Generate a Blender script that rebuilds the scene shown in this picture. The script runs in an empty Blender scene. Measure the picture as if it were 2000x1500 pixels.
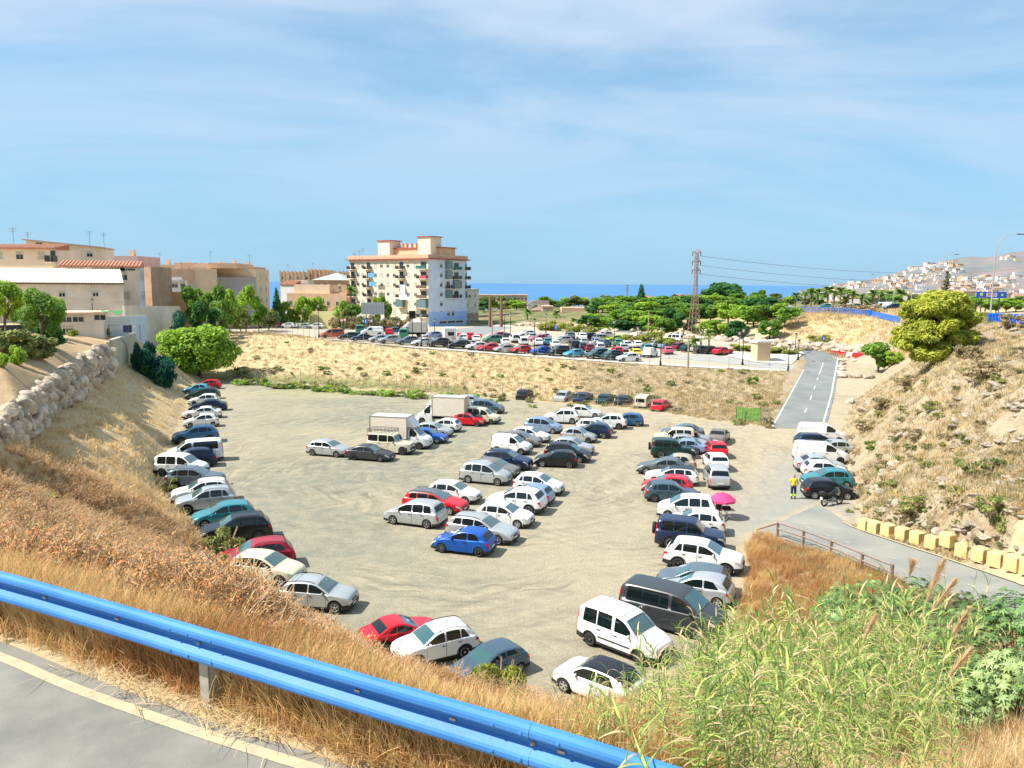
import bpy, bmesh, math, random
import numpy as np
from mathutils import Vector, Matrix
from mathutils.bvhtree import BVHTree
from mathutils import geometry as mgeo
random.seed(7)
RNG = np.random.default_rng(7)
SC = bpy.context.scene
COL = SC.collection
R = math.radians
# ------------------------------------------------------------------ camera
CAMZ = 16.0
PITCH = math.atan(197 / 1500)
ROLL = 0.0078
F_ = Vector((0, math.cos(PITCH), -math.sin(PITCH)))
R0 = Vector((1, 0, 0)); U0 = Vector((0, math.sin(PITCH), math.cos(PITCH)))
RV = R0 * math.cos(ROLL) + U0 * math.sin(ROLL)
UV = U0 * math.cos(ROLL) - R0 * math.sin(ROLL)
cam_d = bpy.data.cameras.new('camera'); cam = bpy.data.objects.new('camera', cam_d); COL.objects.link(cam)
cam_d.sensor_width = 36; cam_d.lens = 27; cam_d.clip_start = 0.1; cam_d.clip_end = 90000
cam.matrix_world = Matrix.Translation((0, 0, CAMZ)) @ Matrix((RV, UV, -F_)).transposed().to_4x4()
SC.camera = cam
# ------------------------------------------------------------------ world, sun, exposure
SUN_EL, SUN_AZ = 50.0, 191.0      # azimuth: direction TO the sun, degrees from +X counter-clockwise
sun_dir = Vector((math.cos(R(SUN_EL)) * math.cos(R(SUN_AZ)), math.cos(R(SUN_EL)) * math.sin(R(SUN_AZ)), math.sin(R(SUN_EL))))
sd = bpy.data.lights.new('sun', 'SUN'); so = bpy.data.objects.new('sun', sd); COL.objects.link(so)
sd.energy = 5.0; sd.angle = R(0.6); sd.color = (1.0, 0.955, 0.87)
so.rotation_euler = sun_dir.to_track_quat('Z', 'Y').to_euler()
W = bpy.data.worlds.new('World'); SC.world = W; W.use_nodes = True
wt = W.node_tree; wt.nodes.clear()
def _n(t, typ, **k):
    n = t.nodes.new(typ)
    for a, b in k.items(): setattr(n, a, b)
    return n
wo = _n(wt, 'ShaderNodeOutputWorld'); bg = _n(wt, 'ShaderNodeBackground')
sky = _n(wt, 'ShaderNodeTexSky', sky_type='NISHITA', sun_disc=False)
sky.sun_elevation = R(SUN_EL); sky.sun_rotation = R(90 - SUN_AZ); sky.altitude = 30; sky.air_density = 1.0; sky.dust_density = 0.6; sky.ozone_density = 2.0
bg.inputs[1].default_value = 0.108
geo = _n(wt, 'ShaderNodeTexCoord')
sep = _n(wt, 'ShaderNodeSeparateXYZ'); wt.links.new(geo.outputs['Generated'], sep.inputs[0])
hz = _n(wt, 'ShaderNodeMapRange'); hz.inputs[1].default_value = 0.0; hz.inputs[2].default_value = 0.45
hz.inputs[3].default_value = 0.85; hz.inputs[4].default_value = 0.35; hz.interpolation_type = 'SMOOTHSTEP'
wt.links.new(sep.outputs[2], hz.inputs[0])
mx = _n(wt, 'ShaderNodeMix', data_type='RGBA'); mx.inputs[7].default_value = (1.75, 3.6, 5.2, 1)
wt.links.new(hz.outputs[0], mx.inputs[0]); wt.links.new(sky.outputs[0], mx.inputs[6])
dv = _n(wt, 'ShaderNodeVectorMath', operation='DIVIDE'); wt.links.new(geo.outputs['Generated'], dv.inputs[0])
cz = _n(wt, 'ShaderNodeMath', operation='MAXIMUM'); cz.inputs[1].default_value = 0.0
wt.links.new(sep.outputs[2], cz.inputs[0])
cz2 = _n(wt, 'ShaderNodeMath', operation='ADD'); cz2.inputs[1].default_value = 0.22; wt.links.new(cz.outputs[0], cz2.inputs[0])
cmb = _n(wt, 'ShaderNodeCombineXYZ')
for i in range(3): wt.links.new(cz2.outputs[0], cmb.inputs[i])
wt.links.new(cmb.outputs[0], dv.inputs[1])
mp = _n(wt, 'ShaderNodeMapping'); mp.inputs['Rotation'].default_value = (0, 0, R(20)); mp.inputs['Scale'].default_value = (0.7, 1.15, 1.0)
mp.inputs['Location'].default_value = (3.3, 1.9, 0)
wt.links.new(dv.outputs[0], mp.inputs[0])
n1 = _n(wt, 'ShaderNodeTexNoise'); n1.inputs['Scale'].default_value = 1.05; n1.inputs['Detail'].default_value = 9; n1.inputs['Roughness'].default_value = 0.56; n1.inputs['Distortion'].default_value = 0.5
wt.links.new(mp.outputs[0], n1.inputs['Vector'])
cr = _n(wt, 'ShaderNodeMapRange'); cr.interpolation_type = 'SMOOTHSTEP'
cr.inputs[1].default_value = 0.34; cr.inputs[2].default_value = 0.62; cr.inputs[3].default_value = 0.0; cr.inputs[4].default_value = 0.85
wt.links.new(n1.outputs[0], cr.inputs[0])
up = _n(wt, 'ShaderNodeMapRange'); up.inputs[1].default_value = 0.03; up.inputs[2].default_value = 0.3; up.inputs[3].default_value = 0.12; up.inputs[4].default_value = 1.0
wt.links.new(sep.outputs[2], up.inputs[0])
ml = _n(wt, 'ShaderNodeMath', operation='MULTIPLY'); wt.links.new(cr.outputs[0], ml.inputs[0]); wt.links.new(up.outputs[0], ml.inputs[1])
mx2 = _n(wt, 'ShaderNodeMix', data_type='RGBA'); mx2.inputs[7].default_value = (4.0, 4.8, 5.75, 1)
wt.links.new(ml.outputs[0], mx2.inputs[0]); wt.links.new(mx.outputs[2], mx2.inputs[6])
wt.links.new(mx2.outputs[2], bg.inputs[0]); wt.links.new(bg.outputs[0], wo.inputs[0])
SC.view_settings.view_transform = 'Standard'; SC.view_settings.look = 'None'; SC.view_settings.gamma = 1
SC.view_settings.use_curve_mapping = False; SC.view_settings.exposure = 0.66
SC.render.engine = 'CYCLES'
SC.cycles.max_bounces = 5; SC.cycles.diffuse_bounces = 3; SC.cycles.glossy_bounces = 2; SC.cycles.transmission_bounces = 3
SC.cycles.transparent_max_bounces = 6; SC.cycles.use_denoising = True
# ------------------------------------------------------------------ helpers
def ray(px, py):
    d = F_ * 1500 + RV * (px - 1000) + UV * (750 - py)
    return d.normalized()
def atz(px, py, z):
    d = ray(px, py); t = (z - CAMZ) / d.z
    return Vector((d.x * t, d.y * t, z))
def aty(px, py, Y):
    d = ray(px, py); t = Y / d.y
    return Vector((d.x * t, Y, CAMZ + d.z * t))
def topix(p):
    d = Vector(p) - Vector((0, 0, CAMZ)); k = d.dot(F_)
    return 1000 + 1500 * d.dot(RV) / k, 750 - 1500 * d.dot(UV) / k
def link(o, parent=None):
    COL.objects.link(o)
    if parent is not None: o.parent = parent
    return o
def tag(o, label=None, cat=None, group=None, kind=None):
    if label: o['label'] = label
    if cat: o['category'] = cat
    if group: o['group'] = group
    if kind: o['kind'] = kind
    return o
def empty(name, loc=(0, 0, 0), rz=0.0, label=None, cat=None, group=None):
    o = bpy.data.objects.new(name, None); o.empty_display_size = 0.3
    o.location = loc; o.rotation_euler = (0, 0, rz); link(o)
    return tag(o, label, cat, group)
def put(name, mesh, parent=None, loc=(0, 0, 0), rot=(0, 0, 0), scale=(1, 1, 1)):
    o = bpy.data.objects.new(name, mesh); o.location = loc; o.rotation_euler = rot; o.scale = scale
    return link(o, parent)
class MB:
    """collects shapes, builds one mesh"""
    def __init__(s): s.v = []; s.f = []; s.m = []; s.M = None
    def add(s, vs, fs, mi=0):
        b = len(s.v)
        if s.M is not None: vs = [s.M @ Vector(p) for p in vs]
        s.v.extend([tuple(p) for p in vs]); s.f.extend([tuple(i + b for i in f) for f in fs]); s.m.extend([mi] * len(fs)); return s
    def box(s, a, b, mi=0):
        x0, y0, z0 = a; x1, y1, z1 = b
        return s.add([(x0, y0, z0), (x1, y0, z0), (x1, y1, z0), (x0, y1, z0), (x0, y0, z1), (x1, y0, z1), (x1, y1, z1), (x0, y1, z1)],
                     [(0, 3, 2, 1), (4, 5, 6, 7), (0, 1, 5, 4), (1, 2, 6, 5), (2, 3, 7, 6), (3, 0, 4, 7)], mi)
    def cbox(s, c, d, mi=0):
        return s.box((c[0] - d[0] / 2, c[1] - d[1] / 2, c[2] - d[2] / 2), (c[0] + d[0] / 2, c[1] + d[1] / 2, c[2] + d[2] / 2), mi)
    def tube(s, pts, r, n=6, mi=0, cap=True):
        pts = [Vector(p) for p in pts]
        rs = r if isinstance(r, (list, tuple)) else [r] * len(pts)
        vs = []; fs = []
        up = Vector((0, 0, 1))
        for i, p in enumerate(pts):
            d = (pts[min(i + 1, len(pts) - 1)] - pts[max(i - 1, 0)])
            if d.length < 1e-9: d = Vector((0, 0, 1))
            d.normalize(); a = d.cross(up)
            if a.length < 0.05: a = d.cross(Vector((1, 0, 0)))
            a.normalize(); b = d.cross(a)
            for k in range(n):
                t = 2 * math.pi * k / n
                vs.append(p + (a * math.cos(t) + b * math.sin(t)) * rs[i])
        for i in range(len(pts) - 1):
            for k in range(n):
                k2 = (k + 1) % n
                fs.append((i * n + k, i * n + k2, (i + 1) * n + k2, (i + 1) * n + k))
        if cap and n > 2:
            fs.append(tuple(range(n))); fs.append(tuple((len(pts) - 1) * n + k for k in reversed(range(n))))
        return s.add(vs, fs, mi)
    def lathe(s, prof, c=(0, 0, 0), n=12, axis='z', mi=0):
        vs = []; fs = []
        for (r, h) in prof:
            for k in range(n):
                t = 2 * math.pi * k / n; u, w = r * math.cos(t), r * math.sin(t)
                p = (u, w, h) if axis == 'z' else ((u, h, w) if axis == 'y' else (h, u, w))
                vs.append((p[0] + c[0], p[1] + c[1], p[2] + c[2]))
        for i in range(len(prof) - 1):
            for k in range(n):
                k2 = (k + 1) % n; fs.append((i * n + k, i * n + k2, (i + 1) * n + k2, (i + 1) * n + k))
        return s.add(vs, fs, mi)
    def prism(s, poly, z0, z1, mi=0):
        n = len(poly)
        vs = [(x, y, z0) for x, y in poly] + [(x, y, z1) for x, y in poly]
        fs = [tuple(reversed(range(n))), tuple(range(n, 2 * n))] + [(i, (i + 1) % n, n + (i + 1) % n, n + i) for i in range(n)]
        return s.add(vs, fs, mi)
    def mesh(s, name, mats, smooth=False):
        me = bpy.data.meshes.new(name); me.from_pydata(s.v, [], s.f)
        for m in (mats if isinstance(mats, (list, tuple)) else [mats]): me.materials.append(m)
        if any(s.m): me.polygons.foreach_set('material_index', s.m)
        if smooth: me.polygons.foreach_set('use_smooth', [True] * len(me.polygons))
        me.update(); return me
    def build(s, name, mats, parent=None, loc=(0, 0, 0), rot=(0, 0, 0), smooth=False):
        return put(name, s.mesh(name, mats, smooth), parent, loc, rot)
def np_mesh(name, V, Fq, mats, smooth=False, attrs=None):
    """big meshes from numpy: Fq (n,4) or (n,3)"""
    me = bpy.data.meshes.new(name); V = np.asarray(V, np.float32); Fq = np.asarray(Fq, np.int32)
    k = Fq.shape[1]; n = len(Fq)
    me.vertices.add(len(V)); me.vertices.foreach_set('co', V.ravel())
    me.loops.add(n * k); me.loops.foreach_set('vertex_index', Fq.ravel())
    me.polygons.add(n); me.polygons.foreach_set('loop_start', np.arange(0, n * k, k, dtype=np.int32))
    if smooth: me.polygons.foreach_set('use_smooth', np.ones(n, bool))
    for m in (mats if isinstance(mats, (list, tuple)) else [mats]): me.materials.append(m)
    for an, (typ, dom, arr) in (attrs or {}).items():
        a = me.attributes.new(an, typ, dom)
        a.data.foreach_set('value' if typ == 'FLOAT' else ('vector' if typ == 'FLOAT_VECTOR' else 'color'), np.asarray(arr, np.float32).ravel())
    me.update(calc_edges=True); me.validate(); return me
MATS = {}
def mat(name, col, rough=0.8, metal=0.0, bump=0.0, bscale=20.0, var=0.0, vscale=3.0, spec=0.4, col2=None, coat=0.0, island=0.0, transl=0.0, orand=0.0):
    if name in MATS: return MATS[name]
    m = bpy.data.materials.new(name); m.use_nodes = True; t = m.node_tree; b = t.nodes['Principled BSDF']
    b.inputs['Base Color'].default_value = (*col, 1); b.inputs['Roughness'].default_value = rough; b.inputs['Metallic'].default_value = metal
    b.inputs['Specular IOR Level'].default_value = spec; b.inputs['Coat Weight'].default_value = coat; b.inputs['Coat Roughness'].default_value = 0.04
    tc = None
    out = None
    if var > 0 or col2 is not None:
        tc = _n(t, 'ShaderNodeTexCoord'); nz = _n(t, 'ShaderNodeTexNoise'); nz.inputs['Scale'].default_value = vscale; nz.inputs['Detail'].default_value = 6; nz.inputs['Roughness'].default_value = 0.62
        t.links.new(tc.outputs['Object'], nz.inputs['Vector'])
        rp = _n(t, 'ShaderNodeMapRange'); rp.inputs[1].default_value = 0.33; rp.inputs[2].default_value = 0.67
        t.links.new(nz.outputs[0], rp.inputs[0])
        mx = _n(t, 'ShaderNodeMix', data_type='RGBA')
        c2 = col2 if col2 is not None else tuple(max(0, c * (1 - var)) for c in col)
        c1 = col if col2 is not None else tuple(min(1, c * (1 + var * 0.7)) for c in col)
        mx.inputs[6].default_value = (*c2, 1); mx.inputs[7].default_value = (*c1, 1)
        t.links.new(rp.outputs[0], mx.inputs[0]); out = mx.outputs[2]
    if island > 0:
        g = _n(t, 'ShaderNodeNewGeometry'); hs = _n(t, 'ShaderNodeHueSaturation')
        r1 = _n(t, 'ShaderNodeMapRange'); r1.inputs[3].default_value = 1 - island; r1.inputs[4].default_value = 1 + island
        t.links.new(g.outputs['Random Per Island'], r1.inputs[0]); t.links.new(r1.outputs[0], hs.inputs['Value'])
        r2 = _n(t, 'ShaderNodeMapRange'); r2.inputs[3].default_value = 0.5 + island * 0.07; r2.inputs[4].default_value = 0.5 - island * 0.05
        t.links.new(g.outputs['Random Per Island'], r2.inputs[0]); t.links.new(r2.outputs[0], hs.inputs['Hue'])
        if out is not None: t.links.new(out, hs.inputs['Color'])
        else: hs.inputs['Color'].default_value = (*col, 1)
        out = hs.outputs[0]
    if orand > 0:
        g = _n(t, 'ShaderNodeObjectInfo'); hs = _n(t, 'ShaderNodeHueSaturation'); r1 = _n(t, 'ShaderNodeMapRange'); r1.inputs[3].default_value = 1 - orand; r1.inputs[4].default_value = 1 + orand
        t.links.new(g.outputs['Random'], r1.inputs[0]); t.links.new(r1.outputs[0], hs.inputs['Value']); t.links.new(out, hs.inputs['Color']); out = hs.outputs[0]
    if out is not None: t.links.new(out, b.inputs['Base Color'])
    if bump > 0:
        if tc is None: tc = _n(t, 'ShaderNodeTexCoord')
        nb = _n(t, 'ShaderNodeTexNoise'); nb.inputs['Scale'].default_value = bscale; nb.inputs['Detail'].default_value = 5
        t.links.new(tc.outputs['Object'], nb.inputs['Vector'])
        bp = _n(t, 'ShaderNodeBump'); bp.inputs['Strength'].default_value = bump; bp.inputs['Distance'].default_value = 0.05
        t.links.new(nb.outputs[0], bp.inputs['Height']); t.links.new(bp.outputs[0], b.inputs['Normal'])
    if transl > 0:
        tr = _n(t, 'ShaderNodeBsdfTranslucent'); ms = _n(t, 'ShaderNodeMixShader'); ms.inputs[0].default_value = transl
        if out is not None: t.links.new(out, tr.inputs[0])
        else: tr.inputs[0].default_value = (*col, 1)
        t.links.new(b.outputs[0], ms.inputs[1]); t.links.new(tr.outputs[0], ms.inputs[2])
        t.links.new(ms.outputs[0], t.nodes['Material Output'].inputs[0])
    MATS[name] = m; return m
# ------------------------------------------------------------------ terrain: a triangulated net through surveyed break lines
RAILPX = [(-260, 1040), (0, 1113), (190, 1166), (378, 1219), (600, 1283), (800, 1340), (1000, 1396), (1180, 1450), (1330, 1497), (1500, 1556)]
RAIL = [atz(x, y, 13.0) for x, y in RAILPX]
RAIL = [Vector((-18.5, 14.3, 13.0)), Vector((-12.5, 10.9, 13.0))] + RAIL[1:]
def off(line, d, z):
    out = []
    for i, p in enumerate(line):
        t = (line[min(i + 1, len(line) - 1)] - line[max(i - 1, 0)]); t.z = 0; t.normalize()
        n = Vector((-t.y, t.x, 0))           # away from the road
        q = p + n * d; q.z = z; out.append(q)
    return out
RAIL_EXT = RAIL + [RAIL[-1] + (RAIL[-1] - RAIL[-2]).normalized() * 4, RAIL[-1] + (RAIL[-1] - RAIL[-2]).normalized() * 12]
EDGEPX = [(-400, 1118), (0, 1250), (140, 1308), (280, 1361), (420, 1412), (640, 1480), (800, 1530), (1000, 1600)]
LINEPX = [(-400, 1136), (0, 1271), (140, 1334), (280, 1384), (420, 1432), (640, 1499), (800, 1549), (1000, 1620)]
ROADZ = 12.2
pts = []; segs = []
def PL(points, closed=False, con=True):
    b = len(pts)
    for p in points:
        pts.append(Vector(p) if len(p) == 3 and not isinstance(p, tuple) else atz(*p))
    if con:
        for i in range(len(points) - 1): segs.append((b + i, b + i + 1))
        if closed: segs.append((b + len(points) - 1, b))
V_ = Vector
PL([V_((p.x, p.y, ROADZ)) for p in [atz(x, y, ROADZ) for x, y in EDGEPX]] )
PL(off(RAIL_EXT, 0.12, 12.24)); PL(off(RAIL_EXT, 0.6, 12.26)); PL(off(RAIL_EXT, 2.6, 11.35))
for p in [(-30, 21, 12.2), (-30, -20, 12.2), (0, -6, 12.2), (12, -20, 12.2), (-12, -4, 12.2), (3, -3, 12.2)]: PL([V_(p)], con=False)
for q in [(0, 985, 9.4), (110, 960, 8.0), (200, 1000, 7.6), (0, 905, 7.3), (300, 1062, 6.2), (400, 1130, 6.0), (500, 1192, 5.8), (650, 1262, 5.4),
          (800, 1334, 5.0), (1050, 1402, 4.4), (1300, 1480, 5.8), (1600, 1500, 8.0), (1700, 1350, 4.0), (1450, 1300, 1.4), (1650, 1250, 1.8),
          (2000, 1370, 7.2), (2000, 1480, 10.8), (1780, 1500, 9.8), (2000, 1265, 3.6), (150, 905, 6.0), (250, 960, 4.6), (330, 1040, 2.6)]:
    a_ = atz(*q); a_.z -= 1.3 if q[0] < 700 else (1.0 if q[0] < 1100 else .5); PL([a_], con=False)
for p in [(8, 3, 12), (16, 6, 11.5), (28, 12, 10), (30, 24, 5), (18, 0, 12)]: PL([V_(p)], con=False)
TOE_L = [(700, 1282, 0), (560, 1215, 0), (455, 1152, 0), (418, 1105, 0), (385, 1035, 0), (330, 988, 0), (303, 935, 0), (310, 893, 0), (335, 857, 0),
         (350, 822, 0), (360, 792, 0), (368, 768, 0), (395, 750, 0), (440, 743, 0)]
TOE_F = [(440, 743, 0), (600, 753, 0), (800, 766, 0), (1000, 779, 0), (1200, 796, 0), (1300, 807, 0), (1430, 826, 0), (1500, 834, 0)]
TOE_N = [(1480, 1042, 0), (1456, 1068, 0), (1462, 1112, 0), (1440, 1182, 0), (1412, 1252, 0), (1335, 1335, 0), (1250, 1425, 0), (1100, 1425, 0), (1010, 1375, 0),
         (900, 1358, 0), (800, 1328, 0), (700, 1282, 0)]
PL(TOE_L); PL(TOE_F); PL(TOE_N)
CREST = [(330, 640, 4.4), (430, 645, 4.2), (520, 650, 4.8), (640, 663, 5.6), (800, 679, 4.6), (1000, 694, 3.6), (1220, 710, 3.0), (1400, 720, 2.5), (1540, 726, 2.2)]
PL(CREST)
RD2_L = [(1480, 1040, 0.0), (1560, 1062, 0.25), (1650, 1093, 0.7), (1740, 1128, 1.2), (1870, 1180, 1.7), (2000, 1233, 2.2)]
RD2_R = [(1600, 985, 0.0), (1665, 1028, 0.1), (1730, 1050, 0.45), (1800, 1073, 0.8), (1900, 1107, 1.4), (2000, 1142, 2.0)]
PL(RD2_L); PL(RD2_R)
_a = atz(*RD2_L[-1]); _b = atz(*RD2_R[-1])
PL([V_((_a.x + 3, _a.y - 6, 2.6)), V_((_b.x + 4.5, _b.y - 6, 2.6))])
TOE_R = [(1642, 846, 0), (1655, 900, 0), (1668, 960, 0), (1690, 1012, 0.2), (1800, 1055, .9), (1900, 1088, 1.5), (2000, 1118, 2.2)]
PL(TOE_R)
for q in [(2000, 850, 6.6), (2000, 720, 10.2), (2000, 640, 11.6), (1900, 640, 11.6), (1860, 702, 9.6), (1840, 722, 9.0), (1760, 765, 5.6), (1700, 800, 2.8),
          (1900, 760, 8.4), (1900, 900, 5.6), (1800, 900, 3.6), (1780, 980, 2.4), (2000, 1000, 4.6), (1900, 1000, 3.9)]: PL([q], con=False)
for p in [(45, 30, 8), (60, 45, 12), (40, 38, 5.2), (90, 60, 12)]: PL([V_(p)], con=False)
PL([(1745, 700, 4.0), (1880, 632, 10.5)], con=False)
RD1_L = [(1503, 836, 0.0), (1536, 778, 1.15), (1566, 724, 2.2)]
RD1_R = [(1612, 839, 0.0), (1630, 770, 1.25), (1641, 700, 2.3)]
PL(RD1_L); PL(RD1_R)
PL([(1735, 722, 2.6), (1700, 745, 2.0), (1665, 795, .8), (1642, 846, 0)])
PL([(450, 637, 3.2), (560, 639, 3.3), (700, 640, 3.0), (850, 634, 2.3), (940, 637, 2.2), (1060, 640, 2.1), (1200, 659, 2.0), (1400, 671, 2.0), (1560, 690, 2.2), (1640, 693, 2.3), (1725, 705, 2.6)])
PL([(1150, 640, 4.2), (1250, 648, 4.0), (1400, 656, 4.0), (1560, 674, 4.2), (1700, 690, 4.0)])
PL([(1120, 622, 5.0), (1300, 630, 5.5), (1450, 640, 6.0), (1560, 648, 6.0)])
HWY = [(1150, 600, 6.5), (1300, 603, 7.5), (1450, 603, 8.1), (1560, 606, 8.6), (1640, 612, 9.0), (1700, 618, 9.4), (1780, 624, 10.2), (1900, 629, 11.6), (2000, 635, 11.9)]
PL(HWY)
for p in [(60, 420, 5), (160, 320, 9), (120, 170, 11.5), (110, 110, 12.2), (240, 300, 11), (400, 500, 10), (-60, 330, 2), (0, 320, 3), (0, 480, -2), (120, 520, 2)]: PL([V_(p)], con=False)
W_TOP = [(-120, 905, 8.8), (-40, 850, 8.7), (10, 812, 8.6), (36, 786, 8.5), (72, 759, 8.4), (100, 738, 8.2), (134, 716, 8.0), (168, 697, 8.0), (197, 678, 8.0), (221, 669, 8.0)]
W_BOT = [(-120, 960, 6.9), (-30, 925, 6.6), (32, 880, 6.3), (62, 855, 6.0), (92, 824, 5.6), (115, 803, 5.3), (149, 786, 4.9), (172, 764, 4.7), (196, 744, 4.6), (223, 727, 4.5), (268, 705, 4.5)]
wt_pts = [atz(*q) for q in W_TOP]; wb_pts = [atz(*q) for q in W_BOT]
PL([(222, 667, 8.0), (268, 654.5, 8.0)])
PL(W_TOP); PL(W_BOT)
for q in [(0, 700, 10.6), (60, 670, 10.3), (120, 662, 9.2), (200, 656, 8.4), (250, 650, 8.1), (110, 640, 8.6),
          (300, 695, 3.4), (330, 742, 1.4), (250, 742, 3.8), (300, 765, 2.2), (200, 805, 4.3), (250, 852, 3.0), (150, 862, 5.4), (275, 900, 2.0), (300, 665, 3.9)]: PL([q], con=False)
for p in [(-60, 40, 14), (-45, 48, 12.5), (-85, 80, 12), (-80, 130, 8.6), (-110, 180, 7), (-60, 190, 4.4), (-120, 300, 4), (-20, 250, 2.0), (-40, 20, 12.3), (-70, 20, 13), (-150, 100, 12), (-58, 150, 6.0), (-60, 125, 3.0), (-50, 124, 0.6), (-52, 136, 3.2)]: PL([V_(p)], con=False)
for p in [(-900, 300, 6), (-600, 700, -4), (-200, 600, -5), (-100, 800, -14), (0, 700, -9), (150, 800, -12), (300, 900, -14), (500, 800, 0), (700, 500, 14), (900, 250, 30),
          (-1500, 1000, -22), (-500, 1050, -26), (0, 1000, -26), (400, 1150, -26), (800, 1500, -26), (1500, 2500, -26), (-1500, 0, 40), (1500, 0, 60), (-400, -600, 30), (600, -600, 40), (-1500, -800, 40), (1500, -800, 60),
          (60, -60, 14), (-60, -60, 14), (1600, 1200, 20), (3000, 3500, -26), (-3000, 1200, -26), (3000, -800, 60), (-3000, -800, 40)]: PL([V_(p)], con=False)
_r = mgeo.delaunay_2d_cdt([p.xy for p in pts], segs, [], 0, 1e-4)
_v2, _e2, _f2, _ov = _r[0], _r[1], _r[2], _r[3]
tin_v = []
for i, v in enumerate(_v2):
    if _ov[i]: z = sum(pts[j].z for j in _ov[i]) / len(_ov[i])
    else:
        z = None
    tin_v.append([v.x, v.y, z])
for i, t in enumerate(tin_v):       # crossings of break lines: nearest surveyed heights
    if t[2] is None:
        ds = sorted(((p.x - t[0]) ** 2 + (p.y - t[1]) ** 2, p.z) for p in pts)[:3]
        t[2] = sum(z / (d + .01) for d, z in ds) / sum(1 / (d + .01) for d, z in ds)
BV = BVHTree.FromPolygons([Vector(t) for t in tin_v], [tuple(f) for f in _f2])
def tinz(x, y):
    h = BV.ray_cast(Vector((x, y, 500)), Vector((0, 0, -1)))
    return h[0].z if h[0] else -30.0
def _hash(ix, iy, s):
    h = (ix * 374761393 + iy * 668265263 + s * 1442695041) & 0xFFFFFFFF
    h = ((h ^ (h >> 13)) * 1274126177) & 0xFFFFFFFF
    return ((h ^ (h >> 16)) & 0xFFFF) / 65535.0
def vnoise(x, y, s=0):
    x = np.asarray(x, float); y = np.asarray(y, float)
    ix = np.floor(x).astype(np.int64); iy = np.floor(y).astype(np.int64); fx = x - ix; fy = y - iy
    fx = fx * fx * (3 - 2 * fx); fy = fy * fy * (3 - 2 * fy)
    a = _hash(ix, iy, s); b = _hash(ix + 1, iy, s); c = _hash(ix, iy + 1, s); d = _hash(ix + 1, iy + 1, s)
    return (a * (1 - fx) + b * fx) * (1 - fy) + (c * (1 - fx) + d * fx) * fy - 0.5
def fbm(x, y, s=0, o=4):
    r = 0; a = 1.0
    for k in range(o): r = r + a * vnoise(x * 2 ** k, y * 2 ** k, s + k); a *= 0.5
    return r
def inpoly(x, y, poly):
    x = np.asarray(x); y = np.asarray(y); c = np.zeros(x.shape, bool); n = len(poly)
    for i in range(n):
        x0, y0 = poly[i][0], poly[i][1]; x1, y1 = poly[(i + 1) % n][0], poly[(i + 1) % n][1]
        if y0 == y1: continue
        k = ((y0 > y) != (y1 > y)) & (x < (x1 - x0) * (y - y0) / (y1 - y0) + x0); c ^= k
    return c
def pdist(x, y, line):
    x = np.asarray(x, float); y = np.asarray(y, float); d = np.full(x.shape, 1e9)
    for i in range(len(line) - 1):
        ax, ay = line[i][0], line[i][1]; bx, by = line[i + 1][0], line[i + 1][1]
        L2 = (bx - ax) ** 2 + (by - ay) ** 2 + 1e-9
        t = np.clip(((x - ax) * (bx - ax) + (y - ay) * (by - ay)) / L2, 0, 1)
        d = np.minimum(d, np.hypot(x - ax - t * (bx - ax), y - ay - t * (by - ay)))
    return d
wl = lambda L: [atz(*q) for q in L]
LOT = wl(TOE_L) + wl(TOE_F)[1:] + wl([(1560, 838, 0)]) + wl(RD1_R)[:1] + wl(TOE_R[:4]) + wl(RD2_R[::-1])[-2:] + wl(TOE_N)
RD2 = wl(RD2_L) + [V_((_a.x + 3, _a.y - 6, 2.6)), V_((_b.x + 4.5, _b.y - 6, 2.6))] + wl(RD2_R[::-1])
RD1 = wl(RD1_L) + wl([(1563, 697, 2.2), (1600, 694, 2.2)]) + wl(RD1_R[::-1])
UP_BACK = [(1560, 690, 2.2), (1400, 671, 2.0), (1200, 659, 2.0), (1060, 640, 2.1), (940, 637, 2.2), (850, 634, 2.3), (700, 640, 3.0), (560, 639, 3.3), (450, 637, 3.2)]
UPLOT = wl(CREST[1:]) + wl(UP_BACK)
SHOULD = wl([(1612, 839, 0.0), (1630, 770, 1.25), (1641, 700, 2.3), (1725, 705, 2.6), (1735, 722, 2.6), (1700, 745, 2.0), (1665, 795, .8), (1642, 846, 0)])
UROAD = [atz(x, y, ROADZ) for x, y in EDGEPX] + [V_((6, -8, 0)), V_((-40, -8, 0)), V_((-40, 20, 0))]
DIRT_L = wl(W_TOP) + wl([(268, 654, 8.0), (255, 648, 8.1), (110, 640, 8.6), (60, 650, 10.3), (0, 640, 10.6)]) + [V_((-60, 60, 0)), V_((-60, 30, 0))]
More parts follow.
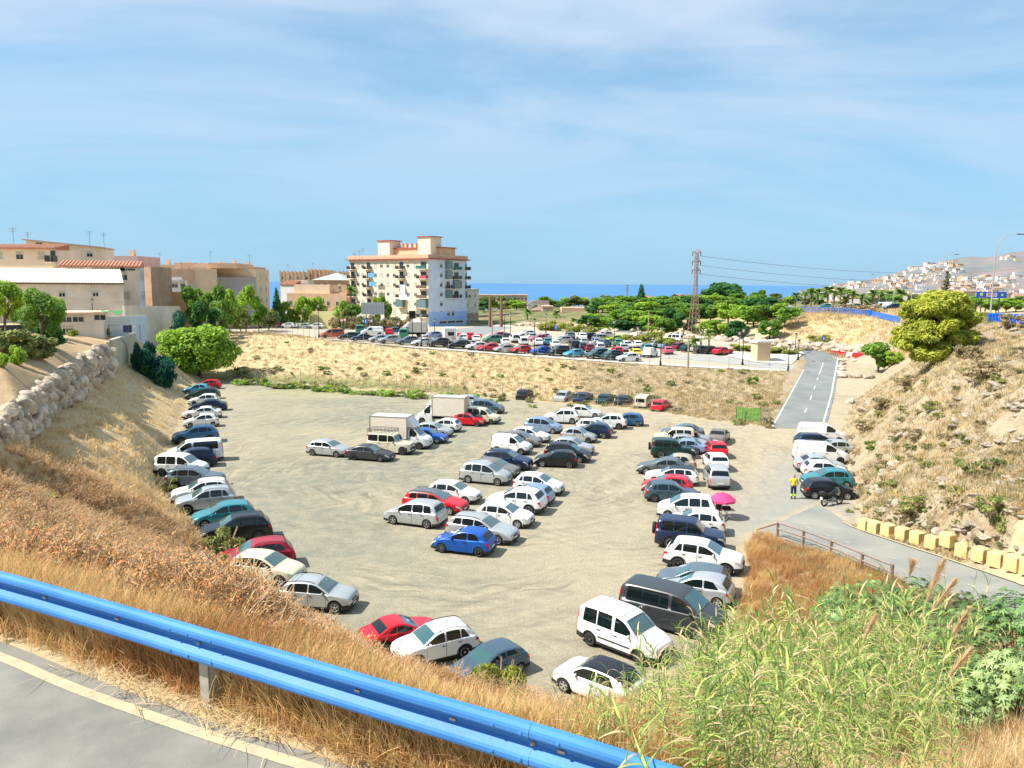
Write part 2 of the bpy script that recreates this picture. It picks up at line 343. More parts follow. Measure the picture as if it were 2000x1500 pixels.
def bumps(x, y):
    """relief added to the net away from made surfaces"""
    d = np.hypot(x, y)
    flat = np.zeros(x.shape)
    near_flat = np.minimum.reduce([pdist(x, y, LOT + LOT[:1]), pdist(x, y, RD2 + RD2[:1]), pdist(x, y, RD1 + RD1[:1]), pdist(x, y, UPLOT + UPLOT[:1]), pdist(x, y, UROAD + UROAD[:1]), pdist(x, y, SHOULD + SHOULD[:1])])
    ins = inpoly(x, y, LOT) | inpoly(x, y, RD2) | inpoly(x, y, RD1) | inpoly(x, y, UPLOT) | inpoly(x, y, UROAD) | inpoly(x, y, SHOULD)
    w = np.where(ins, 0.0, np.clip(near_flat / 2.5, 0, 1))
    w = w * np.clip(pdist(x, y, RAIL_EXT) / 2.5, 0.05, 1)
    far_ = np.clip((d - 70) / 40, 0, 1) * np.clip((60 - x) / 20, 0, 1)
    b = fbm(x / 7, y / 7, 3) * (0.55 - 0.3 * far_) + fbm(x / 1.6, y / 1.6, 9) * 0.25
    right = np.clip((x - 14) / 10, 0, 1) * np.clip((y - 38) / 10, 0, 1) * np.clip((130 - y) / 15, 0, 1)
    rg = np.abs(fbm(x / 2.2 + y / 5, y / 2.2, 21)) * 1.3
    b = b + right * (rg - 0.3)
    left = inpoly(x, y, DIRT_L); b = np.where(left, b * 0.35, b)
    b = b * np.where(d > 300, 2.5, 1.0)
    return w * b
az = np.concatenate([np.arange(-180, -50, 5.0), np.arange(-50, 50.01, 0.21), np.arange(55, 180, 5.0)])
rr = [0.5]
while rr[-1] < 6000: rr.append(rr[-1] * (1.0155 if rr[-1] > 3 else 1.12) + 0.0)
rr = np.array(rr); A, RRR = np.meshgrid(np.radians(az), rr)
GX = (RRR * np.sin(A)).ravel(); GY = (RRR * np.cos(A)).ravel()
GZ = np.array([tinz(a, b) for a, b in zip(GX, GY)])
GZ = GZ + bumps(GX, GY)
_lower = inpoly(GX, GY, RD2) | inpoly(GX, GY, RD1) | inpoly(GX, GY, UROAD)
GZ = np.where(_lower, GZ - 0.05, GZ)
na, nr = len(az), len(rr)
ii, jj = np.meshgrid(np.arange(nr - 1), np.arange(na)); ii = ii.ravel(); jj = jj.ravel(); j2 = (jj + 1) % na
GF = np.stack([ii * na + jj, ii * na + j2, (ii + 1) * na + j2, (ii + 1) * na + jj], 1)
def gz(x, y):
    """height of the finished ground under a point"""
    a = math.degrees(math.atan2(x, y)); r = math.hypot(x, y)
    i = int(np.searchsorted(rr, r)) - 1; j = int(np.searchsorted(az, a)) - 1
    i = max(0, min(nr - 2, i)); j = max(0, min(na - 2, j))
    fr = (r - rr[i]) / (rr[i + 1] - rr[i]); fa = (a - az[j]) / (az[j + 1] - az[j])
    g = lambda p, q: GZ[p * na + q]
    return float((g(i, j) * (1 - fa) + g(i, j + 1) * fa) * (1 - fr) + (g(i + 1, j) * (1 - fa) + g(i + 1, j + 1) * fa) * fr)
def hit(px, py, far=1500, start=2.0):
    """the point of the ground that a sight line meets"""
    d = ray(px, py); t = start; o = Vector((0, 0, CAMZ)); prev = t
    while t < far:
        p = o + d * t
        if p.z < gz(p.x, p.y):
            lo, hi = prev, t
            for _ in range(14):
                m = (lo + hi) / 2; p = o + d * m
                if p.z < gz(p.x, p.y): hi = m
                else: lo = m
            p = o + d * hi; return Vector((p.x, p.y, gz(p.x, p.y)))
        prev = t; t *= 1.012
    p = o + d * far; return Vector((p.x, p.y, gz(p.x, p.y)))
# ------------------------------------------------------------------ ground material with zones
def zone(w): return ('FLOAT', 'POINT', w)
def soft(poly, edge):
    ins = inpoly(GX, GY, poly); d = pdist(GX, GY, poly + poly[:1])
    return np.clip(0.5 + np.where(ins, d, -d) / edge, 0, 1)
_jx = fbm(GX / 3, GY / 3, 40) * 1.5
z_lot = np.maximum(soft(LOT, 1.6), soft(SHOULD, 2.0)); z_up = soft(UPLOT, 1.0)
z_dirt = soft(DIRT_L, 2.0)
z_green = np.clip(1 - pdist(GX, GY, wl([(430, 742, 0), (600, 745, 0.3), (800, 757, 0.3), (900, 764, .3)])) / 3.0, 0, 1) * 0.9
dd = np.hypot(GX, GY)
z_far = np.clip((dd - 190) / 60, 0, 1) * np.clip((330 - GX) / 100, 0.3, 1)
_right = (GX > 10) & (GY > 38) & (GY < 150) & ~inpoly(GX, GY, LOT) & ~inpoly(GX, GY, UPLOT)
z_rock = np.where(_right, 1.0, 0.0)
gm = bpy.data.materials.new('ground_earth'); gm.use_nodes = True; gt = gm.node_tree; gb = gt.nodes['Principled BSDF']
gb.inputs['Roughness'].default_value = 0.95; gb.inputs['Specular IOR Level'].default_value = 0.15
tcg = _n(gt, 'ShaderNodeTexCoord')
def gnoise(sc, det=6, ro=0.6, dist=0.0):
    n = _n(gt, 'ShaderNodeTexNoise'); n.inputs['Scale'].default_value = sc; n.inputs['Detail'].default_value = det; n.inputs['Roughness'].default_value = ro; n.inputs['Distortion'].default_value = dist
    gt.links.new(tcg.outputs['Object'], n.inputs['Vector']); return n.outputs[0]
def gramp(s, a, b, c0=0.0, c1=1.0):
    n = _n(gt, 'ShaderNodeMapRange'); n.inputs[1].default_value = a; n.inputs[2].default_value = b; n.inputs[3].default_value = c0; n.inputs[4].default_value = c1
    gt.links.new(s, n.inputs[0]); return n.outputs[0]
def gmix(f, a, b, mode='MIX'):
    n = _n(gt, 'ShaderNodeMix', data_type='RGBA', blend_type=mode)
    if isinstance(f, float): n.inputs[0].default_value = f
    else: gt.links.new(f, n.inputs[0])
    for k, c in ((6, a), (7, b)):
        if isinstance(c, tuple): n.inputs[k].default_value = (*c, 1)
        else: gt.links.new(c, n.inputs[k])
    return n.outputs[2]
def gatt(nm):
    n = _n(gt, 'ShaderNodeAttribute', attribute_name=nm); return n.outputs['Fac']
def gmath(op, a, b):
    n = _n(gt, 'ShaderNodeMath', operation=op)
    for k, c in ((0, a), (1, b)):
        if isinstance(c, float): n.inputs[k].default_value = c
        else: gt.links.new(c, n.inputs[k])
    return n.outputs[0]
nA = gnoise(0.12, 5); nB = gnoise(0.9, 8, 0.7); nC = gnoise(7.0, 8, 0.75); nD = gnoise(0.035, 4)
dry = gmix(gramp(nB, 0.35, 0.65), (0.46, 0.32, 0.16), (0.66, 0.50, 0.29))
dry = gmix(gramp(nC, 0.4, 0.7), dry, (0.56, 0.45, 0.27))
rockc = gmix(gramp(nB, 0.38, 0.62), (0.29, 0.215, 0.13), (0.43, 0.345, 0.22))
rockc = gmix(gramp(nC, 0.5, 0.66), rockc, (0.52, 0.46, 0.35))
base = gmix(gatt('rock'), dry, rockc)
dirt = gmix(gramp(nB, 0.3, 0.7), (0.42, 0.28, 0.15), (0.54, 0.39, 0.23))
base = gmix(gatt('dirt'), base, dirt)
base = gmix(gatt('far'), base, gmix(gramp(nA, 0.35, 0.6), (0.30, 0.23, 0.12), (0.09, 0.13, 0.04)))
base = gmix(gatt('green'), base, (0.12, 0.19, 0.04))
grav = gmix(gramp(nD, 0.42, 0.58), (0.205, 0.215, 0.165), (0.355, 0.315, 0.21))
grav = gmix(gmath('MULTIPLY', gatt('sand'), gramp(nB, 0.2, 0.6)), grav, (0.50, 0.40, 0.27))
grav = gmix(gramp(nB, 0.42, 0.62, 0, 0.5), grav, (0.44, 0.38, 0.26))
grav = gmix(gramp(nC, 0.45, 0.7, 0, 0.55), grav, (0.15, 0.145, 0.12))
grav = gmix(gramp(gnoise(28.0, 3, 0.8), 0.5, 0.7, 0, 0.45), grav, (0.55, 0.5, 0.4))
for cx, cy, kr, ka, st in ((-2.0, 60.0, 1.3, 2.2, 0.52), (-30.0, 92.0, 1.0, 2.6, 0.34), (22.0, 70.0, 1.1, 2.4, 0.3)):
    vs_ = _n(gt, 'ShaderNodeVectorMath', operation='SUBTRACT'); vs_.inputs[1].default_value = (cx, cy, 0); gt.links.new(tcg.outputs['Object'], vs_.inputs[0])
    sp = _n(gt, 'ShaderNodeSeparateXYZ'); gt.links.new(vs_.outputs[0], sp.inputs[0]); ln = _n(gt, 'ShaderNodeVectorMath', operation='LENGTH'); gt.links.new(vs_.outputs[0], ln.inputs[0])
    cb = _n(gt, 'ShaderNodeCombineXYZ'); gt.links.new(gmath('MULTIPLY', gmath('ADD', ln.outputs['Value'], gmath('MULTIPLY', nD, 14.0)), kr), cb.inputs[0]); gt.links.new(gmath('MULTIPLY', gmath('ARCTAN2', sp.outputs[1], sp.outputs[0]), ka), cb.inputs[1])
    for sc_, lo, hi, colr, fst in ((1.6, .50, .64, (0.15, 0.135, 0.10), st), (1.3, .47, .36, (0.56, 0.46, 0.30), st * .7)):
        nt = _n(gt, 'ShaderNodeTexNoise'); nt.inputs['Scale'].default_value = sc_; nt.inputs['Detail'].default_value = 3; nt.inputs['Roughness'].default_value = .6; gt.links.new(cb.outputs[0], nt.inputs['Vector'])
        grav = gmix(gmath('MULTIPLY', gramp(nt.outputs[0], lo, hi, 0, fst), gramp(gnoise(0.10, 3), 0.42, 0.6, 0.1, 1)), grav, colr)
for yx, yy, yr in ((-30, 112, 9.0), (-22, 114, 7.0), (-30.5, 69, 3.2), (-3, 126, 6.0)):
    vm = _n(gt, 'ShaderNodeVectorMath', operation='DISTANCE'); vm.inputs[1].default_value = (yx, yy, 0); gt.links.new(tcg.outputs['Object'], vm.inputs[0])
    f = gmath('MULTIPLY', gramp(vm.outputs['Value'], yr * .3, yr, 1, 0), gramp(nC, 0.5, 0.56, 0, 0.8))
    grav = gmix(f, grav, (0.36, 0.36, 0.06))
grav = gmix(gatt('pav'), grav, gmix(gramp(nB, 0.3, 0.7), (0.28, 0.275, 0.24), (0.36, 0.345, 0.29)))
base = gmix(gatt('lot'), base, grav)
base = gmix(gatt('up'), base, gmix(gramp(nB, 0.35, 0.65), (0.40, 0.34, 0.25), (0.52, 0.45, 0.34)))
gt.links.new(base, gb.inputs['Base Color'])
bpn = _n(gt, 'ShaderNodeBump'); bpn.inputs['Strength'].default_value = 0.7; bpn.inputs['Distance'].default_value = 0.12
gt.links.new(gmath('ADD', nC, gmath('MULTIPLY', nB, 1.5)), bpn.inputs['Height']); gt.links.new(bpn.outputs[0], gb.inputs['Normal'])
z_sand = np.clip((GX + 8) / 30, 0, 1)
ground = put('ground', np_mesh('ground', np.stack([GX, GY, GZ], 1), GF, gm, True,
    {'lot': zone(z_lot), 'up': zone(z_up), 'dirt': zone(z_dirt), 'green': zone(z_green), 'far': zone(z_far), 'rock': zone(z_rock), 'sand': zone(z_sand), 'pav': zone(soft(wl([(1395, 1040, 0), (1470, 960, 0), (1540, 890, 0), (1640, 890, 0), (1655, 960, 0), (1690, 1012, 0), (1600, 1045, 0), (1480, 1044, 0)]), 5.0))}))
tag(ground, 'dry sloping ground round the gravel car park', kind='structure')
sm = mat('sea_water', (0.035, 0.15, 0.36), 0.35, 0, 0.5, 0.05, spec=0.15, col2=(0.05, 0.20, 0.43), vscale=0.004)  # blue is lightened, putting the haze over the sea into its colour
mb = MB(); S = 60000
xs = [-S, -8000, -1500, 0, 1500, 8000, S]
mb.add([(-S, 880, -23), (S, 880, -23), (S, S, -23), (-S, S, -23)], [(0, 1, 2, 3)])
tag(mb.build('sea', sm), 'deep blue sea reaching the horizon', kind='structure')
# ------------------------------------------------------------------ roads
def asphalt(name, col, col2, yv):
    m = mat(name, col, 0.9, 0, 0.3, 130, col2=col2, vscale=yv, spec=0.2); return m
m_asph = asphalt('old_asphalt', (0.27, 0.26, 0.225), (0.19, 0.185, 0.165), 1.6)
m_asph2 = asphalt('lower_asphalt', (0.32, 0.31, 0.265), (0.22, 0.225, 0.205), 0.25)
m_asph1 = asphalt('new_asphalt', (0.25, 0.26, 0.25), (0.18, 0.195, 0.19), 0.3)
m_white = mat('white_marking', (0.72, 0.70, 0.64), 0.7, var=0.12, vscale=4)
m_yel = mat('faded_yellow_marking', (0.60, 0.48, 0.28), 0.8, col2=(0.38, 0.33, 0.23), vscale=7)
m_conc = mat('pale_concrete', (0.58, 0.54, 0.47), 0.9, bump=0.2, var=0.15, vscale=1.2)
m_black = mat('black_metal', (0.02, 0.02, 0.025), 0.45)
def strip(name, a, b, m, kind='structure', dz=0.02, n=40, cross=4, label=None, parent=None):
    """ribbon between two lines, draped on the surveyed net"""
    def rs(L, n):
        L = [Vector(p) for p in L]; ds = [0]
        for i in range(len(L) - 1): ds.append(ds[-1] + (L[i + 1] - L[i]).length)
        out = []
        for k in range(n + 1):
            t = ds[-1] * k / n; i = 0
            while i < len(L) - 2 and ds[i + 1] < t: i += 1
            f = (t - ds[i]) / max(1e-9, ds[i + 1] - ds[i]); out.append(L[i].lerp(L[i + 1], f))
        return out
    A_, B_ = rs(a, n), rs(b, n); mb = MB(); vs = []
    for p, q in zip(A_, B_):
        for c in range(cross + 1):
            w = p.lerp(q, c / cross); vs.append((w.x, w.y, tinz(w.x, w.y) + dz))
    k = cross + 1
    fs = [(i * k + c, (i + 1) * k + c, (i + 1) * k + c + 1, i * k + c + 1) for i in range(n) for c in range(cross)]
    mb.add(vs, fs); o = mb.build(name, m, parent)
    if kind and parent is None: tag(o, label, kind=kind)
    return o
def smoothline(L, it=2):
    L = [Vector(p) for p in L]
    for _ in range(it):
        o = [L[0]]
        for i in range(len(L) - 1): o += [L[i].lerp(L[i + 1], 0.25), L[i].lerp(L[i + 1], 0.75)]
        o.append(L[-1]); L = o
    return L
e_up = smoothline([atz(x, y, ROADZ) for x, y in EDGEPX])
back = [p + Vector((-6, -11, 0)) for p in e_up]
tz0 = tinz; tinz = lambda x, y: ROADZ
road = strip('road', e_up, back, m_asph, dz=0.0, label='grey asphalt road behind the blue guardrail', n=60)
l_up = smoothline([atz(x, y, ROADZ) for x, y in LINEPX])
l2 = []
for i, p in enumerate(l_up):
    t = (l_up[min(i + 1, len(l_up) - 1)] - l_up[max(i - 1, 0)]).normalized(); l2.append(p + Vector((t.y, -t.x, 0)) * 0.115)
strip('road_marking', l_up, l2, m_yel, dz=0.006, n=60, cross=1, label='faded yellow edge line on the near road')
tinz = tz0
r2l = smoothline(wl(RD2_L)) + [V_((_a.x + 3, _a.y - 6, 2.6))]; r2r = smoothline(wl(RD2_R)) + [V_((_b.x + 4.5, _b.y - 6, 2.6))]
strip('lower_road', r2l, r2r, m_asph2, dz=0.02, n=50, cross=8, label='worn asphalt road curving out of the car park')
def offs(L, d):
    out = []
    for i, p in enumerate(L):
        t = (L[min(i + 1, len(L) - 1)] - L[max(i - 1, 0)]); t.z = 0; t.normalize(); out.append(p + Vector((-t.y, t.x, 0)) * d)
    return out
def lerpl(a, b, f):
    n = 40
    def rs(L):
        L = [Vector(p) for p in L]; ds = [0]
        for i in range(len(L) - 1): ds.append(ds[-1] + (L[i + 1] - L[i]).length)
        out = []
        for k in range(n + 1):
            t = ds[-1] * k / n; i = 0
            while i < len(L) - 2 and ds[i + 1] < t: i += 1
            out.append(L[i].lerp(L[i + 1], (t - ds[i]) / max(1e-9, ds[i + 1] - ds[i])))
        return out
    return [p.lerp(q, f) for p, q in zip(rs(a), rs(b))]
el = lerpl(r2l, r2r, 0.93)[6:]; strip('road_marking', offs(el, 0.14), el, m_yel, dz=0.09, cross=1, label='yellow edge line of the lower road')
cl = lerpl(r2l, r2r, 0.45)
for i in range(3, 34, 3):
    a = cl[i]; b = cl[i].lerp(cl[i + 1], 0.9); strip('road_marking', [a, b], offs([a, b], 0.09), mat('faded_white', (.46, .45, .40), .8), dz=0.045, n=2, cross=1, label='short faded white dash of the lower road centre line')
r1l = wl(RD1_L); r1r = wl(RD1_R)
strip('new_road', r1l, r1r, m_asph1, dz=0.03, n=30, cross=6, label='dark new asphalt road climbing to the upper car park')
for f, nm in ((0.055, 'left'), (0.945, 'right')):
    L = lerpl(r1l, r1r, f); strip('road_marking', L, offs(L, 0.16), m_white, dz=0.038, cross=1, label='white edge line of the new road, ' + nm + ' side')
L = lerpl(r1l, r1r, 0.53)
for i in (6, 12, 18, 24): strip('road_marking', [L[i], L[i + 2]], offs([L[i], L[i + 2]], 0.12), m_white, dz=0.038, n=2, cross=1, label='white dash in the middle of the new road')
strip('road_marking', L[29:], offs(L[29:], 0.12), m_white, dz=0.038, n=8, cross=1, label='solid white centre line at the top of the new road')
jl = wl([(1566, 724, 2.2), (1575, 712, 2.2), (1563, 703, 2.2), (1500, 688, 2.15), (1400, 678, 2.05), (1200, 664, 2.0)])
jr = wl([(1641, 700, 2.3), (1635, 696, 2.3), (1600, 693, 2.25), (1500, 682, 2.1), (1400, 673, 2.0), (1200, 660, 2.0)])
strip('upper_road', jl, jr, m_asph1, dz=0.03, n=60, cross=4, label='narrow asphalt road behind the upper car park')
strip('upper_road', wl([(1541, 724.5, 2.2), (1400, 713, 2.45), (1300, 706, 2.7), (1250, 703, 2.85)]), wl([(1560, 719, 2.2), (1400, 706.5, 2.35), (1300, 700.5, 2.6), (1250, 698, 2.75)]), mat('pale_asphalt', (0.36, 0.35, 0.33), 0.9, var=0.15), dz=0.03, n=20, label='pale asphalt aisle of the upper car park')
pv = wl(CREST[1:]); strip('pavement', pv, [p + Vector((0.4, 2.0, 0)) for p in pv], m_conc, dz=0.06, n=80, cross=2, label='pale concrete pavement along the top of the grassy bank')
pb = wl([(905, 640, 2.25), (940, 637.5, 2.2), (1060, 641, 2.1), (1130, 650, 2.05), (1200, 659.5, 2.0), (1400, 671.5, 2.0), (1560, 690.5, 2.2), (1625, 691, 2.3)])
strip('pavement', pb, [p + Vector((0.6, 2.4, 0)) for p in pb], m_conc, dz=0.08, n=60, cross=1, label='pale pavement behind the upper road')
strip('pavement', wl([(1420, 707.5, 2.35), (1480, 714.5, 2.3), (1545, 717, 2.2), (1570, 703, 2.2)]), wl([(1425, 702, 2.3), (1480, 705, 2.25), (1535, 705, 2.2), (1552, 697, 2.2)]), m_conc, dz=0.1, n=20, cross=2, label='pale paved corner with kerb by the road junction')
strip('street', wl([(840, 668, 4.0), (885, 655, 3.0), (925, 645, 2.4), (930, 638, 2.2)]), wl([(880, 676, 4.0), (960, 662, 3.0), (1000, 652, 2.3), (985, 643, 2.2)]), mat('street_asphalt', (0.25, 0.255, 0.25), 0.9, var=0.15), dz=0.03, n=20, label='grey street below the apartment block')
# ------------------------------------------------------------------ vehicles
def paint(name, col, metal=0.0, rough=0.28):
    m = mat('paint_' + name, col, rough, metal, spec=0.35, coat=0.25, var=.07, vscale=1.3); return m
PAINT = {
 'white': paint('white', (0.78, 0.78, 0.76)), 'cream': paint('cream', (0.66, 0.60, 0.44)), 'silver': paint('silver', (0.46, 0.48, 0.48), 0.35), 'beige': paint('beige', (0.50, 0.44, 0.32), 0.2),
 'grey': paint('grey', (0.17, 0.18, 0.19), 0.4), 'darkgrey': paint('darkgrey', (0.055, 0.06, 0.065), 0.3), 'black': paint('black', (0.010, 0.011, 0.014)), 'navy': paint('navy', (0.012, 0.028, 0.075), 0.2),
 'blue': paint('blue', (0.005, 0.09, 0.42), 0.2), 'midblue': paint('midblue', (0.03, 0.13, 0.27), 0.3), 'paleblue': paint('paleblue', (0.27, 0.36, 0.52), 0.3), 'slate': paint('slate', (0.07, 0.12, 0.16), 0.3),
 'teal': paint('teal', (0.05, 0.26, 0.30), 0.3), 'lightblue': paint('lightblue', (0.10, 0.40, 0.56), 0.2), 'darkgreen': paint('darkgreen', (0.012, 0.05, 0.045), 0.2), 'red': paint('red', (0.60, 0.012, 0.025)),
 'darkred': paint('darkred', (0.34, 0.012, 0.03)), 'orange': paint('orange', (0.50, 0.10, 0.03), 0.2), 'maroon': paint('maroon', (0.16, 0.02, 0.04)), 'yellow': paint('yellow', (0.80, 0.58, 0.06)),
 'purple': paint('purple', (0.06, 0.04, 0.22)), 'lime': paint('lime', (0.45, 0.55, 0.05)), 'taupe': paint('taupe', (0.23, 0.21, 0.19), 0.3), 'steel': paint('steel', (0.13, 0.17, 0.20), 0.3), 'pink': paint('pink', (0.55, 0.12, 0.16)), 'green': paint('green', (0.05, 0.22, 0.14))}
m_glass = mat('car_glass', (0.006, 0.012, 0.013), 0.05, 0, spec=0.6, coat=0.0)
m_wind = mat('windscreen_glass', (0.035, 0.10, 0.10), 0.06, 0, spec=1.0, coat=0.8)
m_tyre = mat('tyre_rubber', (0.018, 0.018, 0.018), 0.85)
m_rim = mat('alloy_rim', (0.55, 0.55, 0.54), 0.35, 0.5)
m_rimd = mat('steel_rim', (0.14, 0.14, 0.14), 0.5, 0.3)
m_trim = mat('black_trim', (0.022, 0.023, 0.025), 0.6)
m_seam = mat('seam_shadow', (0.03, 0.03, 0.03), 0.9)
m_head = mat('headlamp_glass', (0.62, 0.66, 0.68), 0.08, 0.3, spec=0.9)
m_tail = mat('tail_lamp_red', (0.55, 0.01, 0.02), 0.12)
m_plate = mat('plate_white', (0.75, 0.75, 0.72), 0.5)
m_chrome = mat('chrome', (0.7, 0.7, 0.7), 0.15, 0.9)
m_under = mat('underbody', (0.012, 0.012, 0.012), 0.9)
def chaikin(P, it=2):
    for _ in range(it):
        o = [P[0]]
        for i in range(len(P) - 1):
            a, b = P[i], P[i + 1]; o += [(a[0] * .75 + b[0] * .25, a[1] * .75 + b[1] * .25), (a[0] * .25 + b[0] * .75, a[1] * .25 + b[1] * .75)]
        o.append(P[-1]); P = o
    return P
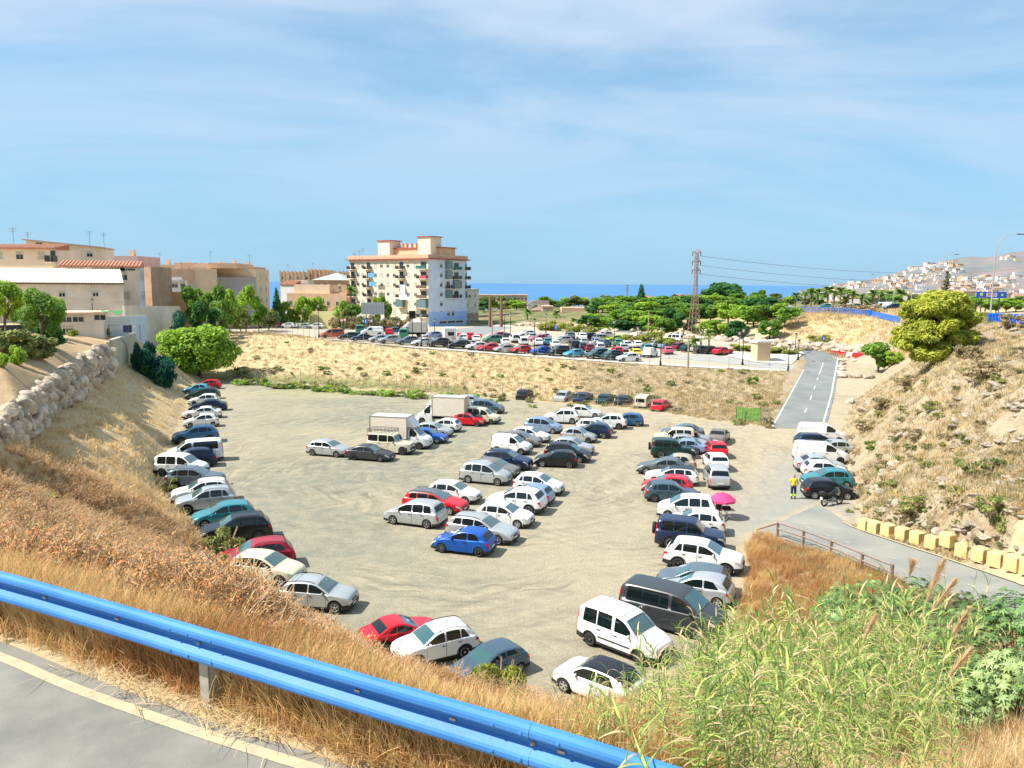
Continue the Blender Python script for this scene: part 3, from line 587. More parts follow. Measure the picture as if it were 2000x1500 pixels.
SPECS = {
 'hatch': dict(L=4.05, W=1.74, wb=2.52, fo=.80, R=.31, prof=[(0, .50), (.04, .62), (.14, .74), (.55, .88), (1.02, .98), (1.18, 1.05), (1.80, 1.38), (2.15, 1.46), (2.7, 1.475), (3.25, 1.43), (3.58, 1.36), (3.86, 1.00), (3.97, .93), (4.03, .72), (4.05, .50)],
    ws=(1.14, 1.86), rg=(3.56, 3.87), belt=(.90, .98), win=[(1.35, 2.28), (2.36, 3.12), (3.18, 3.52)], doors=[(1.28, 2.32), (2.32, 3.22)], lean=.22),
 'hatch3': dict(L=3.85, W=1.67, wb=2.44, fo=.74, R=.29, prof=[(0, .48), (.04, .60), (.14, .71), (.55, .84), (.98, .94), (1.12, 1.00), (1.75, 1.34), (2.1, 1.42), (2.6, 1.43), (3.05, 1.38), (3.38, 1.29), (3.66, .96), (3.77, .90), (3.83, .70), (3.85, .50)],
    ws=(1.08, 1.80), rg=(3.34, 3.67), belt=(.87, .96), win=[(1.3, 2.38), (2.46, 3.22)], doors=[(1.22, 2.42)], lean=.30),
 'sedan': dict(L=4.55, W=1.76, wb=2.68, fo=.86, R=.315, prof=[(0, .48), (.04, .60), (.14, .70), (.6, .84), (1.22, .94), (1.38, 1.0), (2.08, 1.34), (2.45, 1.42), (3.0, 1.43), (3.35, 1.37), (3.95, 1.04), (4.08, 1.0), (4.42, .97), (4.51, .80), (4.55, .50)],
    ws=(1.34, 2.12), rg=(3.38, 3.97), belt=(.89, .96), win=[(1.55, 2.52), (2.60, 3.36), (3.42, 3.72)], doors=[(1.48, 2.56), (2.56, 3.5)], lean=.30),
 'suv': dict(L=4.40, W=1.83, wb=2.64, fo=.86, R=.36, prof=[(0, .60), (.04, .76), (.12, .90), (.55, 1.02), (1.12, 1.10), (1.26, 1.16), (1.90, 1.54), (2.25, 1.64), (2.9, 1.665), (3.5, 1.62), (3.85, 1.54), (4.16, 1.16), (4.30, 1.06), (4.38, .82), (4.40, .58)],
    ws=(1.22, 1.98), rg=(3.83, 4.17), belt=(1.03, 1.14), win=[(1.46, 2.42), (2.50, 3.28), (3.34, 3.78)], doors=[(1.38, 2.46), (2.46, 3.36)], lean=.26, clad=True, rails=True),
 'mpv': dict(L=4.30, W=1.76, wb=2.64, fo=.80, R=.31, prof=[(0, .52), (.04, .66), (.12, .80), (.45, .95), (.80, 1.05), (.92, 1.10), (1.68, 1.52), (2.1, 1.62), (2.8, 1.65), (3.5, 1.61), (3.9, 1.54), (4.12, 1.10), (4.22, .98), (4.28, .78), (4.30, .52)],
    ws=(.90, 1.74), rg=(3.90, 4.13), belt=(.93, 1.04), win=[(1.22, 2.24), (2.32, 3.10), (3.17, 3.78)], doors=[(1.15, 2.28), (2.28, 3.2)], lean=.14),
 'wagon': dict(L=4.60, W=1.77, wb=2.68, fo=.88, R=.315, prof=[(0, .50), (.04, .62), (.14, .72), (.6, .86), (1.22, .96), (1.38, 1.02), (2.05, 1.36), (2.4, 1.45), (3.0, 1.47), (3.8, 1.44), (4.15, 1.37), (4.40, 1.02), (4.50, .94), (4.57, .78), (4.60, .50)],
    ws=(1.34, 2.10), rg=(4.14, 4.41), belt=(.90, .97), win=[(1.55, 2.52), (2.60, 3.36), (3.44, 4.05)], doors=[(1.48, 2.56), (2.56, 3.44)], lean=.2, rails=True),
 'boxvan': dict(L=4.38, W=1.80, wb=2.72, fo=.84, R=.32, prof=[(0, .55), (.04, .70), (.12, .84), (.5, 1.0), (.92, 1.10), (1.04, 1.16), (1.62, 1.64), (1.95, 1.76), (2.6, 1.81), (3.6, 1.81), (4.08, 1.77), (4.27, 1.62), (4.34, 1.08), (4.37, .82), (4.38, .50)],
    ws=(1.02, 1.70), rg=(4.24, 4.345), belt=(1.02, 1.08), win=[(1.32, 2.20), (2.36, 3.16), (3.22, 3.98)], doors=[(1.26, 2.26), (2.26, 3.2)], lean=.06, clad=True, strip=True),
 'minivan': dict(L=4.95, W=1.92, wb=3.05, fo=.92, R=.345, prof=[(0, .62), (.04, .80), (.12, .96), (.5, 1.12), (.86, 1.22), (.98, 1.28), (1.68, 1.82), (2.0, 1.92), (2.7, 1.96), (4.2, 1.96), (4.68, 1.92), (4.84, 1.78), (4.91, 1.18), (4.94, .9), (4.95, .52)],
    ws=(.96, 1.76), rg=(4.81, 4.915), belt=(1.14, 1.17), win=[(1.30, 2.26), (2.42, 4.52)], doors=[(1.22, 2.32), (2.32, 3.5)], lean=.05),
 'panelvan': dict(L=4.95, W=1.92, wb=3.05, fo=.92, R=.345, prof=[(0, .62), (.04, .80), (.12, .96), (.5, 1.12), (.86, 1.22), (.98, 1.28), (1.68, 1.82), (2.0, 1.92), (2.7, 1.96), (4.2, 1.96), (4.68, 1.92), (4.84, 1.78), (4.91, 1.18), (4.94, .9), (4.95, .52)],
    ws=(.96, 1.76), rg=None, belt=(1.14, 1.17), win=[(1.30, 2.26)], doors=[(1.22, 2.32), (2.32, 3.5)], lean=.05),
 'smallvan': dict(L=4.0, W=1.72, wb=2.56, fo=.76, R=.30, prof=[(0, .52), (.04, .68), (.12, .82), (.45, .97), (.82, 1.06), (.94, 1.12), (1.52, 1.58), (1.82, 1.70), (2.4, 1.75), (3.3, 1.75), (3.72, 1.72), (3.90, 1.58), (3.96, 1.08), (3.99, .82), (4.0, .50)],
    ws=(.92, 1.60), rg=None, belt=(.99, 1.03), win=[(1.22, 2.02)], doors=[(1.15, 2.08), (2.08, 2.9)], lean=.04, clad=True),
 'mini': dict(L=3.70, W=1.67, wb=2.40, fo=.66, R=.30, prof=[(0, .50), (.03, .64), (.10, .78), (.4, .90), (.82, .96), (.94, 1.02), (1.38, 1.33), (1.65, 1.41), (2.3, 1.42), (2.9, 1.38), (3.18, 1.30), (3.44, .98), (3.58, .90), (3.67, .70), (3.70, .48)],
    ws=(.90, 1.43), rg=(3.15, 3.45), belt=(.89, .94), win=[(1.12, 2.12), (2.18, 3.0)], doors=[(1.05, 2.15)], lean=.26),
 'coupe': dict(L=4.30, W=1.75, wb=2.52, fo=.82, R=.32, prof=[(0, .45), (.05, .56), (.16, .66), (.7, .80), (1.32, .90), (1.45, .95), (2.12, 1.27), (2.4, 1.32), (2.8, 1.32), (3.1, 1.25), (3.6, .98), (3.75, .94), (4.12, .90), (4.26, .72), (4.30, .48)],
    ws=(1.42, 2.16), rg=(3.10, 3.62), belt=(.86, .91), win=[(1.60, 2.62), (2.68, 3.1)], doors=[(1.5, 2.66)], lean=.30),
 'jeep': dict(L=4.25, W=1.78, wb=2.50, fo=.78, R=.37, prof=[(0, .66), (.04, .86), (.10, .98), (.5, 1.05), (1.20, 1.12), (1.30, 1.18), (1.74, 1.64), (2.0, 1.74), (2.6, 1.78), (3.6, 1.77), (4.02, 1.72), (4.14, 1.58), (4.21, 1.08), (4.24, .84), (4.25, .60)],
    ws=(1.28, 1.80), rg=(4.11, 4.215), belt=(1.08, 1.11), win=[(1.46, 2.26), (2.36, 3.06), (3.14, 3.86)], doors=[(1.38, 2.3), (2.3, 3.1)], lean=.04, clad=True, spare=True),
 'landrover': dict(L=4.45, W=1.69, wb=2.77, fo=.70, R=.39, prof=[(0, .62), (.03, .98), (.07, 1.06), (.5, 1.10), (1.26, 1.13), (1.36, 1.20), (1.62, 1.72), (1.76, 1.82), (2.4, 1.86), (3.6, 1.86), (4.30, 1.84), (4.38, 1.76), (4.42, 1.14), (4.44, .9), (4.45, .62)],
    ws=(1.34, 1.64), rg=(4.36, 4.425), belt=(1.13, 1.13), win=[(1.50, 2.20), (2.28, 3.16), (3.26, 4.24)], doors=[(1.44, 2.24), (2.24, 3.2)], lean=0, rack=True),
 'truck': dict(L=2.05, W=1.95, wb=3.4, fo=.86, R=.35, prof=[(0, .62), (.04, .82), (.12, .98), (.45, 1.16), (.72, 1.28), (.84, 1.36), (1.40, 1.98), (1.62, 2.10), (1.8, 2.14), (1.95, 2.14), (2.0, 2.10), (2.03, 1.2), (2.05, .55)],
    ws=(.80, 1.46), rg=None, belt=(1.18, 1.2), win=[(1.12, 1.85)], doors=[(1.05, 1.95)], lean=0, cargo=True),
 'pickup': dict(L=4.7, W=1.75, wb=2.9, fo=.84, R=.34, prof=[(0, .58), (.04, .74), (.12, .88), (.5, .98), (1.05, 1.06), (1.18, 1.12), (1.72, 1.55), (2.0, 1.64), (2.4, 1.65), (2.62, 1.60), (2.78, 1.12), (2.9, 1.04), (4.6, 1.04), (4.67, .9), (4.70, .55)],
    ws=(1.16, 1.78), rg=(2.60, 2.79), belt=(1.02, 1.04), win=[(1.4, 2.5)], doors=[(1.3, 2.55)], lean=.1),
}
PROTO = {}
def wheel_meshes(Rw, dark):
    t = MB(); w = .20
    t.lathe([(Rw * .66, -w / 2), (Rw * .92, -w / 2), (Rw, -w / 2 + .03), (Rw, w / 2 - .03), (Rw * .92, w / 2), (Rw * .66, w / 2)], n=22, axis='y')
    tm = t.mesh('tyre', m_tyre, True)
    r = MB(); ro = Rw * .67
    r.lathe([(ro, w / 2 - .005), (ro * .90, w / 2 - .002), (ro * .86, w / 2 - .03)], n=22, axis='y')
    r.lathe([(ro * .99, w / 2 - .05), (.001, w / 2 - .05)], n=22, axis='y', mi=1)
    r.lathe([(ro * .99, -w / 2 + .02), (.001, -w / 2 + .02)], n=22, axis='y', mi=1)
    r.lathe([(ro * .24, w / 2 - .05), (ro * .22, w / 2 - .008), (.001, w / 2 - .004)], n=10, axis='y')
    for k in range(5):
        a = 2 * math.pi * k / 5 + .3; c, s_ = math.cos(a), math.sin(a); h = ro * (.13 if not dark else .2)
        p = [(c * ro * .15 - s_ * h, s_ * ro * .15 + c * h), (c * ro * .9 - s_ * h * 1.25, s_ * ro * .9 + c * h * 1.25), (c * ro * .9 + s_ * h * 1.25, s_ * ro * .9 - c * h * 1.25), (c * ro * .15 + s_ * h, s_ * ro * .15 - c * h)]
        r.add([(x, w / 2 - .012, z) for x, z in p] + [(x, w / 2 - .05, z) for x, z in p], [(0, 1, 2, 3), (3, 2, 1, 0), (0, 4, 5, 1), (2, 6, 7, 3)])
    rm = r.mesh('rim', [m_rimd if dark else m_rim, m_seam])
    return tm, rm
def car_proto(kind, dark_rim=False):
    key = (kind, dark_rim)
    if key in PROTO: return PROTO[key]
    S = SPECS[kind]; L, Wd, Rw = S['L'], S['W'], S['R']
    P = chaikin(S['prof'], 2); ps = np.array([p[0] for p in P]); pz = np.array([p[1] for p in P])
    ps = np.maximum.accumulate(ps + np.arange(len(ps)) * 1e-6)
    top = lambda s: float(np.interp(s, ps, pz))
    xf = S['fo']; xr = S['fo'] + S['wb']; Ra = Rw + .055; sill = .20 if not S.get('clad') else .25
    def zlow(s):
        z = sill + .04 * max(0, (s - (L - .5)) / .5) + .02 * max(0, (.4 - s) / .4)
        for xw in (xf, xr):
            d = abs(s - xw)
            if d < Ra: z = max(z, Rw + math.sqrt(max(0, Ra * Ra - d * d)))
        return z
    def hw(s):
        f = 1.0
        if s < .75: f -= .20 * (1 - s / .75) ** 2.6
        r = L - s
        if kind != 'truck' and r < .45: f -= .13 * (1 - r / .45) ** 2.4
        return Wd / 2 * f
    b0, b1 = S['belt']
    def zr(s): return top(s) - .035
    def zb(s): return min(b0 + (b1 - b0) * s / L, zr(s) - .004)
    def wside(s, z):
        t = (z - .22) / max(.2, zb(s) - .22); t = min(1, max(0, t))
        return hw(s) * (1 - .055 * (1 - t) ** 2 - .03 * t ** 3)
    tum = .30 if kind not in ('boxvan', 'minivan', 'panelvan', 'smallvan', 'jeep', 'landrover', 'truck') else .13
    if kind in ('landrover',): tum = .06
    def wup(s, z): return max(.12, wside(s, zb(s)) - .018 - tum * max(0, z - zb(s)) - .10 * max(0, z - zb(s) - .38))
    def X(s): return L / 2 - s
    if kind == 'truck': X = lambda s: 2.9 - s
    st = sorted(set([round(float(x), 4) for x in ps] + [xf - Ra, xf + Ra, xr - Ra, xr + Ra] + [xw + Ra * math.cos(k * math.pi / 10) for xw in (xf, xr) for k in range(11)]))
    st = [s for s in st if 0 <= s <= L]
    st2 = [st[0]]
    for s in st[1:]:
        if s - st2[-1] > .004: st2.append(s)
    st = st2
    n1, n2, n3 = 5, 3, 4
    rings = []
    for s in st:
        zl = min(zlow(s), zb(s) - .02); r = []
        for k in range(n1 + 1):
            z = zl + (zb(s) - zl) * k / n1; r.append((X(s), wside(s, z), z))
        for k in range(n2 + 1):
            z = zb(s) + .001 + (zr(s) - zb(s)) * k / n2; r.append((X(s), wup(s, z), z))
        we = wup(s, zr(s))
        for k in range(1, n3 + 1):
            y = we * (1 - k / n3) ** 1.0; y = we * math.cos(k / n3 * math.pi / 2) if k < n3 else 0.0
            r.append((X(s), y, zr(s) + .035 * math.sqrt(max(0, 1 - (y / we) ** 2)) if we > 0 else zr(s)))
        rings.append(r)
    body = MB(); m = len(rings[0]); vs = []; fs = []
    for r in rings:
        vs += r; vs += [(x, -y, z) for x, y, z in r[:-1]]
    w_ = 2 * m - 1
    def idx(i, k, side): return i * w_ + (k if side == 0 or k == m - 1 else m + k)
    for i in range(len(rings) - 1):
        for k in range(m - 1):
            fs.append((idx(i, k, 0), idx(i + 1, k, 0), idx(i + 1, k + 1, 0), idx(i, k + 1, 0)))
            fs.append((idx(i, k, 1), idx(i, k + 1, 1), idx(i + 1, k + 1, 1), idx(i + 1, k, 1)))
    for i in (0, len(rings) - 1):
        for k in range(m - 1):
            f = (idx(i, k, 0), idx(i, k + 1, 0), idx(i, k + 1, 1), idx(i, k, 1)); f = tuple(dict.fromkeys(f))
            if len(f) > 2: fs.append(f if i == 0 else f[::-1])
    body.add(vs, fs)
    bm_ = body.mesh('body', PAINT['white'], True)
    parts = [('body', bm_, 'paint', None, (0, 0, 0), 0)]
    un = MB(); un.box((X(L) + .15, -Wd * .40, .20), (X(0) - .15, Wd * .40, .50))
    for xw in (xf, xr):
        if xw > L: continue
        un.box((X(xw) - Ra * .98, -Wd / 2 + .05, .3), (X(xw) + Ra * .98, Wd / 2 - .05, Rw + Ra * .8))
    parts.append(('underbody', un.mesh('underbody', m_under), None, None, (0, 0, 0), 0))
    def patch(fn, nu, nv, mats, name, off=None, mi=0, mirror=False, mbx=None):
        q = mbx or MB(); vs = [fn(u / nu, v / nv) for u in range(nu + 1) for v in range(nv + 1)]
        if mirror: vs = [(x, -y, z) for x, y, z in vs]
        k = nv + 1; f = [(u * k + v, (u + 1) * k + v, (u + 1) * k + v + 1, u * k + v + 1) for u in range(nu) for v in range(nv)]
        if mirror: f = [t[::-1] for t in f]
        q.add(vs, f, mi)
        return q.mesh(name, mats, True) if mbx is None else None
    def topsurf(s0, s1, inset, lift, ins1=None):
        ins1 = inset if ins1 is None else ins1
        def fn(u, v):
            s = s0 + (s1 - s0) * u; we = wup(s, zr(s)) - (inset + (ins1 - inset) * u); t = 2 * v - 1; y = we * t; w0 = wup(s, zr(s))
            z = zr(s) + .035 * math.sqrt(max(0, 1 - (y / w0) ** 2))
            ds = .02; dz = (top(s + ds) - top(s - ds)); nx, nz = dz / math.hypot(dz, 2 * ds), 2 * ds / math.hypot(dz, 2 * ds)
            return (X(s) + nx * lift, y, z + nz * lift)
        return fn
    a, b = S['ws']; parts.append(('windscreen', patch(topsurf(a + .03, b - .04, .07, .012, .09), 8, 8, m_wind, 'windscreen'), None, None, (0, 0, 0), 0))
    if S['rg']:
        a, b = S['rg']; sq = .10 if tum > .2 else .16
        parts.append(('rear_window', patch(topsurf(a + (b - a) * .06, b - (b - a) * .05, sq, .014), 8, 8, m_glass, 'rear_window'), None, None, (0, 0, 0), 0))
    def sidewin(s0, s1, lean, first, last):
        def fn(u, v):
            e = s1 - (lean * v if last else .02 * v)
            s = s0 + (e - s0) * u
            za = zb(s) + .035; zt = max(za + .003, zr(s) - .055); z = za + (zt - za) * v
            return (X(s), wup(s, z) + .012, z)
        return fn
    wins = S['win']
    for i, (s0, s1) in enumerate(wins):
        for mr in (False, True):
            parts.append(('side_window', patch(sidewin(s0, s1, S['lean'], i == 0, i == len(wins) - 1), 8, 4, m_glass, 'side_window', mirror=mr), None, None, (0, 0, 0), 0))
    for (s0, s1) in S['doors']:
        for mr in (False, True):
            q = MB()
            def dfn(e, lift):
                def fn(u, v):
                    s = s0 + e + (s1 - s0 - 2 * e) * u
                    zl = max(zlow(s), sill + .03) + .02 + e; zt = zb(s) - .012 - e * .5; z = zl + (zt - zl) * v
                    return (X(s), wside(s, z) + lift, z)
                return fn
            patch(dfn(0, .002), 10, 4, None, '', mirror=mr, mi=1, mbx=q); patch(dfn(.014, .005), 10, 4, None, '', mirror=mr, mbx=q)
            dm = q.mesh('door', [PAINT['white'], m_seam], True)
            h = MB(); hz_ = zb((s0 + s1) / 2) - .13; hy = wside(s1 - .2, hz_); sg = -1 if mr else 1
            h.cbox((X(s1 - .16), sg * (hy + .018), hz_), (.17, .03, .03))
            parts.append(('door', dm, 'paint', ('door_handle', h.mesh('door_handle', m_trim)), (0, 0, 0), 0))
    for nm, s0, s1 in (('front_bumper', 0.0, xf - Ra - .02), ('rear_bumper', xr + Ra + .02, L)):
        if kind == 'truck' and nm == 'rear_bumper': continue
        q = MB(); hgt = .17 if not S.get('clad') else .26
        for mr in (False, True):
            def bfn(u, v):
                s = s0 + (s1 - s0) * u; z = zlow(s) - .01 + hgt * v
                return (X(s), wside(s, z) + .012, z)
            patch(bfn, 8, 2, None, '', mirror=mr, mbx=q)
        s = 0.0 if nm[0] == 'f' else L; d = .012 if nm[0] == 'f' else -.012; y = wside(s, .4) + .012; z0 = zlow(s) - .01
        q.box((X(s) - abs(d), -y, z0), (X(s) + abs(d) + .01, y, z0 + hgt))
        parts.append((nm, q.mesh(nm, m_trim, True), None, None, (0, 0, 0), 0))
    if S.get('clad') or S.get('strip'):
        q = MB()
        for mr in (False, True):
            def cfn(u, v):
                s = xf + Ra + (xr - xf - 2 * Ra) * u; z = sill - .01 + .12 * v
                return (X(s), wside(s, z) + .010, z)
            patch(cfn, 6, 1, None, '', mirror=mr, mbx=q)
            if S.get('strip'):
                def cf2(u, v):
                    s = xf + Ra + .1 + (xr - xf - 2 * Ra - .2) * u; z = .56 + .07 * v
                    return (X(s), wside(s, z) + .014, z)
                patch(cf2, 6, 1, None, '', mirror=mr, mbx=q)
            for xw in (xf, xr):
                def af(u, v):
                    t = math.pi * u; rr_ = Ra - .005 + .05 * v; s = xw - rr_ * math.cos(t); z = max(sill, Rw + rr_ * math.sin(t))
                    return (X(s), wside(min(L, max(0, s)), z) + .012, z)
                patch(af, 12, 1, None, '', mirror=mr, mbx=q)
        parts.append(('sill_cladding', q.mesh('sill_cladding', m_trim, True), None, None, (0, 0, 0), 0))
    q = MB(); gz0 = .60 * top(.02) + .1
    q.box((X(0) + .004, -Wd * .22, .36), (X(0) + .016, Wd * .22, .47)); q.box((X(.02) - .02, -Wd * .17, top(0) - .0), (X(.0) + .012, Wd * .17, top(0) + .09))
    parts.append(('grille', q.mesh('grille', m_trim), None, None, (0, 0, 0), 0))
    for mr in (False, True):
        def hf(u, v):
            s = .015 + .40 * u; zt = min(top(s) - .045, top(.40) - .05); z = zt - (.15 * (1 - .35 * u)) * v
            return (X(s) + .012, wside(s, z) + .012, z)
        parts.append(('headlight', patch(hf, 6, 2, m_head, 'headlight', mirror=mr), None, None, (0, 0, 0), 0))
        if kind != 'truck':
            tall = kind in ('boxvan', 'smallvan', 'minivan', 'panelvan', 'mpv', 'jeep')
            def tf(u, v):
                s = L - .015 - (.13 if tall else .26) * u; zt = min(top(L - .10) + (0.12 if tall else -.02), top(s) - .05); hh = .34 if tall else .16; z = zt - hh * (1 - .2 * u) * v
                return (X(s) - .014, (wside(s, z) if z < zb(s) else wup(s, z)) + .014, z)
            parts.append(('tail_light', patch(tf, 4, 3, m_tail, 'tail_light', mirror=mr), None, None, (0, 0, 0), 0))
        sm_ = S['ws'][0] + .35; mz = zb(sm_) + .07; my = wup(sm_, mz) + .09; sg = -1 if mr else 1
        q = MB(); q.lathe([(.001, -.10), (.05, -.085), (.07, -.03), (.07, .03), (.05, .085), (.001, .10)], n=8, axis='y')
        q.v = [(X(sm_) + x * .8, sg * my + y, mz + z) for x, y, z in q.v]
        parts.append(('wing_mirror', q.mesh('wing_mirror', PAINT['white'] , True), 'paint', None, (0, 0, 0), 0))
    q = MB(); q.box((X(0) + .017, -.26, .37), (X(0) + .026, .26, .46)); parts.append(('number_plate', q.mesh('number_plate', m_plate), None, None, (0, 0, 0), 0))
    if kind != 'truck':
        q = MB(); q.box((X(L) - .03, -.26, .50), (X(L) - .014, .26, .59)); parts.append(('number_plate', q.mesh('number_plate', m_plate), None, None, (0, 0, 0), 0))
    if S.get('rails'):
        for sg in (1, -1):
            q = MB(); ptsr = []
            for k in range(9):
                s = S['ws'][1] + .1 + (S['L'] - .55 - S['ws'][1]) * k / 8; hh = .055 if 0 < k < 8 else .0
                ptsr.append((X(s), sg * (wup(s, zr(s)) - .05), zr(s) + .015 + hh))
            q.tube(ptsr, .018, 5); parts.append(('roof_rail', q.mesh('roof_rail', m_trim), None, None, (0, 0, 0), 0))
    if S.get('spare'):
        q = MB(); q.lathe([(.001, -.11), (Rw * .9, -.11), (Rw, -.07), (Rw, .07), (Rw * .9, .11), (.001, .12)], c=(X(L) - .13, 0, .98), n=20, axis='x')
        parts.append(('spare_wheel', q.mesh('spare_wheel', m_tyre, True), None, None, (0, 0, 0), 0))
    if S.get('rack'):
        q = MB(); x0, x1, y1, zz = X(4.3), X(1.75), .74, 1.98
        for z in (zz, zz + .14, zz + .26):
            q.tube([(x0, -y1, z), (x1, -y1, z), (x1, y1, z), (x0, y1, z), (x0, -y1, z)], .018, 4)
        for k in range(8):
            x = x0 + (x1 - x0) * k / 7
            q.tube([(x, -y1, zz), (x, y1, zz)], .014, 4)
            for sg in (-1, 1): q.tube([(x, sg * y1, zz - .14), (x, sg * y1, zz + .26)], .014, 4)
        parts.append(('roof_rack', q.mesh('roof_rack', m_trim), None, None, (0, 0, 0), 0))
        q = MB(); q.tube([(X(-.10), -.75, .58), (X(-.10), .75, .58)], .06, 6); q.tube([(X(-.06), -.4, .58), (X(-.06), -.4, .98), (X(-.06), .4, .98), (X(-.06), .4, .58)], .025, 5)
        parts.append(('bull_bar', q.mesh('bull_bar', m_trim), None, None, (0, 0, 0), 0))
    if S.get('cargo'):
        q = MB(); x0, x1, y1, z0, z1 = -2.95, .82, 1.06, .98, 3.1
        q.box((x0, -y1, z0), (x1, y1, z1)); cm = q.mesh('cargo_box', mat('cargo_panel', (0.78, 0.69, 0.56), 0.6, bump=.1, bscale=3, var=.06))
        parts.append(('cargo_box', cm, None, None, (0, 0, 0), 0))
        q = MB(); e = .03
        for x in (x0, x1):
            for y in (-y1, y1): q.box((x - e, y - e, z0), (x + e, y + e, z1 + .02))
            for z in (z0, z1): q.box((x - e, -y1, z - e), (x + e, y1, z + e))
        for y in (-y1, y1):
            for z in (z0, z1): q.box((x0, y - e, z - e), (x1, y + e, z + e))
        q.box((x0 - .035, -.02, z0), (x0 - .002, .02, z1))
        for y in (-.5, .5): q.box((x0 - .05, y - .015, z0 + .05), (x0 - .02, y + .015, z1 - .05))
        parts.append(('box_frame', q.mesh('box_frame', mat('box_trim', (0.30, 0.27, 0.24), 0.5, .3)), None, None, (0, 0, 0), 0))
        q = MB(); q.box((-2.9, -.45, .55), (1.0, .45, .8)); q.box((-2.9, -1.0, .5), (-2.8, 1.0, .62)); q.box((-2.9, -.85, .8), (.8, .85, .97))
        parts.append(('chassis', q.mesh('chassis', m_under), None, None, (0, 0, 0), 0))
        q = MB(); q.add([(.82, -.95, 2.15), (.82, .95, 2.15), (.82, .95, 3.0), (.82, -.95, 3.0), (1.6, -.8, 2.16), (1.6, .8, 2.16)], [(0, 4, 5, 1), (4, 0, 3), (1, 5, 2), (3, 2, 5, 4)])
        parts.append(('wind_deflector', q.mesh('wind_deflector', PAINT['white']), 'paint', None, (0, 0, 0), 0))
    tm, rm = wheel_meshes(Rw, dark_rim)
    for xw in (xf, xr):
        for sg in (1, -1):
            parts.append(('wheel', tm, None, ('rim', rm), (X(xw), sg * (Wd / 2 - .115), Rw), 0 if sg > 0 else math.pi))
    PROTO[key] = parts
    return parts
SMALL = {'number_plate', 'grille', 'roof_rail', 'sill_cladding', 'underbody'}
ENG = {'hatch': 'hatchback', 'hatch3': 'three-door hatchback', 'sedan': 'saloon', 'suv': 'SUV', 'mpv': 'people carrier', 'wagon': 'estate car', 'boxvan': 'window van', 'minivan': 'minibus', 'panelvan': 'panel van',
       'smallvan': 'small panel van', 'mini': 'small three-door car', 'coupe': 'coupe', 'jeep': 'off-roader', 'landrover': 'off-roader', 'truck': 'box truck', 'pickup': 'pickup'}
CARN = {'boxvan': 'parked_van', 'minivan': 'parked_minibus', 'panelvan': 'parked_van', 'smallvan': 'parked_van', 'truck': 'box_truck', 'pickup': 'pickup', 'landrover': 'off_road_car', 'jeep': 'off_road_car'}
CATN = {'parked_van': 'van', 'parked_minibus': 'minibus', 'box_truck': 'truck', 'pickup': 'pickup', 'off_road_car': 'car'}
ncar = [0]
CARPOS = []
def car(kind, color, cx, yb, head, label, group, width=None, detail=True, roofcol=None, z=None, extra=None):
    """cx: middle of the car in the photograph's columns, yb: row where its near wheels meet the ground, head: degrees, 0 = facing +X, 90 = away"""
    S = SPECS[kind]; h = R(head)
    p = hit(cx, yb) if z is None else atz(cx, yb, z)
    view = Vector((p.x, p.y)).normalized(); d = Vector((math.cos(h), math.sin(h))); c = abs(view.dot(d)); sn = math.sqrt(max(0, 1 - c * c))
    ext = (c * S['wb'] / 2 + sn * S['W'] / 2) if kind != 'truck' else (c * 1.6 + sn * 1.0)
    q = Vector((p.x + view.x * ext, p.y + view.y * ext, 0)); q.z = max(0.0, gz(q.x, q.y)) if z is None else z
    e = .9; fx = tinz(q.x + d.x * e, q.y + d.y * e) - tinz(q.x - d.x * e, q.y - d.y * e)
    sc = (0.93 + 0.07 * ((ncar[0] * 37) % 10) / 10) if kind not in ('truck', 'landrover') else 1.0
    nm = CARN.get(kind, 'parked_car')
    o = empty(nm, (q.x, q.y, q.z + .012 + (0.03 if z is None and q.y > 115 else 0)), 0, label, CATN.get(nm, 'car'), group)
    o.rotation_euler = (0, -math.atan2(fx, 2 * e) if abs(fx) < .6 else 0, h); k_ = (ncar[0] * 53) % 11 / 10; o.scale = (sc, .97, .95 + .07 * k_)
    ncar[0] += 1
    CARPOS.append((q.x, q.y))
    pm = PAINT[color]
    dark = (kind in ('smallvan', 'boxvan', 'panelvan', 'truck', 'landrover')) or ncar[0] % 4 == 0
    for (pn, me, paintflag, sub, loc, rz) in car_proto(kind, dark):
        if not detail and pn in SMALL: continue
        w = put(pn, me, o, loc, (0, 0, rz))
        if paintflag:
            w.material_slots[0].link = 'OBJECT'; w.material_slots[0].material = pm
        if sub and (detail or sub[0] == 'rim'): put(sub[0], sub[1], w)
    if roofcol:
        me = roof_mesh(kind); rf = put('roof_panel', me, o); rf.material_slots[0].link = 'OBJECT'; rf.material_slots[0].material = PAINT.get(roofcol, m_trim)
    return o
_roof = {}
def roof_mesh(kind):
    if kind in _roof: return _roof[kind]
    me = [p for p in car_proto(kind) if p[0] == 'body'][0][1]; S = SPECS[kind]; L = S['L']
    x1 = L / 2 - S['ws'][1] + .04; x0 = L / 2 - (S['rg'][0] if S['rg'] else L - .2) - .02
    zt = max(v.co.z for v in me.vertices); vs = []; fs = []
    for p in me.polygons:
        cc = p.center
        if x0 < cc.x < x1 and cc.z > zt - .16 and p.normal.z > .45:
            b = len(vs); vs += [tuple(me.vertices[i].co + p.normal * .006) for i in p.vertices]; fs.append(tuple(range(b, b + len(p.vertices))))
    m2 = MB(); m2.add(vs, fs); r = m2.mesh('roof_panel', PAINT['black'], False); _roof[kind] = r; return r
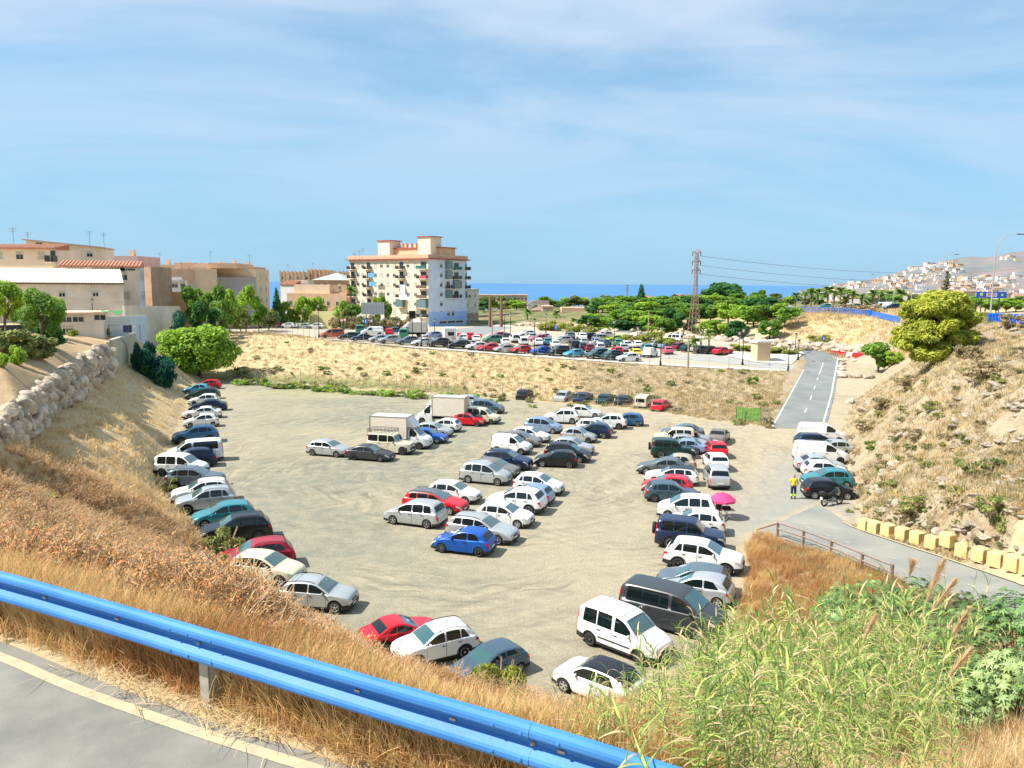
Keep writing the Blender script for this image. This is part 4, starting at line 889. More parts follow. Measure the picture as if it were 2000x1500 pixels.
# ------------------------------------------------------------------ cars of the lower car park
GL = 'cars nosed in along the left edge of the gravel car park'
GM = 'cars in the middle rows of the gravel car park'
GRr = 'cars in the right-hand row of the gravel car park'
GN = 'cars along the near edge of the gravel car park'
GS = 'vehicles at the foot of the rocky hillside'
GB = 'cars at the far edge of the gravel car park'
LOWER = [
 ('hatch', 'red', 406, 761, 192, 'red hatchback farthest down the left row, under the big leafy tree', GL),
 ('hatch3', 'lightblue', 385, 771, 192, 'light blue hatchback hidden behind the dark green estate, left row', GL),
 ('wagon', 'darkgreen', 397, 781, 194, 'dark green estate car third from the far end of the left row', GL),
 ('hatch', 'white', 399, 793, 196, 'white hatchback between the green estate and a dark blue saloon', GL),
 ('sedan', 'navy', 407, 804, 197, 'dark blue saloon beside a white saloon in the left row', GL),
 ('sedan', 'white', 395, 819, 199, 'white saloon between dark blue saloon and white three-door car', GL),
 ('hatch3', 'white', 394, 836, 201, 'white three-door hatchback just beyond the blue SUV', GL),
 ('suv', 'midblue', 383, 867, 202, 'mid blue SUV parked beyond the white minibus, left row', GL),
 ('minivan', 'white', 381, 905, 202, 'long white minibus with black windows in the left row', GL),
 ('suv', 'navy', 374, 916, 203, 'navy blue SUV squeezed between white minibus and white window van', GL),
 ('boxvan', 'white', 356, 934, -2, 'white window van with its nose to the car park, left row', GL),
 ('suv', 'steel', 382, 958, 5, 'steel grey SUV with chrome window line facing the gravel', GL),
 ('suv', 'white', 396, 987, 203, 'white SUV nosed to the dry bank beside the grey SUV', GL),
 ('suv', 'silver', 404, 1004, 203, 'silver SUV half hidden by dry shrubs behind the white SUV', GL),
 ('hatch', 'teal', 438, 1031, 204, 'grey-teal hatchback next to the black SUV, left row', GL),
 ('suv', 'black', 462, 1064, 203, 'black SUV last before the crimson SUV, left row', GL),
 ('suv', 'darkred', 502, 1121, 203, 'crimson SUV nosed into the dry bank beside a cream hatchback', GL),
 ('hatch', 'cream', 522, 1151, -12, 'cream hatchback with black sills between crimson SUV and silver SUV', GN),
 ('suv', 'silver', 622, 1207, -8, 'silver SUV with roof bars just above the dry grass', GN),
 ('coupe', 'red', 784, 1280, 28, 'red coupe with its boot towards the guardrail', GN),
 ('suv', 'white', 850, 1314, 208, 'white SUV facing the guardrail, beside the red coupe', GN),
 ('hatch3', 'slate', 955, 1355, 218, 'slate grey hatchback half hidden behind a yellow-green bush', GN),
 ('mini', 'white', 1168, 1392, 142, 'small white car with black roof half hidden by green reeds', GN),
 ('boxvan', 'white', 1218, 1300, -42, 'white window van with two roof bars near the reeds', GN),
 ('minivan', 'darkgrey', 1312, 1250, -32, 'large dark grey minibus whose nose touches the reeds', GN),
 ('hatch3', 'silver', 1358, 1186, 155, 'pale silver hatchback squeezed behind the dark grey minibus', GRr),
 ('hatch', 'steel', 1353, 1168, 162, 'blue-grey hatchback between white crossover and dark minibus', GRr),
 ('suv', 'white', 1373, 1122, -22, 'white SUV nosed to the brown grass mound', GRr),
 ('jeep', 'navy', 1347, 1079, -18, 'navy off-roader with a spare wheel on its back door', GRr),
 ('hatch', 'white', 1356, 1046, 165, 'white hatchback behind the navy off-roader', GRr),
 ('mpv', 'white', 1340, 1018, 168, 'white people carrier right beside the pink parasol', GRr),
 ('hatch', 'slate', 1311, 984, -8, 'dark teal hatchback between red hatchback and white people carrier', GRr),
 ('hatch', 'red', 1303, 969, 166, 'bright red hatchback in the right-hand row', GRr),
 ('wagon', 'white', 1311, 949, 167, 'white estate car with black roof next to the red hatchback', GRr),
 ('sedan', 'grey', 1296, 931, 165, 'grey saloon sticking out furthest left in the right-hand row', GRr),
 ('hatch3', 'beige', 1317, 922, 168, 'beige three-door hatchback behind the grey saloon', GRr),
 ('jeep', 'darkgreen', 1313, 897, -8, 'dark green off-roader with its spare wheel facing left', GRr),
 ('sedan', 'paleblue', 1333, 888, 168, 'pale blue saloon just beyond the dark green off-roader', GRr),
 ('hatch', 'silver', 1345, 880, -10, 'silver hatchback facing right between pale blue saloon and cream off-roader', GRr),
 ('jeep', 'cream', 1316, 873, 168, 'cream off-roader with black spare wheel on its tail', GRr),
 ('hatch', 'silver', 1350, 872, -8, 'small silver hatchback facing right, touching the cream off-roader', GRr),
 ('sedan', 'steel', 1333, 857, 170, 'blue-grey saloon farthest in the right-hand row', GRr),
 ('sedan', 'taupe', 1404, 868, 66, 'taupe saloon farthest of the short column by the road', GRr),
 ('hatch', 'red', 1396, 895, 88, 'red hatchback in the short column, tail to the viewer', GRr),
 ('hatch', 'white', 1396, 920, 88, 'white hatchback in the short column between red car and silver carrier', GRr),
 ('mpv', 'silver', 1398, 954, 84, 'silver people carrier nearest of the short column', GRr),
 ('panelvan', 'white', 1604, 868, -8, 'white panel van farthest from the motorcycle', GS),
 ('wagon', 'navy', 1598, 879, -6, 'dark blue estate between two white vans', GS),
 ('hatch', 'silver', 1622, 893, 178, 'silver hatchback half behind the white van with roof ladder', GS),
 ('panelvan', 'white', 1602, 908, -8, 'white panel van with a ladder rack next to the silver coupe', GS),
 ('sedan', 'silver', 1601, 927, -9, 'silver saloon next to the small white car', GS),
 ('mini', 'white', 1609, 938, -10, 'small white car between silver saloon and turquoise hatchback', GS),
 ('hatch', 'teal', 1614, 957, 176, 'turquoise hatchback behind the black one', GS),
 ('hatch', 'black', 1617, 979, -6, 'black hatchback right behind the parked motorcycle', GS),
 ('hatch', 'silver', 643, 895, -17, 'silver hatchback leftmost in the open middle of the gravel', GM),
 ('sedan', 'darkgrey', 723, 904, -15, 'dark grey saloon touching the silver hatchback, open middle', GM),
 ('landrover', 'cream', 764, 890, -16, 'cream old off-roader carrying a metal roof rack', GM),
 ('truck', 'white', 786, 879, -12, 'box truck with cream cargo box behind the old off-roader', GM),
 ('hatch3', 'blue', 838, 868, -15, 'small blue hatchback right of the box truck', GM),
 ('hatch', 'silver', 848, 856, -14, 'silver hatchback between small blue car and white one', GM),
 ('hatch', 'white', 866, 846, 168, 'white hatchback tail towards the second box truck', GM),
 ('truck', 'white', 862, 831, 170, 'second box truck, facing left with pale box', GM),
 ('hatch3', 'red', 916, 834, -14, 'small red hatchback at the tail of the second box truck', GM),
 ('boxvan', 'cream', 942, 830, -15, 'cream window van beside the small red hatchback', GM),
 ('mpv', 'slate', 951, 809, -12, 'dark people carrier behind the cream window van', GM),
 ('hatch', 'silver', 923, 795, -14, 'pale hatchback farthest in the column of vans', GM),
 ('hatch', 'black', 1025, 781, 72, 'black hatchback standing alone below the grassy bank', GB),
 ('sedan', 'silver', 1103, 785, 66, 'silver saloon leftmost of the tails below the bank', GB),
 ('sedan', 'navy', 1139, 788, 66, 'navy saloon between silver saloon and dark green one', GB),
 ('sedan', 'darkgreen', 1184, 791, 64, 'dark green saloon below the grassy bank', GB),
 ('hatch', 'black', 1218, 794, 64, 'black hatchback beside the cream boxy van below the bank', GB),
 ('boxvan', 'cream', 1258, 798, 66, 'cream boxy van with twin back windows below the bank', GB),
 ('hatch3', 'red', 1291, 804, 60, 'red hatchback right of the cream boxy van', GB),
 ('suv', 'white', 1097, 829, 174, 'white SUV facing left in the far middle cluster', GM),
 ('sedan', 'white', 1140, 817, -10, 'white saloon behind the left-facing white SUV', GM),
 ('suv', 'white', 1187, 839, 170, 'white SUV with dark roof rails next to the blue hatchback', GM),
 ('hatch', 'midblue', 1224, 833, 170, 'mid blue hatchback at the right end of the far cluster', GM),
 ('hatch', 'white', 1160, 847, -16, 'white hatchback nose right in the far cluster', GM),
 ('hatch', 'navy', 1157, 857, 166, 'dark blue hatchback with red tail lamps in the far cluster', GM),
 ('hatch3', 'silver', 1130, 866, -16, 'silver three-door hatchback in front of the dark blue hatchback', GM),
 ('mpv', 'paleblue', 1061, 848, -17, 'pale blue people carrier alone left of the far cluster', GM),
 ('hatch', 'white', 1036, 866, -18, 'white hatchback between pale blue carrier and olive hatchback', GM),
 ('hatch', 'taupe', 1018, 875, -18, 'olive beige hatchback behind the small white van', GM),
 ('smallvan', 'white', 1000, 890, -19, 'small white panel van with ladder bars on its roof', GM),
 ('hatch', 'silver', 1118, 890, -18, 'silver hatchback behind the black people carrier', GM),
 ('mpv', 'black', 1108, 905, -18, 'black people carrier behind a black hatchback', GM),
 ('hatch', 'black', 1086, 915, 172, 'black hatchback facing left in the middle cluster', GM),
 ('suv', 'navy', 990, 921, -20, 'navy SUV beside the small white van', GM),
 ('hatch', 'taupe', 968, 935, -20, 'taupe hatchback between navy SUV and silver tall hatchback', GM),
 ('mpv', 'silver', 949, 950, -19, 'silver tall hatchback with black side strip', GM),
 ('hatch', 'white', 1052, 970, -20, 'white hatchback beside the pale blue one facing left', GM),
 ('hatch3', 'paleblue', 1031, 990, 160, 'pale blue three-door car facing left between two white cars', GM),
 ('suv', 'white', 1008, 1007, 160, 'white SUV facing left with sunroof', GM),
 ('hatch', 'white', 986, 1034, -19, 'white hatchback facing right behind the silver estate', GM),
 ('wagon', 'silver', 942, 1066, -22, 'silver estate car behind the bright blue three-door car', GM),
 ('hatch3', 'blue', 906, 1090, 163, 'bright blue three-door car nearest of the middle cluster', GM),
 ('mpv', 'grey', 812, 1035, 160, 'grey compact people carrier facing left at the cluster edge', GM),
 ('wagon', 'red', 851, 1008, -19, 'red estate with grey roof beside the white hatchback', GM),
 ('hatch', 'white', 887, 987, -19, 'white hatchback with black grille beside the red estate', GM),
]
_sil = {'grey compact people carrier facing left at the cluster edge': 'silver'}
for (k, c, cx, yb, hd, lab, g) in LOWER:
    roof = 'black' if ('black roof' in lab) else ('grey' if 'grey roof' in lab else None)
    o = car(k, _sil.get(lab, c), cx, yb, hd, lab, g, roofcol=roof, detail=yb > 860, z=0)
    if yb > 1200 and cx < 1000: o.scale = [v * .88 for v in o.scale]
    if 'two roof bars' in lab or 'roof bars just' in lab or 'ladder bars' in lab:
        S = SPECS[k]; zt = max(p[1] for p in S['prof'])
        for s in (1.75, 3.4):
            q = MB(); x = S['L'] / 2 - s; q.tube([(x, -.72, zt - .04), (x, -.72, zt + .08), (x, .72, zt + .08), (x, .72, zt - .04)], .022, 5); q.build('roof_bar', m_chrome, o)
    if 'ladder rack' in lab or 'ladder bars' in lab:
        q = MB(); zt = max(p[1] for p in SPECS[k]['prof']) + .12
        for y in (-.2, .2): q.tube([(-1.6, y, zt), (1.0, y, zt)], .02, 4)
        for i in range(8): q.tube([(-1.5 + i * .34, -.2, zt), (-1.5 + i * .34, .2, zt)], .015, 4)
        q.build('ladder', m_trim, o)
# ------------------------------------------------------------------ cars of the upper car park (front row faces left and towards the bank)
GU = 'cars in the front row of the upper car park'; GU2 = 'cars in the back rows of the upper car park'; GU3 = 'cars in the right-hand row of the upper car park'; GST = 'cars parked along the street behind the upper car park'
UP1 = [('minivan', 'orange', 649, 661, 'rust orange minibus at the left end of the front row'), ('wagon', 'darkgreen', 681, 664, 'dark green estate beside the orange minibus'), ('sedan', 'navy', 707, 667, 'navy saloon third from the orange minibus'),
 ('hatch', 'silver', 740, 669.5, 'silver hatchback right of the navy saloon, front row'), ('suv', 'silver', 761, 672, 'pale silver SUV in the front row by the bank'), ('suv', 'steel', 797, 674.5, 'grey-green SUV left of the lantern in the front row'),
 ('hatch', 'white', 825, 677, 'white hatchback behind the tall lantern, front row'), ('suv', 'darkgrey', 857, 679, 'dark grey SUV right of the tall lantern'), ('wagon', 'black', 895, 682, 'black estate before the white and red hatchbacks'),
 ('hatch', 'white', 931, 685, 'white hatchback beside the red one, front row'), ('hatch', 'red', 954, 687.5, 'first red hatchback from the left in the front row'), ('hatch', 'silver', 984, 690, 'pale silver hatchback between the two red ones'),
 ('hatch3', 'red', 1017, 691.5, 'second red hatchback, left of the bright blue one'), ('hatch', 'blue', 1056, 694, 'bright blue hatchback in the front row'), ('jeep', 'black', 1090, 696.5, 'black off-roader beside the light blue hatchback'),
 ('hatch3', 'lightblue', 1120, 699, 'light blue hatchback in the front row'), ('jeep', 'slate', 1165, 702, 'slate off-roader with a big front bumper'), ('mpv', 'darkgreen', 1194, 705, 'dark green people carrier beside the last white hatchback')]
for k, c, cx, yb, lab in UP1: car(k, c, cx, yb, 205 + (cx - 900) * .02, lab, GU, detail=False)
car('hatch', 'white', 1227, 708, 196, 'white hatchback at the right end of the front row', GU, detail=False)
UP2 = [('minivan', 'green', 703, 652, 100, 'pale green van left in the back rows'), ('panelvan', 'white', 727, 656, 200, 'white van behind the silver hatchback'), ('hatch', 'red', 761, 655, 95, 'red hatchback tail-on left of the green van'),
 ('hatch', 'midblue', 776, 652, 20, 'mid blue hatchback left of the green van, far back'), ('minivan', 'green', 789, 661, 95, 'pale green van behind the grey-green SUV'), ('truck', 'white', 805, 659, 195, 'small white lorry behind the front row'),
 ('hatch', 'maroon', 742, 649, 200, 'maroon car at the very back left'), ('hatch', 'black', 818, 650, 200, 'black car beside the street lantern at the back'),
 ('hatch', 'paleblue', 846, 661, 200, 'pale blue hatchback left of the white camper van'), ('hatch', 'white', 905, 668, 95, 'white hatchback just right of the camper van'), ('hatch', 'red', 918, 664, 95, 'red hatchback behind the white ones, right of the camper'),
 ('hatch3', 'white', 930, 669, 95, 'white hatchback left of the green estate, second row'), ('mpv', 'green', 963, 671, 200, 'pale green people carrier in the second row'), ('hatch', 'darkgrey', 988, 664, 95, 'dark hatchback before the white van, third row'),
 ('hatch', 'white', 987, 675, 95, 'white hatchback left of the boxy white van'), ('boxvan', 'white', 1005, 670, 100, 'boxy white van left of the tall lantern'), ('boxvan', 'white', 1022, 676, 95, 'second boxy white van beside the tall lantern'),
 ('hatch', 'pink', 973, 662, 200, 'faded red hatchback far back by the pavement'), ('hatch', 'white', 1029, 658, 200, 'white hatchback far back near the curved pavement'), ('hatch', 'silver', 1037, 664, 100, 'silver hatchback third row by the lantern'),
 ('wagon', 'white', 1050, 676, 95, 'white estate in the second row'), ('hatch', 'teal', 1068, 675, 95, 'teal hatchback in the second row'), ('hatch', 'white', 1084, 680, 95, 'white hatchback behind the black off-roader'),
 ('hatch', 'silver', 1099, 671, 200, 'silver hatchback below the dark one, third row'), ('suv', 'steel', 1113, 663, 95, 'grey-green SUV far back in the third row'), ('suv', 'white', 1136, 665, 95, 'white SUV far back beside the black one'),
 ('suv', 'black', 1157, 666, 30, 'black SUV far back near the curb'), ('wagon', 'steel', 1175, 667, 30, 'steel estate far back near the curb'), ('hatch', 'white', 1059, 665, 200, 'white hatchback in the fourth row'), ('hatch', 'pink', 1052, 668, 200, 'dusty red hatchback in the fourth row'),
 ('jeep', 'darkgreen', 1121, 683, 95, 'dark green off-roader second row behind the light blue hatchback'), ('hatch', 'darkgrey', 1137, 685, 95, 'dark grey hatchback second row'), ('hatch', 'maroon', 1150, 688, 95, 'maroon hatchback second row behind the slate off-roader'),
 ('hatch', 'silver', 1170, 686, 95, 'silver hatchback second row'), ('hatch', 'silver', 1139, 675, 95, 'silver hatchback third row'), ('hatch', 'paleblue', 1165, 674, 95, 'pale blue hatchback third row'), ('mpv', 'steel', 1180, 679, 60, 'steel grey people carrier third row'),
 ('hatch', 'lime', 1200, 669, 200, 'lime green hatchback far back'), ('hatch', 'green', 1205, 677, 95, 'grey-green hatchback by the lantern'), ('hatch', 'white', 1222, 681, 95, 'white hatchback left of the yellow car'),
 ('hatch3', 'red', 1205, 693, 95, 'red hatchback tail-on behind the front row end'), ('hatch3', 'yellow', 1240, 697, 95, 'yellow hatchback behind the last white one'), ('hatch', 'teal', 1262, 688, 95, 'teal hatchback behind the white pickup'),
 ('smallvan', 'white', 1270, 699, 60, 'small white van right of the yellow hatchback'), ('hatch3', 'pink', 1302, 693, 95, 'faded pink-red small car alone right of the white van'), ('hatch', 'maroon', 1222, 669, 200, 'maroon car far back near the lantern'),
 ('hatch', 'darkred', 1240, 671, 200, 'dark red car far back right'), ('hatch', 'white', 1243, 680, 95, 'white hatchback left of the purple one'), ('hatch', 'silver', 1188, 661, 30, 'silver hatchback last at the curved curb'), ('hatch', 'silver', 1215, 687, 95, 'silver hatchback between maroon and yellow cars')]
for k, c, cx, yb, hd, lab in UP2: car(k, c, cx, yb, hd, lab + ', upper car park', GU2, detail=False)
UP3 = [('hatch', 'purple', 1265, 677, 'purple hatchback'), ('wagon', 'silver', 1286, 680.5, 'silver estate'), ('pickup', 'paleblue', 1305, 683, 'pale blue pickup'), ('hatch', 'maroon', 1330, 685.5, 'dark maroon hatchback'), ('sedan', 'darkgreen', 1347, 688, 'dark green saloon'),
 ('hatch', 'silver', 1367, 690, 'pale silver hatchback'), ('hatch', 'black', 1388, 692, 'black hatchback'), ('sedan', 'red', 1411, 694.5, 'red saloon at the right end')]
for i, (k, c, cx, yb, lab) in enumerate(UP3): car(k, c, cx, yb, 30 + i, lab + ' in the right-hand row of the upper car park', GU3, detail=False)
car('boxvan', 'white', 1313, 669, 150, 'white window van behind the pale blue pickup, upper car park', GU3, detail=False)
for k, c, cx, yb, lab in [('sedan', 'silver', 497, 641, 'silver saloon leftmost on the street'), ('jeep', 'maroon', 532, 641.5, 'maroon off-roader on the street behind the bank'), ('hatch', 'white', 562, 641.5, 'white hatchback right of the maroon off-roader'),
    ('hatch', 'silver', 592, 642, 'silver hatchback between two white cars on the street'), ('suv', 'white', 617, 643, 'white SUV rightmost on the street, by the lantern')]:
    car(k, c, cx, yb, 183, lab, GST, detail=False)
for i, (px, py, c) in enumerate([(1490, 604, 'blue'), (1532, 605, 'white'), (1612, 603, 'teal'), (1655, 603, 'white'), (1668, 603.5, 'navy'), (1722, 605, 'white'), (1742, 605, 'navy'), (1463, 602, 'white'), (1398, 600, 'silver'), (1345, 600, 'teal')]):
    car('hatch' if i != 5 else 'panelvan', c, px, py, 175, ['blue hatchback', 'white hatchback', 'teal hatchback', 'white hatchback', 'navy hatchback', 'white panel van', 'navy hatchback', 'white hatchback', 'silver hatchback', 'teal hatchback'][i] + ' on the distant highway, ' + ['above the grove', 'right of the blue hatchback', 'under the palms', 'near the bridge parapet', 'just left of the bridge', 'on the bridge', 'behind the pine', 'leftmost in traffic', 'behind the pylon', 'left of the pylon'][i], 'traffic on the distant highway', detail=False)
p = hit(875, 671); p = Vector((p.x, p.y + 2.5, gz(p.x, p.y + 2.5) + .02))
cv = empty('camper_van', p, R(100), 'tall white camper van with a striped panel on its tail, upper car park', 'camper van')
q = MB(); q.box((-2.8, -1.1, .5), (1.6, 1.1, 2.9)); q.box((1.6, -1.0, 1.75), (2.4, 1.0, 2.8)); cvb = q.build('body', mat('camper_white', (.72, .71, .66), .5, var=.05), cv)
q = MB(); q.add([(1.6, -1, .5), (3.1, -1, .5), (3.1, -1, 1.15), (2.4, -1, 1.75), (1.6, -1, 1.75), (1.6, 1, .5), (3.1, 1, .5), (3.1, 1, 1.15), (2.4, 1, 1.75), (1.6, 1, 1.75)], [(0, 1, 2, 3, 4), (9, 8, 7, 6, 5), (1, 6, 7, 2), (2, 7, 8, 3), (3, 8, 9, 4)]); q.build('cab', PAINT['white'], cv)
q = MB(); q.box((-2.83, -.7, 1.5), (-2.81, .5, 2.2)); q.build('rear_window', m_glass, cv)
q = MB(); q.box((-2.85, -1.0, .8), (-2.83, -.3, 1.35)); pn = q.build('warning_panel', m_plate, cv)
q = MB()
for i in range(3): q.add([(-2.86, -1.0 + i * .24, .8), (-2.86, -.88 + i * .24, .8), (-2.86, -.78 + i * .24 + .12, 1.35), (-2.86, -.9 + i * .24 + .12, 1.35)], [(3, 2, 1, 0)])
q.build('red_stripe', m_tail, pn)
tm_, rm_ = wheel_meshes(.33, False)
for x in (-1.6, 2.2):
    for sg in (1, -1): w = put('wheel', tm_, cv, (x, sg * .95, .33), (0, 0, 0 if sg > 0 else math.pi)); put('rim', rm_, w)
# ------------------------------------------------------------------ buildings
def wallm(nm, c, var=.12, bump=.12): return mat(nm, c, .92, bump=bump, bscale=6, var=var, vscale=.35, spec=.15)
w_cream = wallm('cream_render', (0.80, 0.66, 0.50)); w_tan = wallm('tan_render', (0.74, 0.55, 0.38)); w_peach = wallm('peach_render', (0.64, 0.41, 0.26)); w_white = wallm('white_render', (0.70, 0.68, 0.64))
w_bluew = wallm('bluish_white_and_shade', (0.62, 0.68, 0.78)); w_blue = wallm('light_blue_render', (0.34, 0.52, 0.80)); w_pink = wallm('pink_render', (0.56, 0.40, 0.36)); w_grey = wallm('grey_render', (0.42, 0.40, 0.38))
w_brick = wallm('brown_brick', (0.45, 0.31, 0.21), .25); w_terra = wallm('terracotta_wall', (0.62, 0.40, 0.28)); w_old = wallm('weathered_wall', (0.70, 0.62, 0.52), .22, .2); w_pale = wallm('pale_wall', (0.72, 0.63, 0.52), .15)
m_tile = mat('roof_tile', (0.38, 0.11, 0.06), .85, col2=(0.50, 0.22, 0.13), vscale=2); m_rib = mat('ribbed_sheet', (0.70, 0.68, 0.55), .5, var=.12, vscale=.6)
m_pane = mat('window_pane', (0.03, 0.045, 0.055), .1, spec=.6); m_shut = mat('shutter', (0.50, 0.44, 0.33), .7); m_wframe = mat('window_frame', (0.62, 0.60, 0.55), .6); m_dkgreen = mat('green_canvas', (0.02, 0.16, 0.12), .8)
m_rail = mat('dark_railing', (0.10, 0.09, 0.08), .6); m_glaz = mat('glazed_balcony', (0.13, 0.20, 0.20), .15, spec=.7); m_redtrim = mat('red_trim', (0.38, 0.07, 0.05), .7)
_wm = {}
def window(parent, face, u, z, w, h, pane=None, wdt=0, frame=True, sill=True):
    """face: ('f', 0) front, ('l', 0) left side, ('r', width) right side; u runs along the face"""
    pane = pane or m_pane
    key = (round(w, 2), round(h, 2), pane.name)
    if key not in _wm:
        a = MB(); t = .09
        a.box((-w / 2 - t, -.05, -h / 2 - t), (-w / 2, .02, h / 2 + t)); a.box((w / 2, -.05, -h / 2 - t), (w / 2 + t, .02, h / 2 + t))
        a.box((-w / 2, -.05, h / 2), (w / 2, .02, h / 2 + t)); a.box((-w / 2 - .1, -.12, -h / 2 - t - .05), (w / 2 + .1, .02, -h / 2))
        b = MB(); b.box((-w / 2, -.012, -h / 2), (w / 2, .01, h / 2))
        if pane is m_pane: b.box((-.03, -.035, -h / 2), (.03, -.012, h / 2), 1); b.box((-w / 2, -.035, h * .12), (w / 2, -.012, h / 2), 2)
        _wm[key] = (a.mesh('window', m_wframe), b.mesh('pane', [pane, m_wframe, m_shut]))
    fm, pm = _wm[key]
    if face[0] == 'f': loc, rz = (u, -.01, z), 0
    elif face[0] == 'l': loc, rz = (-.01, u, z), -math.pi / 2
    else: loc, rz = (face[1] + .01, u, z), math.pi / 2
    wn = put('window', fm, parent, loc, (0, 0, rz)); put('pane', pm, wn); return wn
def frame2(pL, YL, pR, YR, z0, name, label, cat='building', group=None):
    a = aty(pL, 560, YL); b = aty(pR, 560, YR); ang = math.atan2(b.y - a.y, b.x - a.x); w = math.hypot(b.x - a.x, b.y - a.y)
    return empty(name, (a.x, a.y, z0), ang, label, cat, group), w
def zrow(px, py, Y, z0): return aty(px, py, Y).z - z0
def block(o, name, x0, y0, x1, y1, z0, z1, m):
    q = MB(); q.box((x0, y0, z0), (x1, y1, z1)); return q.build(name, m, o)
def tileroof(o, x0, x1, y0, y1, z0, z1, rows=True):
    """lean-to roof of barrel tiles running down to y0"""
    q = MB(); n = max(6, int((x1 - x0) / .55));
    q.add([(x0, y0, z0), (x1, y0, z0), (x1, y1, z1), (x0, y1, z1), (x0, y0, z0 - .15), (x1, y0, z0 - .15), (x1, y1, z0 - .15), (x0, y1, z0 - .15)], [(0, 1, 2, 3), (4, 5, 1, 0), (5, 6, 2, 1), (7, 4, 0, 3)])
    r = q.build('roof', m_tile, o)
    q = MB()
    for i in range(n):
        x = x0 + (i + .5) * (x1 - x0) / n; q.tube([(x, y0 - .05, z0 + .02), (x, y1, z1 + .02)], .16, 6)
    t = q.build('roof_tiles', mat('roof_tile_ridge', (0.55, 0.27, 0.17), .85, var=.2), r); t['kind'] = 'stuff'; return r
def balcony(o, face, u, z, w, d=1.2, h=1.0, m=None, enclosed=False, canvas=None):
    if face[0] == 'f': loc, rz = (u, 0, z), 0
    elif face[0] == 'l': loc, rz = (0, u, z), -math.pi / 2
    else: loc, rz = (face[1], u, z), math.pi / 2
    q = MB(); q.box((-w / 2, -d, -.18), (w / 2, -.003, 0)); b = q.build('balcony', w_pale, o, loc, (0, 0, rz))
    q = MB()
    if canvas: q.box((-w / 2, -d - .02, .02), (w / 2, -d + .03, h)); q.build('railing', canvas, b)
    elif enclosed: q.box((-w / 2, -d, .02), (w / 2, -.01, 2.55)); q.build('glazing', m_glaz, b);
    else:
        n = int(w / .28)
        for i in range(n + 1): x = -w / 2 + w * i / n; q.box((x - .025, -d, .02), (x + .025, -d + .04, h))
        q.box((-w / 2, -d - .01, h), (w / 2, -d + .06, h + .07)); q.box((-w / 2, -d, .05), (-w / 2 + .04, 0, h)); q.box((w / 2 - .04, -d, .05), (w / 2, 0, h)); q.build('railing', m_rail, b)
    q = MB(); q.box((-w * .3, -.03, .03), (w * .3, -.012, 2.2)); q.build('balcony_door', m_pane, b)
    return b
def antenna(px, py, Y, h):
    p = aty(px, py, Y); q = MB(); h *= .62; q.tube([(0, 0, 0), (0, 0, h)], .035, 4)
    for k in range(3): q.tube([(-.7 + k * .1, 0, h - .2 - k * .3), (.7 - k * .1, 0, h - .2 - k * .3)], .02, 4)
    o = empty('roof_antenna', p, .3, None, 'antenna', 'television antennas on the roofs'); q.build('mast', m_rail, o)
    o['label'] = 'thin television antenna standing on a rooftop'; return o
A, wA = frame2(683, 262, 836.5, 240, 1.2, 'apartment_block', 'seven-storey apartment block with beige front, bluish shade-tinted side and red roof edge')
Hc = zrow(836, 506, 240, 1.2); dA = 18.2
block(A, 'wall', 0, 0, wA, dA, 3.6, Hc, w_cream)
block(A, 'ground_floor', .0, .02, wA, dA - .02, -1, 3.597, w_white)
q = MB(); q.box((wA + .003, .02, -1), (wA + .12, dA - .02, 5.6)); q.build('blue_plinth', w_blue, A)
q = MB(); q.box((wA + .003, .02, 5.603), (wA + .06, dA - .02, Hc - .01)); q.build('side_wall', w_bluew, A)  # the side facade's shade is painted in as a bluish tone
q = MB(); q.box((wA + .13, .1, -1), (wA + .2, dA * .98, .7)); q.build('blue_base_band', mat('deep_blue_paint', (0.03, 0.12, 0.42), .7), A)
q = MB(); q.box((-.9, -.9, Hc), (wA + 1.0, dA + .9, Hc + .3)); q.build('roof', m_redtrim, A)
q = MB(); q.box((-.3, -.3, Hc + .3), (wA + .3, dA + .3, Hc + 1.5)); q.build('parapet', w_peach, A)
for (u0, u1, v0, v1, z1) in ((.27, .42, 4, 9, Hc + 6.3), (.80, .95, 3, 8, Hc + 7.0)):
    q = MB(); q.box((wA * u0, v0, Hc + 1.2), (wA * u1, v1, z1)); t = q.build('stair_tower', w_cream, A); q = MB(); q.box((wA * u0 - .4, v0 - .4, z1), (wA * u1 + .4, v1 + .4, z1 + .25)); q.build('tower_roof', m_redtrim, t)
q = MB(); q.box((wA * .28, 6, Hc + 1.2), (wA * .99, 13, Hc + 3.7)); t = q.build('penthouse', w_peach, A); q = MB(); q.box((wA * .27, 5.6, Hc + 3.7), (wA * 1.0, 13.4, Hc + 4.0)); q.build('penthouse_roof', m_redtrim, t)
for u in (.45, .5, .56, .62, .7, .74): q = MB(); q.box((wA * u, 8, Hc + 4.0), (wA * u + .8, 9, Hc + 5.4)); q.box((wA * u - .1, 7.9, Hc + 5.4), (wA * u + .9, 9.1, Hc + 5.55)); q.build('chimney', w_tan, A)
rowsz = [3.0 * k + 5.9 for k in range(6)]
rowsz = [Hc - 1.75 - 3.0 * k for k in range(6)]
cols = [.12, .18, .35, .43, .51, .59, .76, .85]
